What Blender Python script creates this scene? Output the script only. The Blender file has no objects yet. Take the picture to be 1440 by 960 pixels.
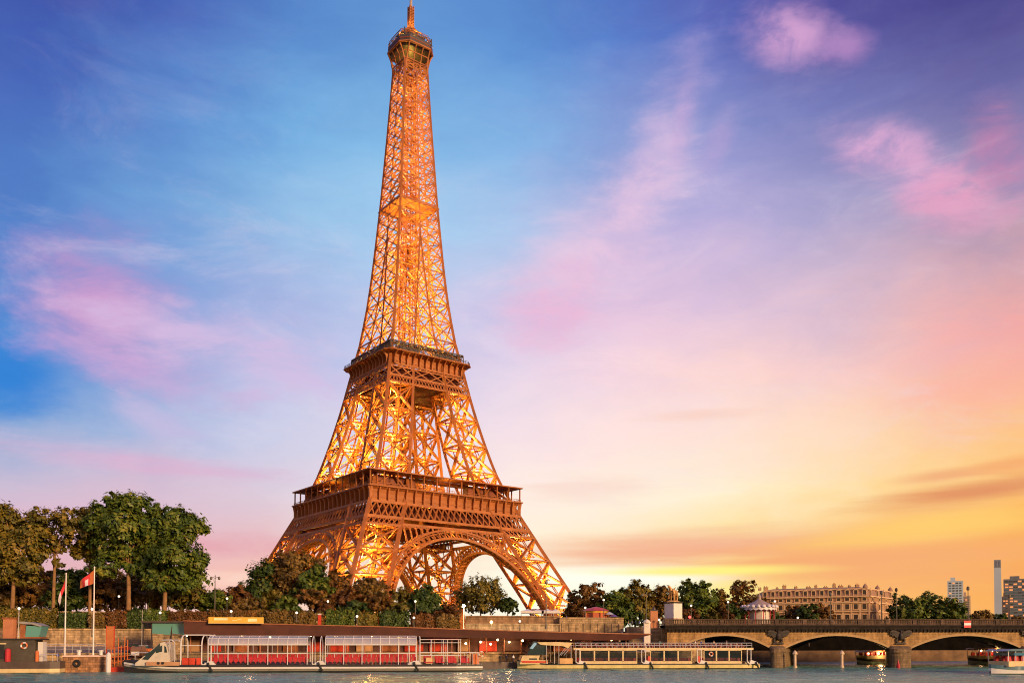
import bpy, bmesh, math, random
from math import sin, cos, pi, radians, sqrt, atan2, tan
from mathutils import Vector, Matrix

scene = bpy.context.scene
COL = scene.collection
random.seed(11)

# ------------------------------------------------------------------ camera
CAM_Z = 5.6
FPX, PITCH = 1280.0, radians(2.0)
PPY = 905.5 - FPX * tan(PITCH)          # the horizon lies on picture row 905.5; the lens is shifted up, not tilted
cam_data = bpy.data.cameras.new("camera")
cam = bpy.data.objects.new("camera", cam_data)
COL.objects.link(cam)
cam.location = (0, 0, CAM_Z)
cam.rotation_euler = (pi / 2 + PITCH, 0, 0)
cam_data.sensor_fit = 'HORIZONTAL'
cam_data.sensor_width = 36.0
cam_data.lens = FPX / 1440.0 * 36.0
cam_data.shift_y = (PPY - 480.0) / 1440.0
cam_data.clip_start = 0.5
cam_data.clip_end = 12000.0
scene.camera = cam

# ------------------------------------------------------------------ exposure and sampling
vs = scene.view_settings
vs.view_transform = 'Standard'
vs.look = 'None'
vs.exposure = 0.0
vs.gamma = 1.0
vs.use_curve_mapping = False
scene.render.engine = 'CYCLES'
cy = scene.cycles
cy.max_bounces = 5
cy.diffuse_bounces = 3
cy.glossy_bounces = 3
cy.transmission_bounces = 4
cy.transparent_max_bounces = 8
cy.caustics_reflective = False
cy.caustics_refractive = False
cy.sample_clamp_indirect = 6.0
cy.filter_width = 1.05
cy.use_denoising = True
try:
    cy.denoiser = 'OPENIMAGEDENOISE'
    cy.denoising_input_passes = 'RGB_ALBEDO_NORMAL'
    cy.denoising_prefilter = 'ACCURATE'
except Exception:
    pass


def s2l(c):
    c = c / 255.0
    return c / 12.92 if c <= 0.04045 else ((c + 0.055) / 1.055) ** 2.4


def lin(rgb):
    return (s2l(rgb[0]), s2l(rgb[1]), s2l(rgb[2]), 1.0)


# ------------------------------------------------------------------ pixel -> world (y = forward)
def ray(px, py):
    a = (px - 720.0) / FPX
    b = -(py - PPY) / FPX
    return Vector((a, cos(PITCH) - b * sin(PITCH), sin(PITCH) + b * cos(PITCH)))


def at(px, py, Y):
    r = ray(px, py)
    t = Y / r.y
    return Vector((r.x * t, Y, CAM_Z + r.z * t))


def azel(px, py):
    r = ray(px, py)
    return atan2(r.x, r.y), atan2(r.z, sqrt(r.x * r.x + r.y * r.y))


# ------------------------------------------------------------------ world: dusk sky
world = bpy.data.worlds.new("World")
scene.world = world
world.use_nodes = True
NT = world.node_tree
NT.nodes.clear()
WN, WL = NT.nodes, NT.links


def wmath(op, a, b=None, c=None, clamp=False):
    n = WN.new('ShaderNodeMath')
    n.operation = op
    n.use_clamp = clamp
    for i, v in enumerate((a, b, c)):
        if v is None:
            continue
        if isinstance(v, (int, float)):
            n.inputs[i].default_value = v
        else:
            WL.new(v, n.inputs[i])
    return n.outputs[0]


def wmix(fac, a, b):
    n = WN.new('ShaderNodeMix')
    n.data_type = 'RGBA'
    if isinstance(fac, (int, float)):
        n.inputs[0].default_value = fac
    else:
        WL.new(fac, n.inputs[0])
    for i, v in ((6, a), (7, b)):
        if isinstance(v, tuple):
            n.inputs[i].default_value = v
        else:
            WL.new(v, n.inputs[i])
    return n.outputs[2]


def wmap(v, a, b, c=0.0, d=1.0, smooth=False):
    n = WN.new('ShaderNodeMapRange')
    n.interpolation_type = 'SMOOTHSTEP' if smooth else 'LINEAR'
    n.clamp = True
    WL.new(v, n.inputs[0])
    for i, q in enumerate((a, b, c, d)):
        n.inputs[i + 1].default_value = q
    return n.outputs[0]


tc = WN.new('ShaderNodeTexCoord')
DIR = tc.outputs['Generated']
sp = WN.new('ShaderNodeSeparateXYZ')
WL.new(DIR, sp.inputs[0])
AZ = wmath('ARCTAN2', sp.outputs[0], sp.outputs[1])
EL = wmath('ARCSINE', sp.outputs[2])

stretch = WN.new('ShaderNodeVectorMath')
stretch.operation = 'MULTIPLY'
WL.new(DIR, stretch.inputs[0])
stretch.inputs[1].default_value = (1.0, 1.0, 2.6)


def wnoise(scale, detail=5.0, rough=0.55, vec=None, dist=0.0):
    n = WN.new('ShaderNodeTexNoise')
    n.inputs['Scale'].default_value = scale
    n.inputs['Detail'].default_value = detail
    n.inputs['Roughness'].default_value = rough
    n.inputs['Distortion'].default_value = dist
    WL.new(vec or stretch.outputs[0], n.inputs['Vector'])
    return n.outputs['Fac']


N1 = wnoise(6.0, 6, 0.58, dist=0.35)
N2 = wnoise(15.0, 6, 0.62, dist=0.25)
streak = WN.new('ShaderNodeVectorMath')
streak.operation = 'MULTIPLY'
WL.new(DIR, streak.inputs[0])
streak.inputs[1].default_value = (1.0, 1.0, 13.0)
N3 = wnoise(4.2, 6, 0.6, streak.outputs[0], 0.3)
N4 = wnoise(9.0, 8, 0.66, dist=0.6)
NB = wmath('ADD', wmath('MULTIPLY', N1, 0.65), wmath('MULTIPLY', N2, 0.35))

# slightly warped coordinates so that the colour bands break up like thin cloud
ELW = wmath('ADD', EL, wmath('MULTIPLY', wmath('SUBTRACT', N1, 0.5), wmap(EL, 0.0, 0.25, 0.012, 0.10)))
AZW = wmath('ADD', AZ, wmath('MULTIPLY', wmath('SUBTRACT', N2, 0.5), 0.10))
UU = wmath('ADD', wmath('DIVIDE', AZW, 2 * pi), 0.5)

COLS = (-30, -22, -15, -8, 0, 7, 13, 20, 30)
ROWS = [
    (-3.0, [(150, 130, 130)] * 9, (150, 130, 130)),
    (0.5, [(235, 190, 190), (245, 200, 185), (250, 205, 185), (253, 225, 200), (255, 250, 225), (255, 252, 220), (255, 236, 140), (252, 190, 100), (250, 168, 78)], (255, 196, 130)),
    (4.0, [(215, 165, 185), (235, 180, 180), (248, 190, 170), (250, 215, 190), (255, 248, 225), (255, 252, 222), (255, 236, 140), (250, 183, 98), (248, 163, 68)], (255, 196, 130)),
    (6.0, [(220, 180, 200), (228, 185, 195), (230, 185, 190), (242, 215, 205), (255, 240, 215), (254, 228, 185), (253, 222, 150), (252, 193, 105), (250, 172, 72)], (255, 194, 135)),
    (8.5, [(200, 185, 210), (215, 185, 205), (220, 200, 215), (236, 220, 225), (255, 236, 222), (255, 240, 215), (255, 240, 205), (255, 222, 160), (254, 190, 90)], (250, 190, 140)),
    (12.0, [(110, 160, 210), (170, 183, 220), (205, 205, 230), (225, 215, 230), (250, 226, 228), (255, 226, 220), (255, 225, 210), (255, 218, 185), (253, 195, 135)], (245, 188, 150)),
    (16.0, [(40, 130, 210), (130, 163, 215), (190, 195, 230), (205, 205, 235), (235, 215, 232), (250, 215, 222), (252, 212, 208), (250, 203, 195), (246, 176, 165)], (235, 185, 165)),
    (20.0, [(75, 130, 205), (120, 155, 215), (165, 180, 225), (185, 195, 232), (215, 200, 230), (228, 195, 222), (225, 195, 220), (222, 190, 207), (216, 165, 172)], (220, 180, 175)),
    (25.0, [(70, 118, 195), (105, 158, 215), (145, 190, 230), (165, 205, 238), (172, 200, 236), (196, 185, 224), (188, 175, 220), (170, 163, 205), (152, 140, 180)], (185, 170, 205)),
    (30.0, [(62, 98, 184), (88, 140, 208), (112, 173, 225), (130, 188, 232), (130, 180, 230), (135, 160, 216), (138, 147, 207), (119, 123, 186), (104, 98, 160)], (160, 155, 205)),
    (35.0, [(48, 66, 160), (66, 104, 188), (83, 138, 206), (98, 155, 215), (88, 145, 212), (80, 120, 202), (84, 102, 186), (86, 84, 162), (72, 62, 136)], (130, 135, 195)),
    (41.0, [(42, 48, 142), (58, 82, 170), (68, 112, 190), (76, 128, 200), (76, 122, 196), (66, 98, 180), (72, 78, 164), (72, 62, 148), (58, 48, 128)], (110, 120, 185)),
    (70.0, [(70, 90, 165)] * 9, (95, 110, 175)),
]


def survey(el, az):
    """the colour table was surveyed on another bearing grid; give its bearing and height here"""
    e, a, p, f = radians(el), radians(az), radians(13.15), 1307.0
    x, y, z = sin(a) * cos(e), cos(a) * cos(e), sin(e)
    d, u = y * cos(p) + z * sin(p), -y * sin(p) + z * cos(p)
    q = azel(720 + f * x / d, 600 - f * u / d)
    return math.degrees(q[0]), math.degrees(q[1])


def row_ramp(cols, back, el=None):
    n = WN.new('ShaderNodeValToRGB')
    cr = n.color_ramp
    cr.interpolation = 'B_SPLINE' if False else 'EASE'
    cr.interpolation = 'CARDINAL'
    cr.interpolation = 'LINEAR'
    pts = [(-150, back), (-75, tuple((a + b) // 2 for a, b in zip(cols[0], back)))]
    pts += [((survey(el, a)[0] if el is not None and -1 < el < 50 else a), c) for a, c in zip(COLS, cols)]
    pts += [(75, tuple((a + b) // 2 for a, b in zip(cols[-1], back))), (150, back)]
    while len(cr.elements) < len(pts):
        cr.elements.new(0.5)
    for e, (a, c) in zip(cr.elements, pts):
        e.position = (a + 180) / 360.0
    for e, (a, c) in zip(cr.elements, pts):
        e.color = lin(c)
    WL.new(UU, n.inputs[0])
    return n.outputs[0]


sky = row_ramp(ROWS[0][1], ROWS[0][2])
EN = lambda e: radians(survey(e, 0)[1] if -1 < e < 50 else e)
for (e0, _, _), (e1, c, b) in zip(ROWS[:-1], ROWS[1:]):
    sky = wmix(wmap(ELW, EN(e0), EN(e1)), sky, row_ramp(c, b, e1))

# clouds: soft patches at fixed compass bearings and heights (sizes in degrees)
P2D = 0.0438


def cloud(px, py, rx, ry, rot, rgb, strength=0.8, wob=1.2, noise=None, tex=0.22):
    global sky
    a, e = azel(px, py)
    cmb = WN.new('ShaderNodeCombineXYZ')
    WL.new(AZ, cmb.inputs[0])
    WL.new(EL, cmb.inputs[1])
    m = WN.new('ShaderNodeMapping')
    m.vector_type = 'TEXTURE'
    WL.new(cmb.outputs[0], m.inputs['Vector'])
    m.inputs['Location'].default_value = (a, e, 0)
    m.inputs['Rotation'].default_value = (0, 0, radians(rot))
    m.inputs['Scale'].default_value = (radians(rx * P2D), radians(ry * P2D), 1)
    ln = WN.new('ShaderNodeVectorMath')
    ln.operation = 'LENGTH'
    WL.new(m.outputs[0], ln.inputs[0])
    d = wmath('ADD', ln.outputs[1 if len(ln.outputs) > 1 else 0], wmath('MULTIPLY', wmath('SUBTRACT', noise or NB, 0.5), wob * 2.4))
    mask = wmap(d, 1.35, 0.1, 0.0, strength, True)
    if tex:
        mask = wmath('MULTIPLY', mask, wmap(N4, 0.5 - tex, 0.5 + tex * .6, 0.38, 1.0, True))
    sky = wmix(mask, sky, lin(rgb))


cloud(1120, 52, 66, 36, -8, (212, 160, 208), 0.95, 1.15, None, 0.12)
cloud(1185, 66, 44, 24, 0, (178, 132, 192), 0.85, 1.3)
cloud(1238, 214, 72, 34, -14, (224, 170, 210), 0.95, 1.15, None, 0.12)
cloud(1300, 250, 50, 32, -30, (222, 164, 204), 0.9, 1.2, None, 0.12)
cloud(1350, 285, 66, 42, -10, (228, 158, 192), 0.92, 1.15, None, 0.12)
cloud(1408, 215, 34, 62, 24, (204, 128, 172), 0.85, 1.3, None, 0.15)
cloud(900, 255, 150, 44, 56, (216, 184, 222), 0.62, 1.2)
cloud(835, 350, 150, 80, 42, (238, 200, 224), 0.75, 1.5)
cloud(962, 165, 60, 16, 78, (200, 166, 214), 0.5, 0.9)
cloud(1012, 195, 40, 20, 60, (190, 162, 212), 0.5, 1.2)
cloud(772, 445, 75, 50, 20, (236, 172, 208), 0.6, 1.7)
cloud(10, 530, 95, 52, 0, (8, 122, 212), 0.95, 1.0, None, 0)
cloud(142, 440, 105, 88, -20, (214, 150, 200), 0.85, 1.0)
cloud(180, 520, 150, 30, -10, (206, 166, 214), 0.75, 1.7)
cloud(330, 490, 230, 44, -8, (214, 186, 224), 0.85, 1.7)
cloud(215, 590, 90, 22, -20, (200, 184, 222), 0.7, 1.5)
cloud(230, 655, 220, 16, -3, (222, 172, 204), 0.7, 1.1, N3)
cloud(1405, 490, 150, 80, 10, (250, 158, 152), 0.5, 1.5)
cloud(990, 582, 90, 9, 0, (248, 200, 178), 0.6, 0.9, N3)
cloud(820, 690, 95, 22, 0, (248, 215, 200), 0.7, 1.0, N3)
cloud(960, 770, 300, 27, 2, (244, 177, 140), 1.0, 0.62, N3, 0)
cloud(1200, 790, 260, 38, 0, (246, 168, 104), 0.97, 0.62, N3, 0)
cloud(1300, 742, 180, 20, 4, (255, 204, 96), 0.8, 0.6, N3, 0)
cloud(1380, 690, 160, 17, 5, (228, 146, 90), 1.0, 0.6, N3, 0)
cloud(1330, 668, 70, 9, 4, (242, 172, 114), 0.9, 0.5, N3, 0)
cloud(1425, 652, 60, 10, 4, (246, 168, 100), 0.8, 0.5, N3, 0)
cloud(870, 812, 170, 17, 0, (255, 254, 238), 1.0, 0.4, N3, 0)
cloud(1000, 802, 170, 8, 0, (255, 240, 120), 0.95, 0.4, N3, 0)
cloud(300, 765, 160, 20, 0, (228, 160, 172), 0.8, 1.0, N3)
cloud(330, 812, 120, 10, 0, (252, 214, 196), 0.8, 0.8, N3)
cloud(70, 720, 140, 22, 0, (222, 182, 204), 0.7, 1.0, N3)

# thin high veil that breaks up the gradients
veil = wmath('MULTIPLY', wmap(wnoise(5.0, 9, 0.68, dist=0.9), 0.48, 0.78, 0.0, 0.34, True), wmath('MULTIPLY', wmap(EL, radians(5), radians(14), 0.0, 1.0, True), wmap(EL, radians(22), radians(33), 1.0, 0.15, True)))
sky = wmix(veil, sky, lin((236, 216, 232)))
veil2 = wmath('MULTIPLY', wmap(N4, 0.35, 0.62, 0.07, 0.0, True), wmap(EL, radians(8), radians(20), 0.0, 1.0, True))
sky = wmix(veil2, sky, lin((70, 110, 190)))

# unseen sky behind the viewer: warm tones added as fill, its low part dimmed
back_gain = wmap(wmath('ABSOLUTE', AZ), radians(60), radians(125), 1.0, 0.8, True)
low = wmap(EL, radians(62), radians(20), 0.0, 1.0, True)
gain = wmath('ADD', 1.0, wmath('MULTIPLY', wmath('SUBTRACT', back_gain, 1.0), low))
hsv = WN.new('ShaderNodeHueSaturation')
hsv.inputs['Saturation'].default_value = 0.97
WL.new(sky, hsv.inputs['Color'])
sky = hsv.outputs[0]
vm = WN.new('ShaderNodeVectorMath')
vm.operation = 'SCALE'
WL.new(sky, vm.inputs[0])
WL.new(gain, vm.inputs['Scale'])

SUN_AZ, SUN_EL = radians(138), radians(13)      # bearing from +Y towards +X
nish = WN.new('ShaderNodeTexSky')
nish.sky_type = 'NISHITA'
nish.sun_disc = False
nish.sun_elevation = SUN_EL
nish.sun_rotation = SUN_AZ
bg1 = WN.new('ShaderNodeBackground')
WL.new(vm.outputs[0], bg1.inputs[0])
bg1.inputs[1].default_value = 1.0
bg2 = WN.new('ShaderNodeBackground')
WL.new(nish.outputs[0], bg2.inputs[0])
bg2.inputs[1].default_value = 0.004
adds = WN.new('ShaderNodeAddShader')
WL.new(bg1.outputs[0], adds.inputs[0])
WL.new(bg2.outputs[0], adds.inputs[1])
wo = WN.new('ShaderNodeOutputWorld')
WL.new(adds.outputs[0], wo.inputs[0])
world.cycles.sampling_method = 'MANUAL'
world.cycles.sample_map_resolution = 512

# ------------------------------------------------------------------ sun (low, veiled, warm)
sl = bpy.data.lights.new("sun", 'SUN')
sl.energy = 4.6
sl.angle = radians(10)
sl.color = (1.0, 0.62, 0.32)
sun = bpy.data.objects.new("sun", sl)
COL.objects.link(sun)
sd = Vector((sin(SUN_AZ) * cos(SUN_EL), cos(SUN_AZ) * cos(SUN_EL), sin(SUN_EL)))
sun.rotation_euler = sd.to_track_quat('Z', 'Y').to_euler()

# ------------------------------------------------------------------ materials
MATS = {}


def mat(name, col, rough=0.7, metal=0.0, var=0.18, vscale=0.6, bump=0.0, bscale=6.0, col2=None, spec=0.5, streaks=False):
    if name in MATS:
        return MATS[name]
    m = bpy.data.materials.new(name)
    m.use_nodes = True
    nt = m.node_tree
    b = nt.nodes['Principled BSDF']
    b.inputs['Roughness'].default_value = rough
    b.inputs['Metallic'].default_value = metal
    b.inputs['Specular IOR Level'].default_value = spec
    t = nt.nodes.new('ShaderNodeTexCoord')
    n = nt.nodes.new('ShaderNodeTexNoise')
    n.inputs['Scale'].default_value = vscale
    n.inputs['Detail'].default_value = 6
    n.inputs['Roughness'].default_value = 0.65
    if streaks:
        mp = nt.nodes.new('ShaderNodeMapping')
        mp.inputs['Scale'].default_value = (1, 1, 0.12)
        nt.links.new(t.outputs['Object'], mp.inputs[0])
        nt.links.new(mp.outputs[0], n.inputs['Vector'])
    else:
        nt.links.new(t.outputs['Object'], n.inputs['Vector'])
    r = nt.nodes.new('ShaderNodeValToRGB')
    c1 = tuple(max(0, c * (1 - var)) for c in col)
    c2 = tuple(min(1, c * (1 + var)) for c in (col2 or col))
    r.color_ramp.elements[0].position = 0.32
    r.color_ramp.elements[0].color = (*c1, 1)
    r.color_ramp.elements[1].position = 0.68
    r.color_ramp.elements[1].color = (*c2, 1)
    nt.links.new(n.outputs['Fac'], r.inputs[0])
    nt.links.new(r.outputs[0], b.inputs['Base Color'])
    if bump > 0:
        n2 = nt.nodes.new('ShaderNodeTexNoise')
        n2.inputs['Scale'].default_value = bscale
        n2.inputs['Detail'].default_value = 4
        nt.links.new(t.outputs['Object'], n2.inputs['Vector'])
        bp = nt.nodes.new('ShaderNodeBump')
        bp.inputs['Strength'].default_value = bump
        bp.inputs['Distance'].default_value = 0.15
        nt.links.new(n2.outputs['Fac'], bp.inputs['Height'])
        nt.links.new(bp.outputs[0], b.inputs['Normal'])
    MATS[name] = m
    return m


def emis(name, col, strength):
    if name in MATS:
        return MATS[name]
    m = bpy.data.materials.new(name)
    m.use_nodes = True
    b = m.node_tree.nodes['Principled BSDF']
    b.inputs['Base Color'].default_value = (*col, 1)
    b.inputs['Emission Color'].default_value = (*col, 1)
    b.inputs['Emission Strength'].default_value = strength
    MATS[name] = m
    return m


def leafmat(name, cols, trans=0.25):
    """Foliage: every leaf spray gets its own tone out of the given colours."""
    m = bpy.data.materials.new(name)
    m.use_nodes = True
    nt = m.node_tree
    nt.nodes.clear()
    g = nt.nodes.new('ShaderNodeNewGeometry')
    r = nt.nodes.new('ShaderNodeValToRGB')
    while len(r.color_ramp.elements) < len(cols):
        r.color_ramp.elements.new(0.5)
    for i, (e, c) in enumerate(zip(r.color_ramp.elements, cols)):
        e.position = i / max(1, len(cols) - 1)
        e.color = (*c, 1)
    t = nt.nodes.new('ShaderNodeTexCoord')
    n = nt.nodes.new('ShaderNodeTexNoise')
    n.inputs['Scale'].default_value = 0.28
    n.inputs['Detail'].default_value = 2
    nt.links.new(t.outputs['Object'], n.inputs['Vector'])
    mx = nt.nodes.new('ShaderNodeMath')
    mx.operation = 'MULTIPLY_ADD'
    mx.inputs[1].default_value = 0.5
    nt.links.new(g.outputs['Random Per Island'], mx.inputs[0])
    mr = nt.nodes.new('ShaderNodeMapRange')
    mr.inputs[1].default_value = 0.3
    mr.inputs[2].default_value = 0.7
    mr.inputs[4].default_value = 0.5
    nt.links.new(n.outputs['Fac'], mr.inputs[0])
    nt.links.new(mr.outputs[0], mx.inputs[2])
    nt.links.new(mx.outputs[0], r.inputs[0])
    d = nt.nodes.new('ShaderNodeBsdfDiffuse')
    tr = nt.nodes.new('ShaderNodeBsdfTranslucent')
    gl = nt.nodes.new('ShaderNodeBsdfGlossy')
    gl.inputs['Roughness'].default_value = 0.45
    gl.inputs['Color'].default_value = (0.6, 0.6, 0.6, 1)
    nt.links.new(r.outputs[0], d.inputs[0])
    nt.links.new(r.outputs[0], tr.inputs[0])
    ms = nt.nodes.new('ShaderNodeMixShader')
    ms.inputs[0].default_value = trans
    nt.links.new(d.outputs[0], ms.inputs[1])
    nt.links.new(tr.outputs[0], ms.inputs[2])
    m2 = nt.nodes.new('ShaderNodeMixShader')
    m2.inputs[0].default_value = 0.03
    nt.links.new(ms.outputs[0], m2.inputs[1])
    nt.links.new(gl.outputs[0], m2.inputs[2])
    o = nt.nodes.new('ShaderNodeOutputMaterial')
    nt.links.new(m2.outputs[0], o.inputs[0])
    return m


def glassmat(name, col, rough=0.06, alpha=1.0):
    if name in MATS:
        return MATS[name]
    m = bpy.data.materials.new(name)
    m.use_nodes = True
    b = m.node_tree.nodes['Principled BSDF']
    b.inputs['Base Color'].default_value = (*col, 1)
    b.inputs['Roughness'].default_value = rough
    b.inputs['Specular IOR Level'].default_value = 0.8
    b.inputs['Alpha'].default_value = alpha
    MATS[name] = m
    return m


def stonemat(name, col, bw=1.2, bh=0.5, var=0.25, mortar=0.55):
    if name in MATS:
        return MATS[name]
    m = bpy.data.materials.new(name)
    m.use_nodes = True
    nt = m.node_tree
    b = nt.nodes['Principled BSDF']
    b.inputs['Roughness'].default_value = 0.9
    t = nt.nodes.new('ShaderNodeTexCoord')
    s = nt.nodes.new('ShaderNodeSeparateXYZ')
    nt.links.new(t.outputs['Object'], s.inputs[0])
    ad = nt.nodes.new('ShaderNodeMath')
    ad.operation = 'ADD'
    nt.links.new(s.outputs[0], ad.inputs[0])
    nt.links.new(s.outputs[1], ad.inputs[1])
    cb = nt.nodes.new('ShaderNodeCombineXYZ')
    nt.links.new(ad.outputs[0], cb.inputs[0])
    nt.links.new(s.outputs[2], cb.inputs[1])
    br = nt.nodes.new('ShaderNodeTexBrick')
    br.inputs['Scale'].default_value = 1.0
    br.inputs['Brick Width'].default_value = bw
    br.inputs['Row Height'].default_value = bh
    br.inputs['Mortar Size'].default_value = 0.03
    br.inputs['Color1'].default_value = (*[c * (1 - var) for c in col], 1)
    br.inputs['Color2'].default_value = (*[min(1, c * (1 + var)) for c in col], 1)
    br.inputs['Mortar'].default_value = (*[c * mortar for c in col], 1)
    nt.links.new(cb.outputs[0], br.inputs['Vector'])
    n = nt.nodes.new('ShaderNodeTexNoise')
    n.inputs['Scale'].default_value = 0.55
    n.inputs['Detail'].default_value = 8
    n.inputs['Roughness'].default_value = 0.7
    mp = nt.nodes.new('ShaderNodeMapping')
    mp.inputs['Scale'].default_value = (1.6, 1.6, 0.45)
    nt.links.new(t.outputs['Object'], mp.inputs[0])
    nt.links.new(mp.outputs[0], n.inputs['Vector'])
    mr = nt.nodes.new('ShaderNodeMapRange')
    mr.inputs[1].default_value = 0.3
    mr.inputs[2].default_value = 0.72
    mr.inputs[3].default_value = 0.32
    mr.inputs[4].default_value = 1.3
    nt.links.new(n.outputs['Fac'], mr.inputs[0])
    vmx = nt.nodes.new('ShaderNodeVectorMath')
    vmx.operation = 'SCALE'
    nt.links.new(br.outputs['Color'], vmx.inputs[0])
    nt.links.new(mr.outputs[0], vmx.inputs['Scale'])
    nt.links.new(vmx.outputs[0], b.inputs['Base Color'])
    bp = nt.nodes.new('ShaderNodeBump')
    bp.inputs['Strength'].default_value = 0.5
    bp.inputs['Distance'].default_value = 0.05
    nt.links.new(br.outputs['Fac'], bp.inputs['Height'])
    bp.invert = True
    nt.links.new(bp.outputs[0], b.inputs['Normal'])
    MATS[name] = m
    return m


# ------------------------------------------------------------------ mesh builder
class MB:
    def __init__(self):
        self.v, self.f, self.mi = [], [], []

    def add(self, vs, fs, mi=0):
        o = len(self.v)
        self.v += [tuple(p) for p in vs]
        self.f += [tuple(i + o for i in q) for q in fs]
        self.mi += [mi] * len(fs)

    def quad(self, a, b, c, d, mi=0):
        self.add((a, b, c, d), ((0, 1, 2, 3),), mi)

    def box(self, x0, x1, y0, y1, z0, z1, mi=0):
        vs = [(x, y, z) for x in (x0, x1) for y in (y0, y1) for z in (z0, z1)]
        self.add(vs, ((0, 1, 3, 2), (4, 6, 7, 5), (0, 4, 5, 1), (2, 3, 7, 6), (0, 2, 6, 4), (1, 5, 7, 3)), mi)

    def beam(self, a, b, w, h=None, up=None, mi=0):
        a, b = Vector(a), Vector(b)
        d = b - a
        if d.length < 1e-6:
            return
        d.normalize()
        u = Vector(up) if up else Vector((0, 0, 1))
        s = d.cross(u)
        if s.length < 1e-3:
            s = d.cross(Vector((1, 0.3, 0)))
        s.normalize()
        t = s.cross(d)
        h = h or w
        s, t = s * (w / 2), t * (h / 2)
        vs = [a - s - t, a + s - t, a + s + t, a - s + t, b - s - t, b + s - t, b + s + t, b - s + t]
        self.add(vs, ((3, 2, 1, 0), (4, 5, 6, 7), (0, 1, 5, 4), (1, 2, 6, 5), (2, 3, 7, 6), (3, 0, 4, 7)), mi)

    def tube(self, a, b, r0, r1=None, n=8, mi=0, caps=True):
        a, b = Vector(a), Vector(b)
        r1 = r0 if r1 is None else r1
        d = (b - a)
        if d.length < 1e-6:
            return
        d.normalize()
        s = d.cross(Vector((0, 0, 1)))
        if s.length < 1e-3:
            s = Vector((1, 0, 0))
        s.normalize()
        t = d.cross(s)
        vs = []
        for p, r in ((a, r0), (b, r1)):
            for i in range(n):
                q = 2 * pi * i / n
                vs.append(p + s * (r * cos(q)) + t * (r * sin(q)))
        fs = [(i, (i + 1) % n, n + (i + 1) % n, n + i) for i in range(n)]
        if caps:
            fs += [tuple(range(n))[::-1], tuple(range(n, 2 * n))]
        self.add(vs, fs, mi)

    def path(self, pts, r, n=6, mi=0):
        for a, b in zip(pts[:-1], pts[1:]):
            self.tube(a, b, r, r, n, mi)

    def lathe(self, prof, n=16, c=(0, 0, 0), mi=0, sx=1.0, sy=1.0):
        vs = []
        for r, z in prof:
            for i in range(n):
                q = 2 * pi * i / n
                vs.append((c[0] + r * cos(q) * sx, c[1] + r * sin(q) * sy, c[2] + z))
        fs = []
        for k in range(len(prof) - 1):
            for i in range(n):
                fs.append((k * n + i, k * n + (i + 1) % n, (k + 1) * n + (i + 1) % n, (k + 1) * n + i))
        fs.append(tuple(range(n))[::-1])
        fs.append(tuple(range((len(prof) - 1) * n, len(prof) * n)))
        self.add(vs, fs, mi)

    def prism(self, poly, ext, mi=0):
        n = len(poly)
        e = Vector(ext)
        p = [Vector(q) for q in poly]
        vs = p + [q + e for q in p]
        fs = [tuple(range(n))[::-1], tuple(range(n, 2 * n))]
        fs += [(i, (i + 1) % n, n + (i + 1) % n, n + i) for i in range(n)]
        self.add(vs, fs, mi)

    def loft(self, secs, mi=0, closed=True, caps=True):
        n = len(secs[0])
        vs = [p for s in secs for p in s]
        fs = []
        for k in range(len(secs) - 1):
            for i in range(n if closed else n - 1):
                fs.append((k * n + i, k * n + (i + 1) % n, (k + 1) * n + (i + 1) % n, (k + 1) * n + i))
        if caps and closed:
            fs.append(tuple(range(n))[::-1])
            fs.append(tuple(range((len(secs) - 1) * n, len(secs) * n)))
        self.add(vs, fs, mi)

    def mesh(self, name, mats, smooth=False, fix=True):
        me = bpy.data.meshes.new(name)
        me.from_pydata([tuple(p) for p in self.v], [], self.f)
        for m in (mats if isinstance(mats, (list, tuple)) else [mats]):
            me.materials.append(m)
        if any(self.mi):
            me.polygons.foreach_set('material_index', self.mi)
        if smooth:
            me.polygons.foreach_set('use_smooth', [True] * len(me.polygons))
        if fix:
            bm = bmesh.new()
            bm.from_mesh(me)
            bmesh.ops.recalc_face_normals(bm, faces=bm.faces)
            bm.to_mesh(me)
            bm.free()
        me.update()
        return me

    def build(self, name, mats, parent=None, smooth=False, fix=True):
        o = bpy.data.objects.new(name, self.mesh(name, mats, smooth, fix))
        COL.objects.link(o)
        if parent is not None:
            o.parent = parent
        return o


def tag(o, label, cat, group=None, kind=None):
    if label:
        o['label'] = label
    if cat:
        o['category'] = cat
    if group:
        o['group'] = group
    if kind:
        o['kind'] = kind
    return o


def thing(name, label, cat, loc=(0, 0, 0), rz=0.0, group=None):
    o = bpy.data.objects.new(name, None)
    o.empty_display_size = 0.5
    COL.objects.link(o)
    o.location = loc
    o.rotation_euler = (0, 0, rz)
    return tag(o, label, cat, group)


def struct(o):
    o['kind'] = 'structure'
    return o


def dup(root, loc, rz=0.0, label=None, scale=None):
    r = root.copy()
    COL.objects.link(r)
    r.location = loc
    r.rotation_euler = (0, 0, rz)
    if scale:
        r.scale = scale if isinstance(scale, tuple) else (scale,) * 3
    if label:
        r['label'] = label
    for ch in list(root.children):
        c = ch.copy()
        COL.objects.link(c)
        c.parent = r
        for g in list(ch.children):
            d = g.copy()
            COL.objects.link(d)
            d.parent = c
    return r
# ------------------------------------------------------------------ the iron tower
TOWER_X, TOWER_Y, TOWER_Z, TOWER_YAW = -46.0, 386.5, 5.9, radians(36.44)
M_IRON = mat('iron_paint', (0.37, 0.122, 0.028), 0.6, 0.0, 0.22, 0.25, spec=0.4)
M_IRON2 = mat('iron_paint_dark', (0.20, 0.048, 0.016), 0.6, 0.0, 0.2, 0.3, spec=0.4)
M_MASON = stonemat('masonry', (0.40, 0.31, 0.20), 2.0, 0.8)
M_DARK = mat('cabin_dark', (0.05, 0.04, 0.04), 0.5)

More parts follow.
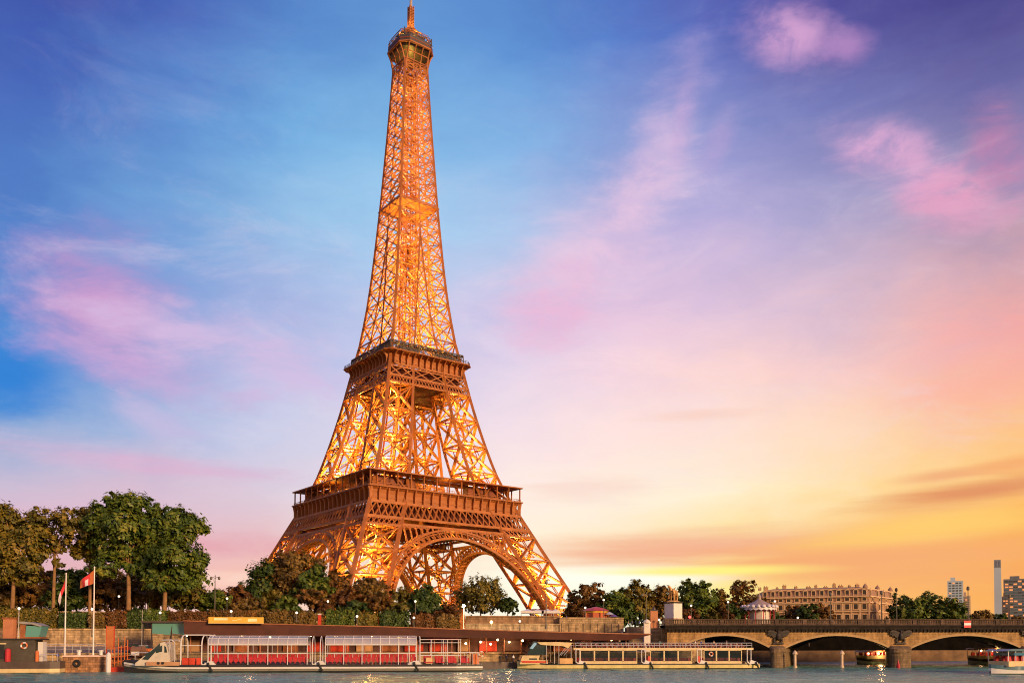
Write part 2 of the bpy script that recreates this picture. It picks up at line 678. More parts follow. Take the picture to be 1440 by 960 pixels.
PROF = [(0, 59.6), (20, 50.4), (36, 42.5), (42.6, 39.4), (51.3, 35.2), (57, 32.6), (67, 28.5), (78.5, 25.2), (90.6, 22.2), (101.5, 19.8),
        (112.6, 17.7), (116, 17.0), (129.5, 14.6), (149, 12.4), (166, 11.0), (183, 9.85), (201, 8.7), (219, 7.75), (233, 7.0), (255.6, 5.9), (267, 5.4), (276, 5.0)]
LEGW = [(0, 15.5), (52, 15.0), (57, 14.5), (107, 11.2), (116, 10.4), (150, 9.9), (183, 9.85)]


def interp(tab, h):
    if h <= tab[0][0]:
        return tab[0][1]
    for (a, x), (b, y) in zip(tab[:-1], tab[1:]):
        if h <= b:
            return x + (y - x) * (h - a) / (b - a)
    return tab[-1][1]


def TW(h):
    return interp(PROF, h)


def TL(h):
    return interp(LEGW, h)


tower = thing('lattice_tower', 'tall golden lit iron lattice tower on four arched legs behind the riverside trees', 'tower',
              (TOWER_X, TOWER_Y, TOWER_Z), TOWER_YAW)
tower.matrix_world = Matrix.Translation((TOWER_X, TOWER_Y, TOWER_Z)) @ Matrix.Rotation(radians(0.42), 4, 'Y') @ Matrix.Rotation(TOWER_YAW, 4, 'Z')


def rot4(p, k):
    x, y, z = p
    for _ in range(k):
        x, y = -y, x
    return (x, y, z)


def leg_corners(sx, sy, h):
    W, l = TW(h), TL(h)
    return [Vector((sx * W, sy * W, h)), Vector((sx * (W - l), sy * W, h)), Vector((sx * (W - l), sy * (W - l), h)), Vector((sx * W, sy * (W - l), h))]


def twin(mb, a, b, w, off, n):
    """two parallel flats: an open lattice member"""
    o = Vector(n) * (off / 2)
    mb.beam(a + o, b + o, w, w * 0.7)
    mb.beam(a - o, b - o, w, w * 0.7)


def lattice_leg(levels, sx, sy, cw, xw, plain_from=1e9):
    chords, truss = MB(), MB()
    for h0, h1 in zip(levels[:-1], levels[1:]):
        sub = max(1, int((h1 - h0) / 4))
        for j in range(sub):
            ha, hb = h0 + (h1 - h0) * j / sub, h0 + (h1 - h0) * (j + 1) / sub
            for i, (p, q) in enumerate(zip(leg_corners(sx, sy, ha), leg_corners(sx, sy, hb))):
                chords.beam(p, q, cw, cw)
        if h0 >= plain_from:
            continue
        a, b = leg_corners(sx, sy, h0), leg_corners(sx, sy, h1)
        ctr0, ctr1 = sum(a, Vector()) / 4, sum(b, Vector()) / 4
        for i in range(4):
            j = (i + 1) % 4
            n = ((a[i] + a[j]) / 2 - ctr0).normalized()
            twin(chords, a[i], b[j], xw, 0.8, n)
            twin(chords, a[j], b[i], xw, 0.8, n)
            twin(chords, b[i], b[j], xw, 1.0, n)
            # lacing along every diagonal and rail
            mid0, mid1 = (a[i] + a[j]) / 2, (b[i] + b[j]) / 2
            xm = (a[i] + a[j] + b[i] + b[j]) / 4
            truss.beam(xm, mid1, xw * 0.5)
        # diaphragm, lift rails and stair flights inside the leg
        truss.beam(b[0], b[2], xw * 0.7)
        truss.beam(b[1], b[3], xw * 0.7)
        for u, v in ((0.36, 0.5), (0.64, 0.5)):
            def q(c):
                return c[0].lerp(c[1], u).lerp(c[3].lerp(c[2], u), v)
            truss.beam(q(a), q(b), 0.55)
        ns = max(2, int((h1 - h0) / 3.2))
        pts = []
        for k in range(ns + 1):
            t = k / ns
            c = [a[i].lerp(b[i], t) for i in range(4)]
            u = 0.3 if k % 2 else 0.7
            pts.append(c[0].lerp(c[1], u).lerp(c[3].lerp(c[2], u), 0.5))
        for p, r in zip(pts[:-1], pts[1:]):
            truss.beam(p, r, 0.6, 0.25)
        for k in range(ns):
            t = (k + 0.5) / ns
            c = [a[i].lerp(b[i], t) for i in range(4)]
            m = [c[i].lerp(c[(i + 1) % 4], 0.5) for i in range(4)]
            if k % 3 == 0:
                for i in range(4):
                    truss.beam(m[i], m[(i + 1) % 4], 0.28)
    return chords, truss


LEV1 = [3.5, 14, 24, 33.5, 42.8, 52, 57.3]
LEV2 = [57.8, 69.5, 81.0, 92.3, 103.4, 115.4]
M_WEB_SHADE = mat('iron_web_shade', (0.07, 0.017, 0.009), 0.8, 0, 0.3, 0.3, spec=0.2)  # dark iron with the shade of the tower's inside put into its colour
QUADS = [(-1, -1), (1, -1), (1, 1), (-1, 1)]
for sx, sy in QUADS:
    c, t = lattice_leg(LEV1, sx, sy, 1.3, 0.72, 42)
    leg = c.build('leg', M_IRON, tower, fix=False)
    t.build('inner_truss', M_IRON, leg, fix=False)
    mb = MB()
    for p in leg_corners(sx, sy, 0):
        q = [p + Vector((dx, dy, 0)) for dx, dy in ((-3.4, -3.4), (3.4, -3.4), (3.4, 3.4), (-3.4, 3.4))]
        tp = p + Vector((-sx * 1.4, -sy * 1.4, 0))
        r = [tp + Vector((dx, dy, 4.2)) for dx, dy in ((-2.0, -2.0), (2.0, -2.0), (2.0, 2.0), (-2.0, 2.0))]
        mb.loft([[v + Vector((0, 0, -3)) for v in q], q, r])
    mb.build('masonry_base', M_MASON, tower)
for sx, sy in QUADS:
    c, t = lattice_leg(LEV2, sx, sy, 1.05, 0.6, 103)
    leg = c.build('upper_leg', M_IRON, tower, fix=False)
    t.build('inner_truss', M_IRON, leg, fix=False)


def face_pt(k, x, z, inset=0.0):
    return Vector(rot4((x, -(TW(z) - inset), z), k))


def lattice_band(mb, k, x0f, x1f, z0, z1, step, w, inset=0.0, rails=0.6):
    """diamond lattice between heights z0 and z1 on face k; x0f, x1f are functions of z"""
    x00, x10, x01, x11 = x0f(z0), x1f(z0), x0f(z1), x1f(z1)
    n = max(1, round((x10 - x00) / step))
    P = lambda s, t: face_pt(k, (x00 + (x10 - x00) * s) * (1 - t) + (x01 + (x11 - x01) * s) * t, z0 + (z1 - z0) * t, inset)
    for i in range(n):
        s0, s1 = i / n, (i + 1) / n
        mb.beam(P(s0, 0), P(s1, 1), w)
        mb.beam(P(s1, 0), P(s0, 1), w)
    mb.beam(P(0, 0), P(1, 0), rails)
    mb.beam(P(0, 1), P(1, 1), rails)
    return P


# the four arches, girders and friezes of the first stage
AX, AZT, RING = 37.6, 39.9, 3.2
for k in range(4):
    ring = MB()
    N = 46
    for inset, dep in ((-0.2, 1), (3.4, 0)):
        inn, out = [], []
        for i in range(N + 1):
            t = pi * i / N
            zi, zo = max(2.5, AZT * sin(t)), max(2.5, (AZT + RING) * sin(t))
            inn.append(face_pt(k, AX * cos(t), zi, inset))
            out.append(face_pt(k, (AX + RING) * cos(t), zo, inset))
        for i in range(N):
            ring.beam(inn[i], inn[i + 1], 0.9, 0.9)
            ring.beam(out[i], out[i + 1], 0.7, 0.7)
            ring.beam(inn[i], out[i], 0.45)
            if dep:
                ring.beam(inn[i].lerp(out[i], 0.72), inn[i + 1].lerp(out[i + 1], 0.72), 0.3)
            else:
                ring.beam(inn[i], out[i + 1], 0.4)
        if dep:
            front = (inn, out)
    for i in range(0, N):
        ring.beam(front[0][i], inn[i], 0.5)
        ring.beam(front[1][i], out[i], 0.5)
        ring.beam(front[0][i], inn[i + 1], 0.35)
    # soffit plate under the arch
    for i in range(N):
        ring.quad(front[0][i], front[0][i + 1], inn[i + 1], inn[i])
    arch = ring.build('arch', M_IRON, tower, fix=False)
    # round-headed arcade filling the spandrel between arch and girder
    for x in [v * 2.55 for v in range(-11, 12)]:
        zt = 43.2
        if abs(x) >= AX + RING:
            continue
        zb = (AZT + RING) * sqrt(1 - (x / (AX + RING)) ** 2)
        if zt - zb < 0.3 or abs(x) > TW(43) - TL(43) + 0.5:
            continue
        sp_ = MB()
        sp_.beam(face_pt(k, x, zb), face_pt(k, x, zt), 0.55)
        if zt - zb > 1.8:
            for s in (-1, 1):
                pr = None
                for j in range(4):
                    q = (pi / 2) * j / 3
                    p = face_pt(k, x + s * 1.27 * (1 - cos(q)), zt - 1.5 + 1.3 * sin(q))
                    if pr is not None:
                        sp_.beam(pr, p, 0.4)
                    pr = p
        sp_.build('arcade_post', M_IRON, arch, fix=False)

    g = MB()
    inleg = lambda z: TW(z) - TL(z)
    lattice_band(g, k, lambda z: -TW(z), lambda z: TW(z), 46.0, 51.8, 2.9, 0.46, -0.3, 0.9)
    lattice_band(g, k, lambda z: -TW(z), lambda z: -inleg(z), 43.0, 45.7, 2.2, 0.36, -0.3, 0.7)
    lattice_band(g, k, lambda z: inleg(z), lambda z: TW(z), 43.0, 45.7, 2.2, 0.36, -0.3, 0.7)
    g.beam(face_pt(k, -inleg(43.6), 43.6, -0.2), face_pt(k, inleg(43.6), 43.6, -0.2), 0.7, 0.9)
    for s in (-1, 1):
        for z0, z1 in ((38, 43), (43, 46), (46, 52)):
            g.beam(face_pt(k, s * inleg(z0), z0, -0.35), face_pt(k, s * inleg(z1), z1, -0.35), 1.1, 0.9)
    gir = g.build('lattice_girder', M_IRON, tower, fix=False)
    # solid plate for the inner girders behind the lattice, their shade in its colour
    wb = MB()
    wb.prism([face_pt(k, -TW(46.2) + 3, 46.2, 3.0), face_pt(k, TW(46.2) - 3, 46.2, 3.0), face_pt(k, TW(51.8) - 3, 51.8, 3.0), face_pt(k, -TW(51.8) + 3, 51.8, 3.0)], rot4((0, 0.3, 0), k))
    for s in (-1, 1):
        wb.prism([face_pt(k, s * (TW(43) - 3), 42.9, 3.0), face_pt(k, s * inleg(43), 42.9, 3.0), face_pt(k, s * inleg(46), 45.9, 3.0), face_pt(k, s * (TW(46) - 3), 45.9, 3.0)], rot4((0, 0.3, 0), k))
    wb.build('dark_girder_web', M_WEB_SHADE, gir)


def gallery(zb, zf, hb, hf, nbay, chamf):
    """bracketed frieze that flares out from half width hb at zb to hf at the floor zf"""
    pl, br = MB(), [MB() for _ in range(4)]
    prof = [(hb - 1.2, zb), (hb - 1.2, zb + 0.55 * (zf - zb)), (hb - 0.9, zb + 0.8 * (zf - zb)), (hf - 0.45, zf - 0.35), (hf - 0.1, zf - 0.3)]

    def ringpts(h, z):
        c = chamf
        q = [(-h + c, -h), (h - c, -h), (h, -h + c), (h, h - c), (h - c, h), (-h + c, h), (-h, h - c), (-h, -h + c)]
        return [(x, y, z) for x, y in q]
    pl.loft([ringpts(h, z) for h, z in prof], caps=False)
    # floor slab edge and walkway
    o, i_ = ringpts(hf, zf - 0.3), ringpts(hf, zf + 0.25)
    pl.loft([o, i_], caps=False)
    inn = [(x * 0.62, y * 0.62, zf + 0.25) for x, y, z in i_]
    inb = [(x * 0.62, y * 0.62, zf - 0.3) for x, y, z in i_]
    pl.loft([i_, inn], caps=False)
    pl.loft([o, inb], caps=False)
    # moulding lines
    for h, z, w in ((hb - 0.45, zb + 0.1, 0.7), (hb - 1.1, zb + 0.3 * (zf - zb), 0.3), (hf, zf, 0.42)):
        r = ringpts(h, z)
        for a, b in zip(r, r[1:] + r[:1]):
            pl.beam(a, b, w, w)
    for k in range(4):
        L = hb - chamf
        for j in range(nbay + 1):
            x = -L + 2 * L * j / nbay
            poly = [(x - 0.28, -(hb - 1.2), zb + 0.1), (x - 0.28, -(hb + 0.05), zb + 0.1), (x - 0.28, -(hb + 0.1), zb + 0.5 * (zf - zb)),
                    (x - 0.28, -(hb + 0.3 * (hf - hb) + 0.15), zb + 0.74 * (zf - zb)), (x - 0.28, -(hf - 0.06), zf - 0.45), (x - 0.28, -(hb - 1.2), zf - 0.45)]
            br[k].prism([rot4(p, k) for p in poly], rot4((0.56, 0, 0), k))
        br[k].beam(rot4((-L, -(hb - 0.2), zb + 0.25), k), rot4((L, -(hb - 0.2), zb + 0.25), k), 0.3)
    return pl, br, ringpts


pl, br, rp = gallery(52.0, 57.6, 35.2, 35.9, 18, 0.3)
gal = pl.build('gallery', M_IRON, tower)
for q in br:
    q.build('bracket_row', M_IRON, gal)
# canopy of the first gallery, its posts, balustrade and the pavilions behind
ROOF = 63.9
rf, po, bal, pav = MB(), MB(), MB(), MB()
rf.loft([rp(35.9, ROOF - 0.45), rp(35.9, ROOF)], caps=False)
rf.loft([rp(35.9, ROOF), [(x * 0.8, y * 0.8, ROOF + 0.5) for x, y, z in rp(35.9, ROOF)]], caps=False)
rf.loft([rp(35.9, ROOF - 0.45), [(x * 0.8, y * 0.8, ROOF - 0.4) for x, y, z in rp(35.9, ROOF)]], caps=False)
gal_roof = rf.build('canopy', M_IRON, gal)
for k in range(4):
    for j in range(13):
        x = -34.9 + 69.8 * j / 12
        if j < 12:
            po = MB()
            po.beam(rot4((x, -34.9, 57.8), k), rot4((x, -34.9, ROOF - 0.4), k), 0.42)
            po.build('post', M_IRON, gal, fix=False)
        if j in (0, 1, 3, 5, 7, 9, 11):
            po = MB()
            po.beam(rot4((x + 2.9, -30.5, 57.8), k), rot4((x + 2.9, -30.5, ROOF - 0.4), k), 0.35)
            po.build('inner_post', M_IRON, gal, fix=False)
    for z in (58.2, 58.9):
        bal.beam(rot4((-35.2, -35.2, z), k), rot4((35.2, -35.2, z), k), 0.14)
    for j in range(60):
        x = -35.2 + 70.4 * j / 60
        bal.beam(rot4((x, -35.2, 57.8), k), rot4((x, -35.2, 58.95), k), 0.1)
    for x0, x1 in ((-29, -12.5), (12.5, 29)):
        pav.prism([rot4(p, k) for p in ((x0, -29.5, 57.9), (x1, -29.5, 57.9), (x1, -29.5, 62.9), (x0, -29.5, 62.9))], rot4((0, 4.0, 0), k))
    pav.prism([rot4(p, k) for p in ((-12.5, -29.5, 62.3), (12.5, -29.5, 62.3), (12.5, -29.5, 63.3), (-12.5, -29.5, 63.3))], rot4((0, 4.0, 0), k))
    pav.prism([rot4(p, k) for p in ((-12.5, -29.5, 57.9), (12.5, -29.5, 57.9), (12.5, -29.5, 58.8), (-12.5, -29.5, 58.8))], rot4((0, 4.0, 0), k))
    for j in range(6):
        x = -12.5 + 25 * j / 5
        pav.beam(rot4((x, -29.4, 58.5), k), rot4((x, -29.4, 62.7), k), 0.3)
bal.build('balustrade', M_IRON, gal, fix=False)
pav.build('pavilion', M_IRON2, gal)

# belt under the second gallery
for k in range(4):
    g = MB()
    f0, f1 = (lambda z: -TW(z)), (lambda z: TW(z))
    inleg = lambda z: TW(z) - TL(z)
    lattice_band(g, k, f0, f1, 103.6, 106.4, 1.5, 0.26, -0.25, 0.6)
    lattice_band(g, k, lambda z: -TW(z), lambda z: -inleg(z), 106.6, 110.4, 5.6, 0.4, -0.2, 0.5)
    lattice_band(g, k, lambda z: inleg(z), lambda z: TW(z), 106.6, 110.4, 5.6, 0.4, -0.2, 0.5)
    lattice_band(g, k, lambda z: -inleg(z), inleg, 106.6, 110.4, 7.0, 0.4, -0.2, 0.5)
    for s in (-1, 1):
        g.beam(face_pt(k, s * inleg(95), 95, -0.2), face_pt(k, s * inleg(110.6), 110.6, -0.2), 0.9)
    gir = g.build('lattice_girder', M_IRON, tower, fix=False)
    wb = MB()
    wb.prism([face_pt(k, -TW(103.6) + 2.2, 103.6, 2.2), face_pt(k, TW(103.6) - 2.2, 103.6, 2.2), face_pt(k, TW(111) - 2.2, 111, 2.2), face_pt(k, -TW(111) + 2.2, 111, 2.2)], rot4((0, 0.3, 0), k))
    wb.build('dark_girder_web', M_WEB_SHADE, gir)  # shade-coloured backing plate behind the upper lattice
pl, br, rp = gallery(111.3, 116.6, 18.6, 20.7, 11, 2.6)
gal2 = pl.build('gallery', M_IRON, tower)
for q in br:
    q.build('bracket_row', M_IRON, gal2)
bal, up = MB(), MB()
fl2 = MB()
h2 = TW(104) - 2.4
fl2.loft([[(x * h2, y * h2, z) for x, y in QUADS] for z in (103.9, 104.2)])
fl2.build('dark_soffit', M_WEB_SHADE, gal2)  # closing sheet added below the platform, the shade there painted into it
R = rp(20.5, 0)
for a, b in zip(R, R[1:] + R[:1]):
    a, b = Vector(a), Vector(b)
    n = max(2, int((b - a).length / 1.2))
    for i in range(n):
        p = a.lerp(b, i / n)
        bal.beam(p + Vector((0, 0, 116.8)), p + Vector((0, 0, 118.2)), 0.12)
    for z in (117.5, 118.2):
        bal.beam(a + Vector((0, 0, z)), b + Vector((0, 0, z)), 0.15)
bal.build('balustrade', M_DARK, gal2, fix=False)
for k in range(4):
    for x0, x1 in ((-13, -4), (4, 13)):
        up.prism([rot4(p, k) for p in ((x0, -17.4, 116.9), (x1, -17.4, 116.9), (x1, -17.0, 120.2), (x0, -17.0, 120.2))], rot4((0, 3.2, 0), k))
    for j in range(13):
        x = -17.6 + 35.2 * j / 12
        up.beam(rot4((x, -17.6, 116.9), k), rot4((x, -17.2, 121.8), k), 0.24)
        if j < 12:
            up.beam(rot4((x, -17.6, 118.4), k), rot4((x + 2.93, -17.2, 121.8), k), 0.2)
            up.beam(rot4((x, -17.2, 121.8), k), rot4((x + 2.93, -17.6, 118.4), k), 0.2)
    up.beam(rot4((-17.4, -17.3, 121.8), k), rot4((17.4, -17.3, 121.8), k), 0.45)
    up.prism([rot4(p, k) for p in ((-17.2, -17.1, 121.2), (17.2, -17.1, 121.2), (14.2, -13.5, 121.5), (-14.2, -13.5, 121.5))], (0, 0, 0.2))
up.build('kiosk_row', mat('kiosk_dark_iron', (0.075, 0.045, 0.03), .6, 0, .25, .4), gal2)  # dark brown iron for the kiosks and struts

# the tapering shaft above the second gallery
hs, h = [116.8], 116.8
while h < 265:
    h += max(5.6, TW(h) * 0.66)
    hs.append(min(h, 267.5))
hs[-1] = 267.5
sh, fine = MB(), MB()
for h0, h1 in zip(hs[:-1], hs[1:]):
    cw = 0.42 + 0.45 * TW(h0) / 17
    xw = 0.32 + 0.2 * TW(h0) / 17
    g0, g1 = max(0, TW(h0) - TL(h0)) if h0 < 183 else 0, max(0, TW(h1) - TL(h1)) if h1 < 183 else 0
    for k in range(4):
        W0, W1 = TW(h0), TW(h1)
        A = [face_pt(k, x, h0) for x in (-W0, -g0, g0, W0)]
        B = [face_pt(k, x, h1) for x in (-W1, -g1, g1, W1)]
        sh.beam(A[0], B[0], cw * 1.25)
        sh.beam(A[1], B[1], cw * 0.8)
        if g0 > 0.3:
            sh.beam(A[2], B[2], cw * 0.8)
            sh.beam(A[1], B[2], xw * 0.8)
            sh.beam(A[2], B[1], xw * 0.8)
        for p, q, r, s in ((A[0], A[1], B[0], B[1]), (A[2], A[3], B[2], B[3])):
            sh.beam(p, s, xw)
            sh.beam(q, r, xw)
            m0, m1 = (p + r) / 2, (q + s) / 2
            fine.beam(m0, m1, xw * 0.6)
        sh.beam(B[0], B[3], xw)
        # inner walls of the four corner posts
        if g0 > 0.8:
            for s in (-1, 1):
                if h0 < 150 and s > 0:
                    continue
                a = Vector(rot4((s * g0, -W0, h0), k))
                b = Vector(rot4((s * g0, -g0, h0), k))
                c = Vector(rot4((s * g1, -W1, h1), k))
                d = Vector(rot4((s * g1, -g1, h1), k))
                fine.beam(a, d, xw * 0.8)
                fine.beam(b, d, cw * 0.7)
                fine.beam(c, d, xw * 0.8)
        else:
            a, b = Vector(rot4((0, -W0, h0), k)), Vector((0, 0, h0))
            c, d = Vector(rot4((0, -W1, h1), k)), Vector((0, 0, h1))
            fine.beam(c, d, xw * 0.7)
    # horizontal diaphragm
    Q = [Vector((sx * TW(h1), sy * TW(h1), h1)) for sx, sy in QUADS]
    for i in range(4):
        fine.beam(Q[i], Q[(i + 2) % 4], xw * 0.7)
shaft = sh.build('shaft', M_IRON, tower, fix=False)
fine.build('inner_bracing', M_IRON, shaft, fix=False)
# lift core
core = MB()
h = 117.0
while h < 262:
    h1 = h + 4.5
    r = 2.6 - 0.9 * (h - 117) / 150
    for k in range(4):
        a, b = Vector(rot4((-r, -r, h), k)), Vector(rot4((r, -r, h), k))
        c, d = a + Vector((0, 0, 4.5)), b + Vector((0, 0, 4.5))
        core.beam(a, c, 0.4)
        core.beam(a, d if int(h) % 2 else c, 0.26)
        core.beam(c, d, 0.3)
        core.beam((a + b) / 2, (c + d) / 2, 0.3)
    h = h1
core.build('lift_core', M_IRON2, tower, fix=False)
mid = MB()
W = TW(196) + 0.6
mid.loft([[(x * W, y * W, 195.4) for x, y in QUADS], [(x * W, y * W, 196.0) for x, y in QUADS]], caps=False)
mid.loft([[(x * W, y * W, 195.7) for x, y in QUADS], [(x * 3, y * 3, 195.7) for x, y in QUADS]], caps=False)
mid.build('landing', M_IRON, tower)


# summit
def octo(h, z, c=0.42):
    c = h * c
    return [(x, y, z) for x, y in ((-h + c, -h), (h - c, -h), (h, -h + c), (h, h - c), (h - c, h), (-h + c, h), (-h, h - c), (-h, -h + c))]


cab = MB()
# open flared corbel: ribs and rings under a dark floor
rib = MB()
CB = [octo(5.5, 263.5, 0.08), octo(5.9, 268.0, 0.14), octo(6.7, 271.5, 0.26), octo(8.1, 274.8, 0.38)]
for q0, q1 in zip(CB[:-1], CB[1:]):
    for a, b in zip(q0, q1):
        rib.beam(a, b, 0.5)
    for k in range(0, 8, 2):
        a, b = Vector(q0[k]), Vector(q0[k + 1])
        c, d = Vector(q1[k]), Vector(q1[k + 1])
        for t in (0.33, 0.67):
            rib.beam(a.lerp(b, t), c.lerp(d, t), 0.36)
for q in CB[1:]:
    for a, b in zip(q, q[1:] + q[:1]):
        rib.beam(a, b, 0.42)
R = octo(8.25, 275.1, 0.38)
for a, b in zip(R, R[1:] + R[:1]):
    rib.beam(a, b, 0.6, 0.6)
summit = rib.build('summit_corbel', M_IRON, tower, fix=False)
cab.loft([octo(6.9, 274.0, 0.36), octo(8.0, 275.0, 0.38), octo(8.15, 275.4, 0.38), octo(8.15, 278.3, 0.38), octo(7.9, 278.6, 0.38)])
cab.loft([octo(5.2, 278.6, 0.36), octo(5.2, 282.4, 0.36), octo(4.4, 283.0, 0.36)])
cabin = cab.build('summit_cabin', M_DARK, tower)
lit = MB()
for k, (a, b) in enumerate(zip(octo(8.2, 276.9, 0.38), (octo(8.2, 276.9, 0.38)[1:] + octo(8.2, 276.9, 0.38)[:1]))):
    lit.beam(a, b, 0.12, 0.5)
lit.build('window_band', M_IRON2, cabin, fix=False)
bz = MB()
for z, h in ((279.6, 8.1), (280.8, 7.9), (282.2, 7.2)):
    R = octo(h, z, 0.38)
    for a, b in zip(R, R[1:] + R[:1]):
        bz.beam(a, b, 0.18)
R0, R1 = octo(8.1, 278.5, 0.38), octo(5.8, 283.4, 0.36)
for a, b, c, d in zip(R0, R0[1:] + R0[:1], R1, R1[1:] + R1[:1]):
    a, b, c, d = Vector(a), Vector(b), Vector(c), Vector(d)
    for t in (0, .33, .67):
        bz.beam(a.lerp(b, t), c.lerp(d, t), 0.16)
bz.build('cage', M_IRON, cabin, fix=False)
for i in range(22):
    q = 2 * pi * i / 22
    p = Vector((7.3 * cos(q), 7.3 * sin(q), 278.6))
    ln = random.uniform(1.0, 3.4)
    ant = MB()
    ant.beam(p, p + Vector((0, 0, ln)), 0.22)
    if i % 3 == 0:
        ant.beam(p + Vector((-0.8, 0, ln)), p + Vector((0.8, 0, ln)), 0.5)
    ant.build('antenna', M_DARK, cabin, fix=False)
for sx, sy in QUADS:
    ant = MB()
    ant.beam((sx * 5.6, sy * 5.6, 279.2), (sx * 6.6, sy * 6.6, 279.6), 0.2)
    ant.tube((sx * 6.6, sy * 6.6, 278.6), (sx * 6.6, sy * 6.6, 282.0), 0.3, 0.3, 6)
    ant.build('antenna', M_DARK, cabin, fix=False)
dm = MB()
for k in range(8):
    q = 2 * pi * k / 8 + pi / 8
    pr = None
    for j in range(6):
        t = j / 5
        r = 5.0 * (1 - t) ** 1.25 + 1.3
        p = Vector((r * cos(q), r * sin(q), 282.8 + 6.2 * t))
        if pr is not None:
            dm.beam(pr, p, 0.4)
            dm.beam(pr, Vector((p.x * cos(pi / 4) - p.y * sin(pi / 4), p.x * sin(pi / 4) + p.y * cos(pi / 4), p.z)), 0.25)
        pr = p
dm.lathe([(2.6, 283.0), (2.3, 286.0), (1.5, 288.5), (1.1, 289.5)], 10)
dm.build('lantern', M_IRON, tower, fix=False)
ms = MB()
for z in [289 + 1.5 * i for i in range(7)]:
    for k in range(4):
        a, b = Vector(rot4((-0.95, -0.95, z), k)), Vector(rot4((0.95, -0.95, z), k))
        up_ = Vector((0, 0, 1.5))
        ms.beam(a, a + up_, 0.3)
        ms.beam(a, b + up_, 0.18)
        ms.beam(b, a + up_, 0.18)
        ms.beam(a, b, 0.3)
ms.tube((0, 0, 289), (0, 0, 299.5), 0.5, 0.5, 8)
mast = ms.build('mast', M_IRON, tower, fix=False)
m2 = MB()
m2.tube((0, 0, 299.2), (0, 0, 322), 0.62, 0.4, 8)
m2.build('aerial', mat('aerial_grey', (0.4, 0.3, 0.27), 0.5), mast)

# the tower's own floodlights
GOLD = (1.0, 0.58, 0.09)


def flood(x, y, z, watts, radius=0.5):
    l = bpy.data.lights.new('floodlight', 'POINT')
    l.energy = watts
    l.color = GOLD
    l.shadow_soft_size = radius
    o = bpy.data.objects.new('floodlight', l)
    COL.objects.link(o)
    o.parent = tower
    o.location = (x, y, z)


FL = 3.1
for sx, sy in QUADS:
    for z, p in ((9, 15000), (20, 14000), (31, 10000), (40, 5500)):
        r = TW(z) - TL(z) / 2
        flood(sx * r, sy * r, z, p * FL * (0.3 if (sx, sy) == (1, 1) else 1.0))
    for z, p in ((61, 12000), (71, 11500), (82, 7500), (93, 4500), (101, 2200)):
        r = TW(z) - TL(z) / 2
        flood(sx * r, sy * r, z, p * FL * (0.3 if (sx, sy) == (1, 1) else 1.0))
z = 122
while z < 266:
    W = TW(z)
    for sx, sy in ((QUADS[0], QUADS[2]) if int(z / 9) % 2 else (QUADS[1], QUADS[3])):
        flood(sx * W * 0.52, sy * W * 0.52, z, 21 * W * W * FL + 500, 0.35)
    z += 8.5
for q in range(4):
    flood(5.6 * cos(q * pi / 2), 5.6 * sin(q * pi / 2), 284.2, 900, .3)
    flood(2.6 * cos(q * pi / 2 + .8), 2.6 * sin(q * pi / 2 + .8), 290.5, 260, .2)
flood(0, 0, 270, 2200)
for k in range(4):
    for q in (38, 62, 90, 118, 142):
        p = face_pt(k, (AX + 2) * cos(radians(q)), (AZT + 2) * sin(radians(q)), 1.6)
        flood(p.x, p.y, p.z, 650, .3)
for k in range(4):
    x, y, z = rot4((0, -33, 60.5), k)
    flood(x, y, z, 900)

# storey heights as built: the shaft above the second gallery is shorter than the drawing the parts were laid out on
STOREY = [(-10, -10), (0, 0), (57.6, 59.2), (116.6, 117.8), (276, 256), (340, 312)]


def remap(h):
    for (a, x), (b, y) in zip(STOREY[:-1], STOREY[1:]):
        if h <= b:
            return x + (y - x) * (h - a) / (b - a)
    return h


done = set()
for o in [c for c in bpy.data.objects if c.type in ('MESH', 'LIGHT')]:
    r = o
    while r.parent is not None:
        r = r.parent
    if r is not tower:
        continue
    if o.type == 'LIGHT':
        o.location.z = remap(o.location.z)
    elif o.data.name not in done:
        done.add(o.data.name)
        for v in o.data.vertices:
            v.co.z = remap(v.co.z)
# ------------------------------------------------------------------ water
M_WATER = bpy.data.materials.new('river_water')
M_WATER.use_nodes = True
nt = M_WATER.node_tree
b = nt.nodes['Principled BSDF']
b.inputs['Base Color'].default_value = (0.13, 0.30, 0.23, 1)
b.inputs['Roughness'].default_value = 0.2
b.inputs['IOR'].default_value = 1.33
t = nt.nodes.new('ShaderNodeTexCoord')
prev = None
for sc_, st, dist in (((0.10, 0.30, 1), 0.9, 1.6), ((0.45, 1.1, 1), 0.7, 0.35), ((1.6, 3.2, 1), 0.4, 0.08)):
    mp = nt.nodes.new('ShaderNodeMapping')
    mp.inputs['Scale'].default_value = sc_
    mp.inputs['Rotation'].default_value = (0, 0, 0.2)
    nt.links.new(t.outputs['Object'], mp.inputs[0])
    n = nt.nodes.new('ShaderNodeTexNoise')
    n.inputs['Scale'].default_value = 1.0
    n.inputs['Detail'].default_value = 4
    n.inputs['Roughness'].default_value = 0.6
    nt.links.new(mp.outputs[0], n.inputs['Vector'])
    bp = nt.nodes.new('ShaderNodeBump')
    bp.inputs['Strength'].default_value = st
    bp.inputs['Distance'].default_value = dist
    nt.links.new(n.outputs['Fac'], bp.inputs['Height'])
    if prev:
        nt.links.new(prev.outputs[0], bp.inputs['Normal'])
    prev = bp
nt.links.new(prev.outputs[0], b.inputs['Normal'])
mb = MB()
# the river surface is a fine wavy sheet near the quay and coarse beyond
import mathutils


def wave(x, y):
    q = mathutils.noise.noise(Vector((x * 0.10, y * 0.30, 0.0))) * 0.24
    q += mathutils.noise.noise(Vector((x * 0.35 + 9, y * 0.9, 4.0))) * 0.09
    return q


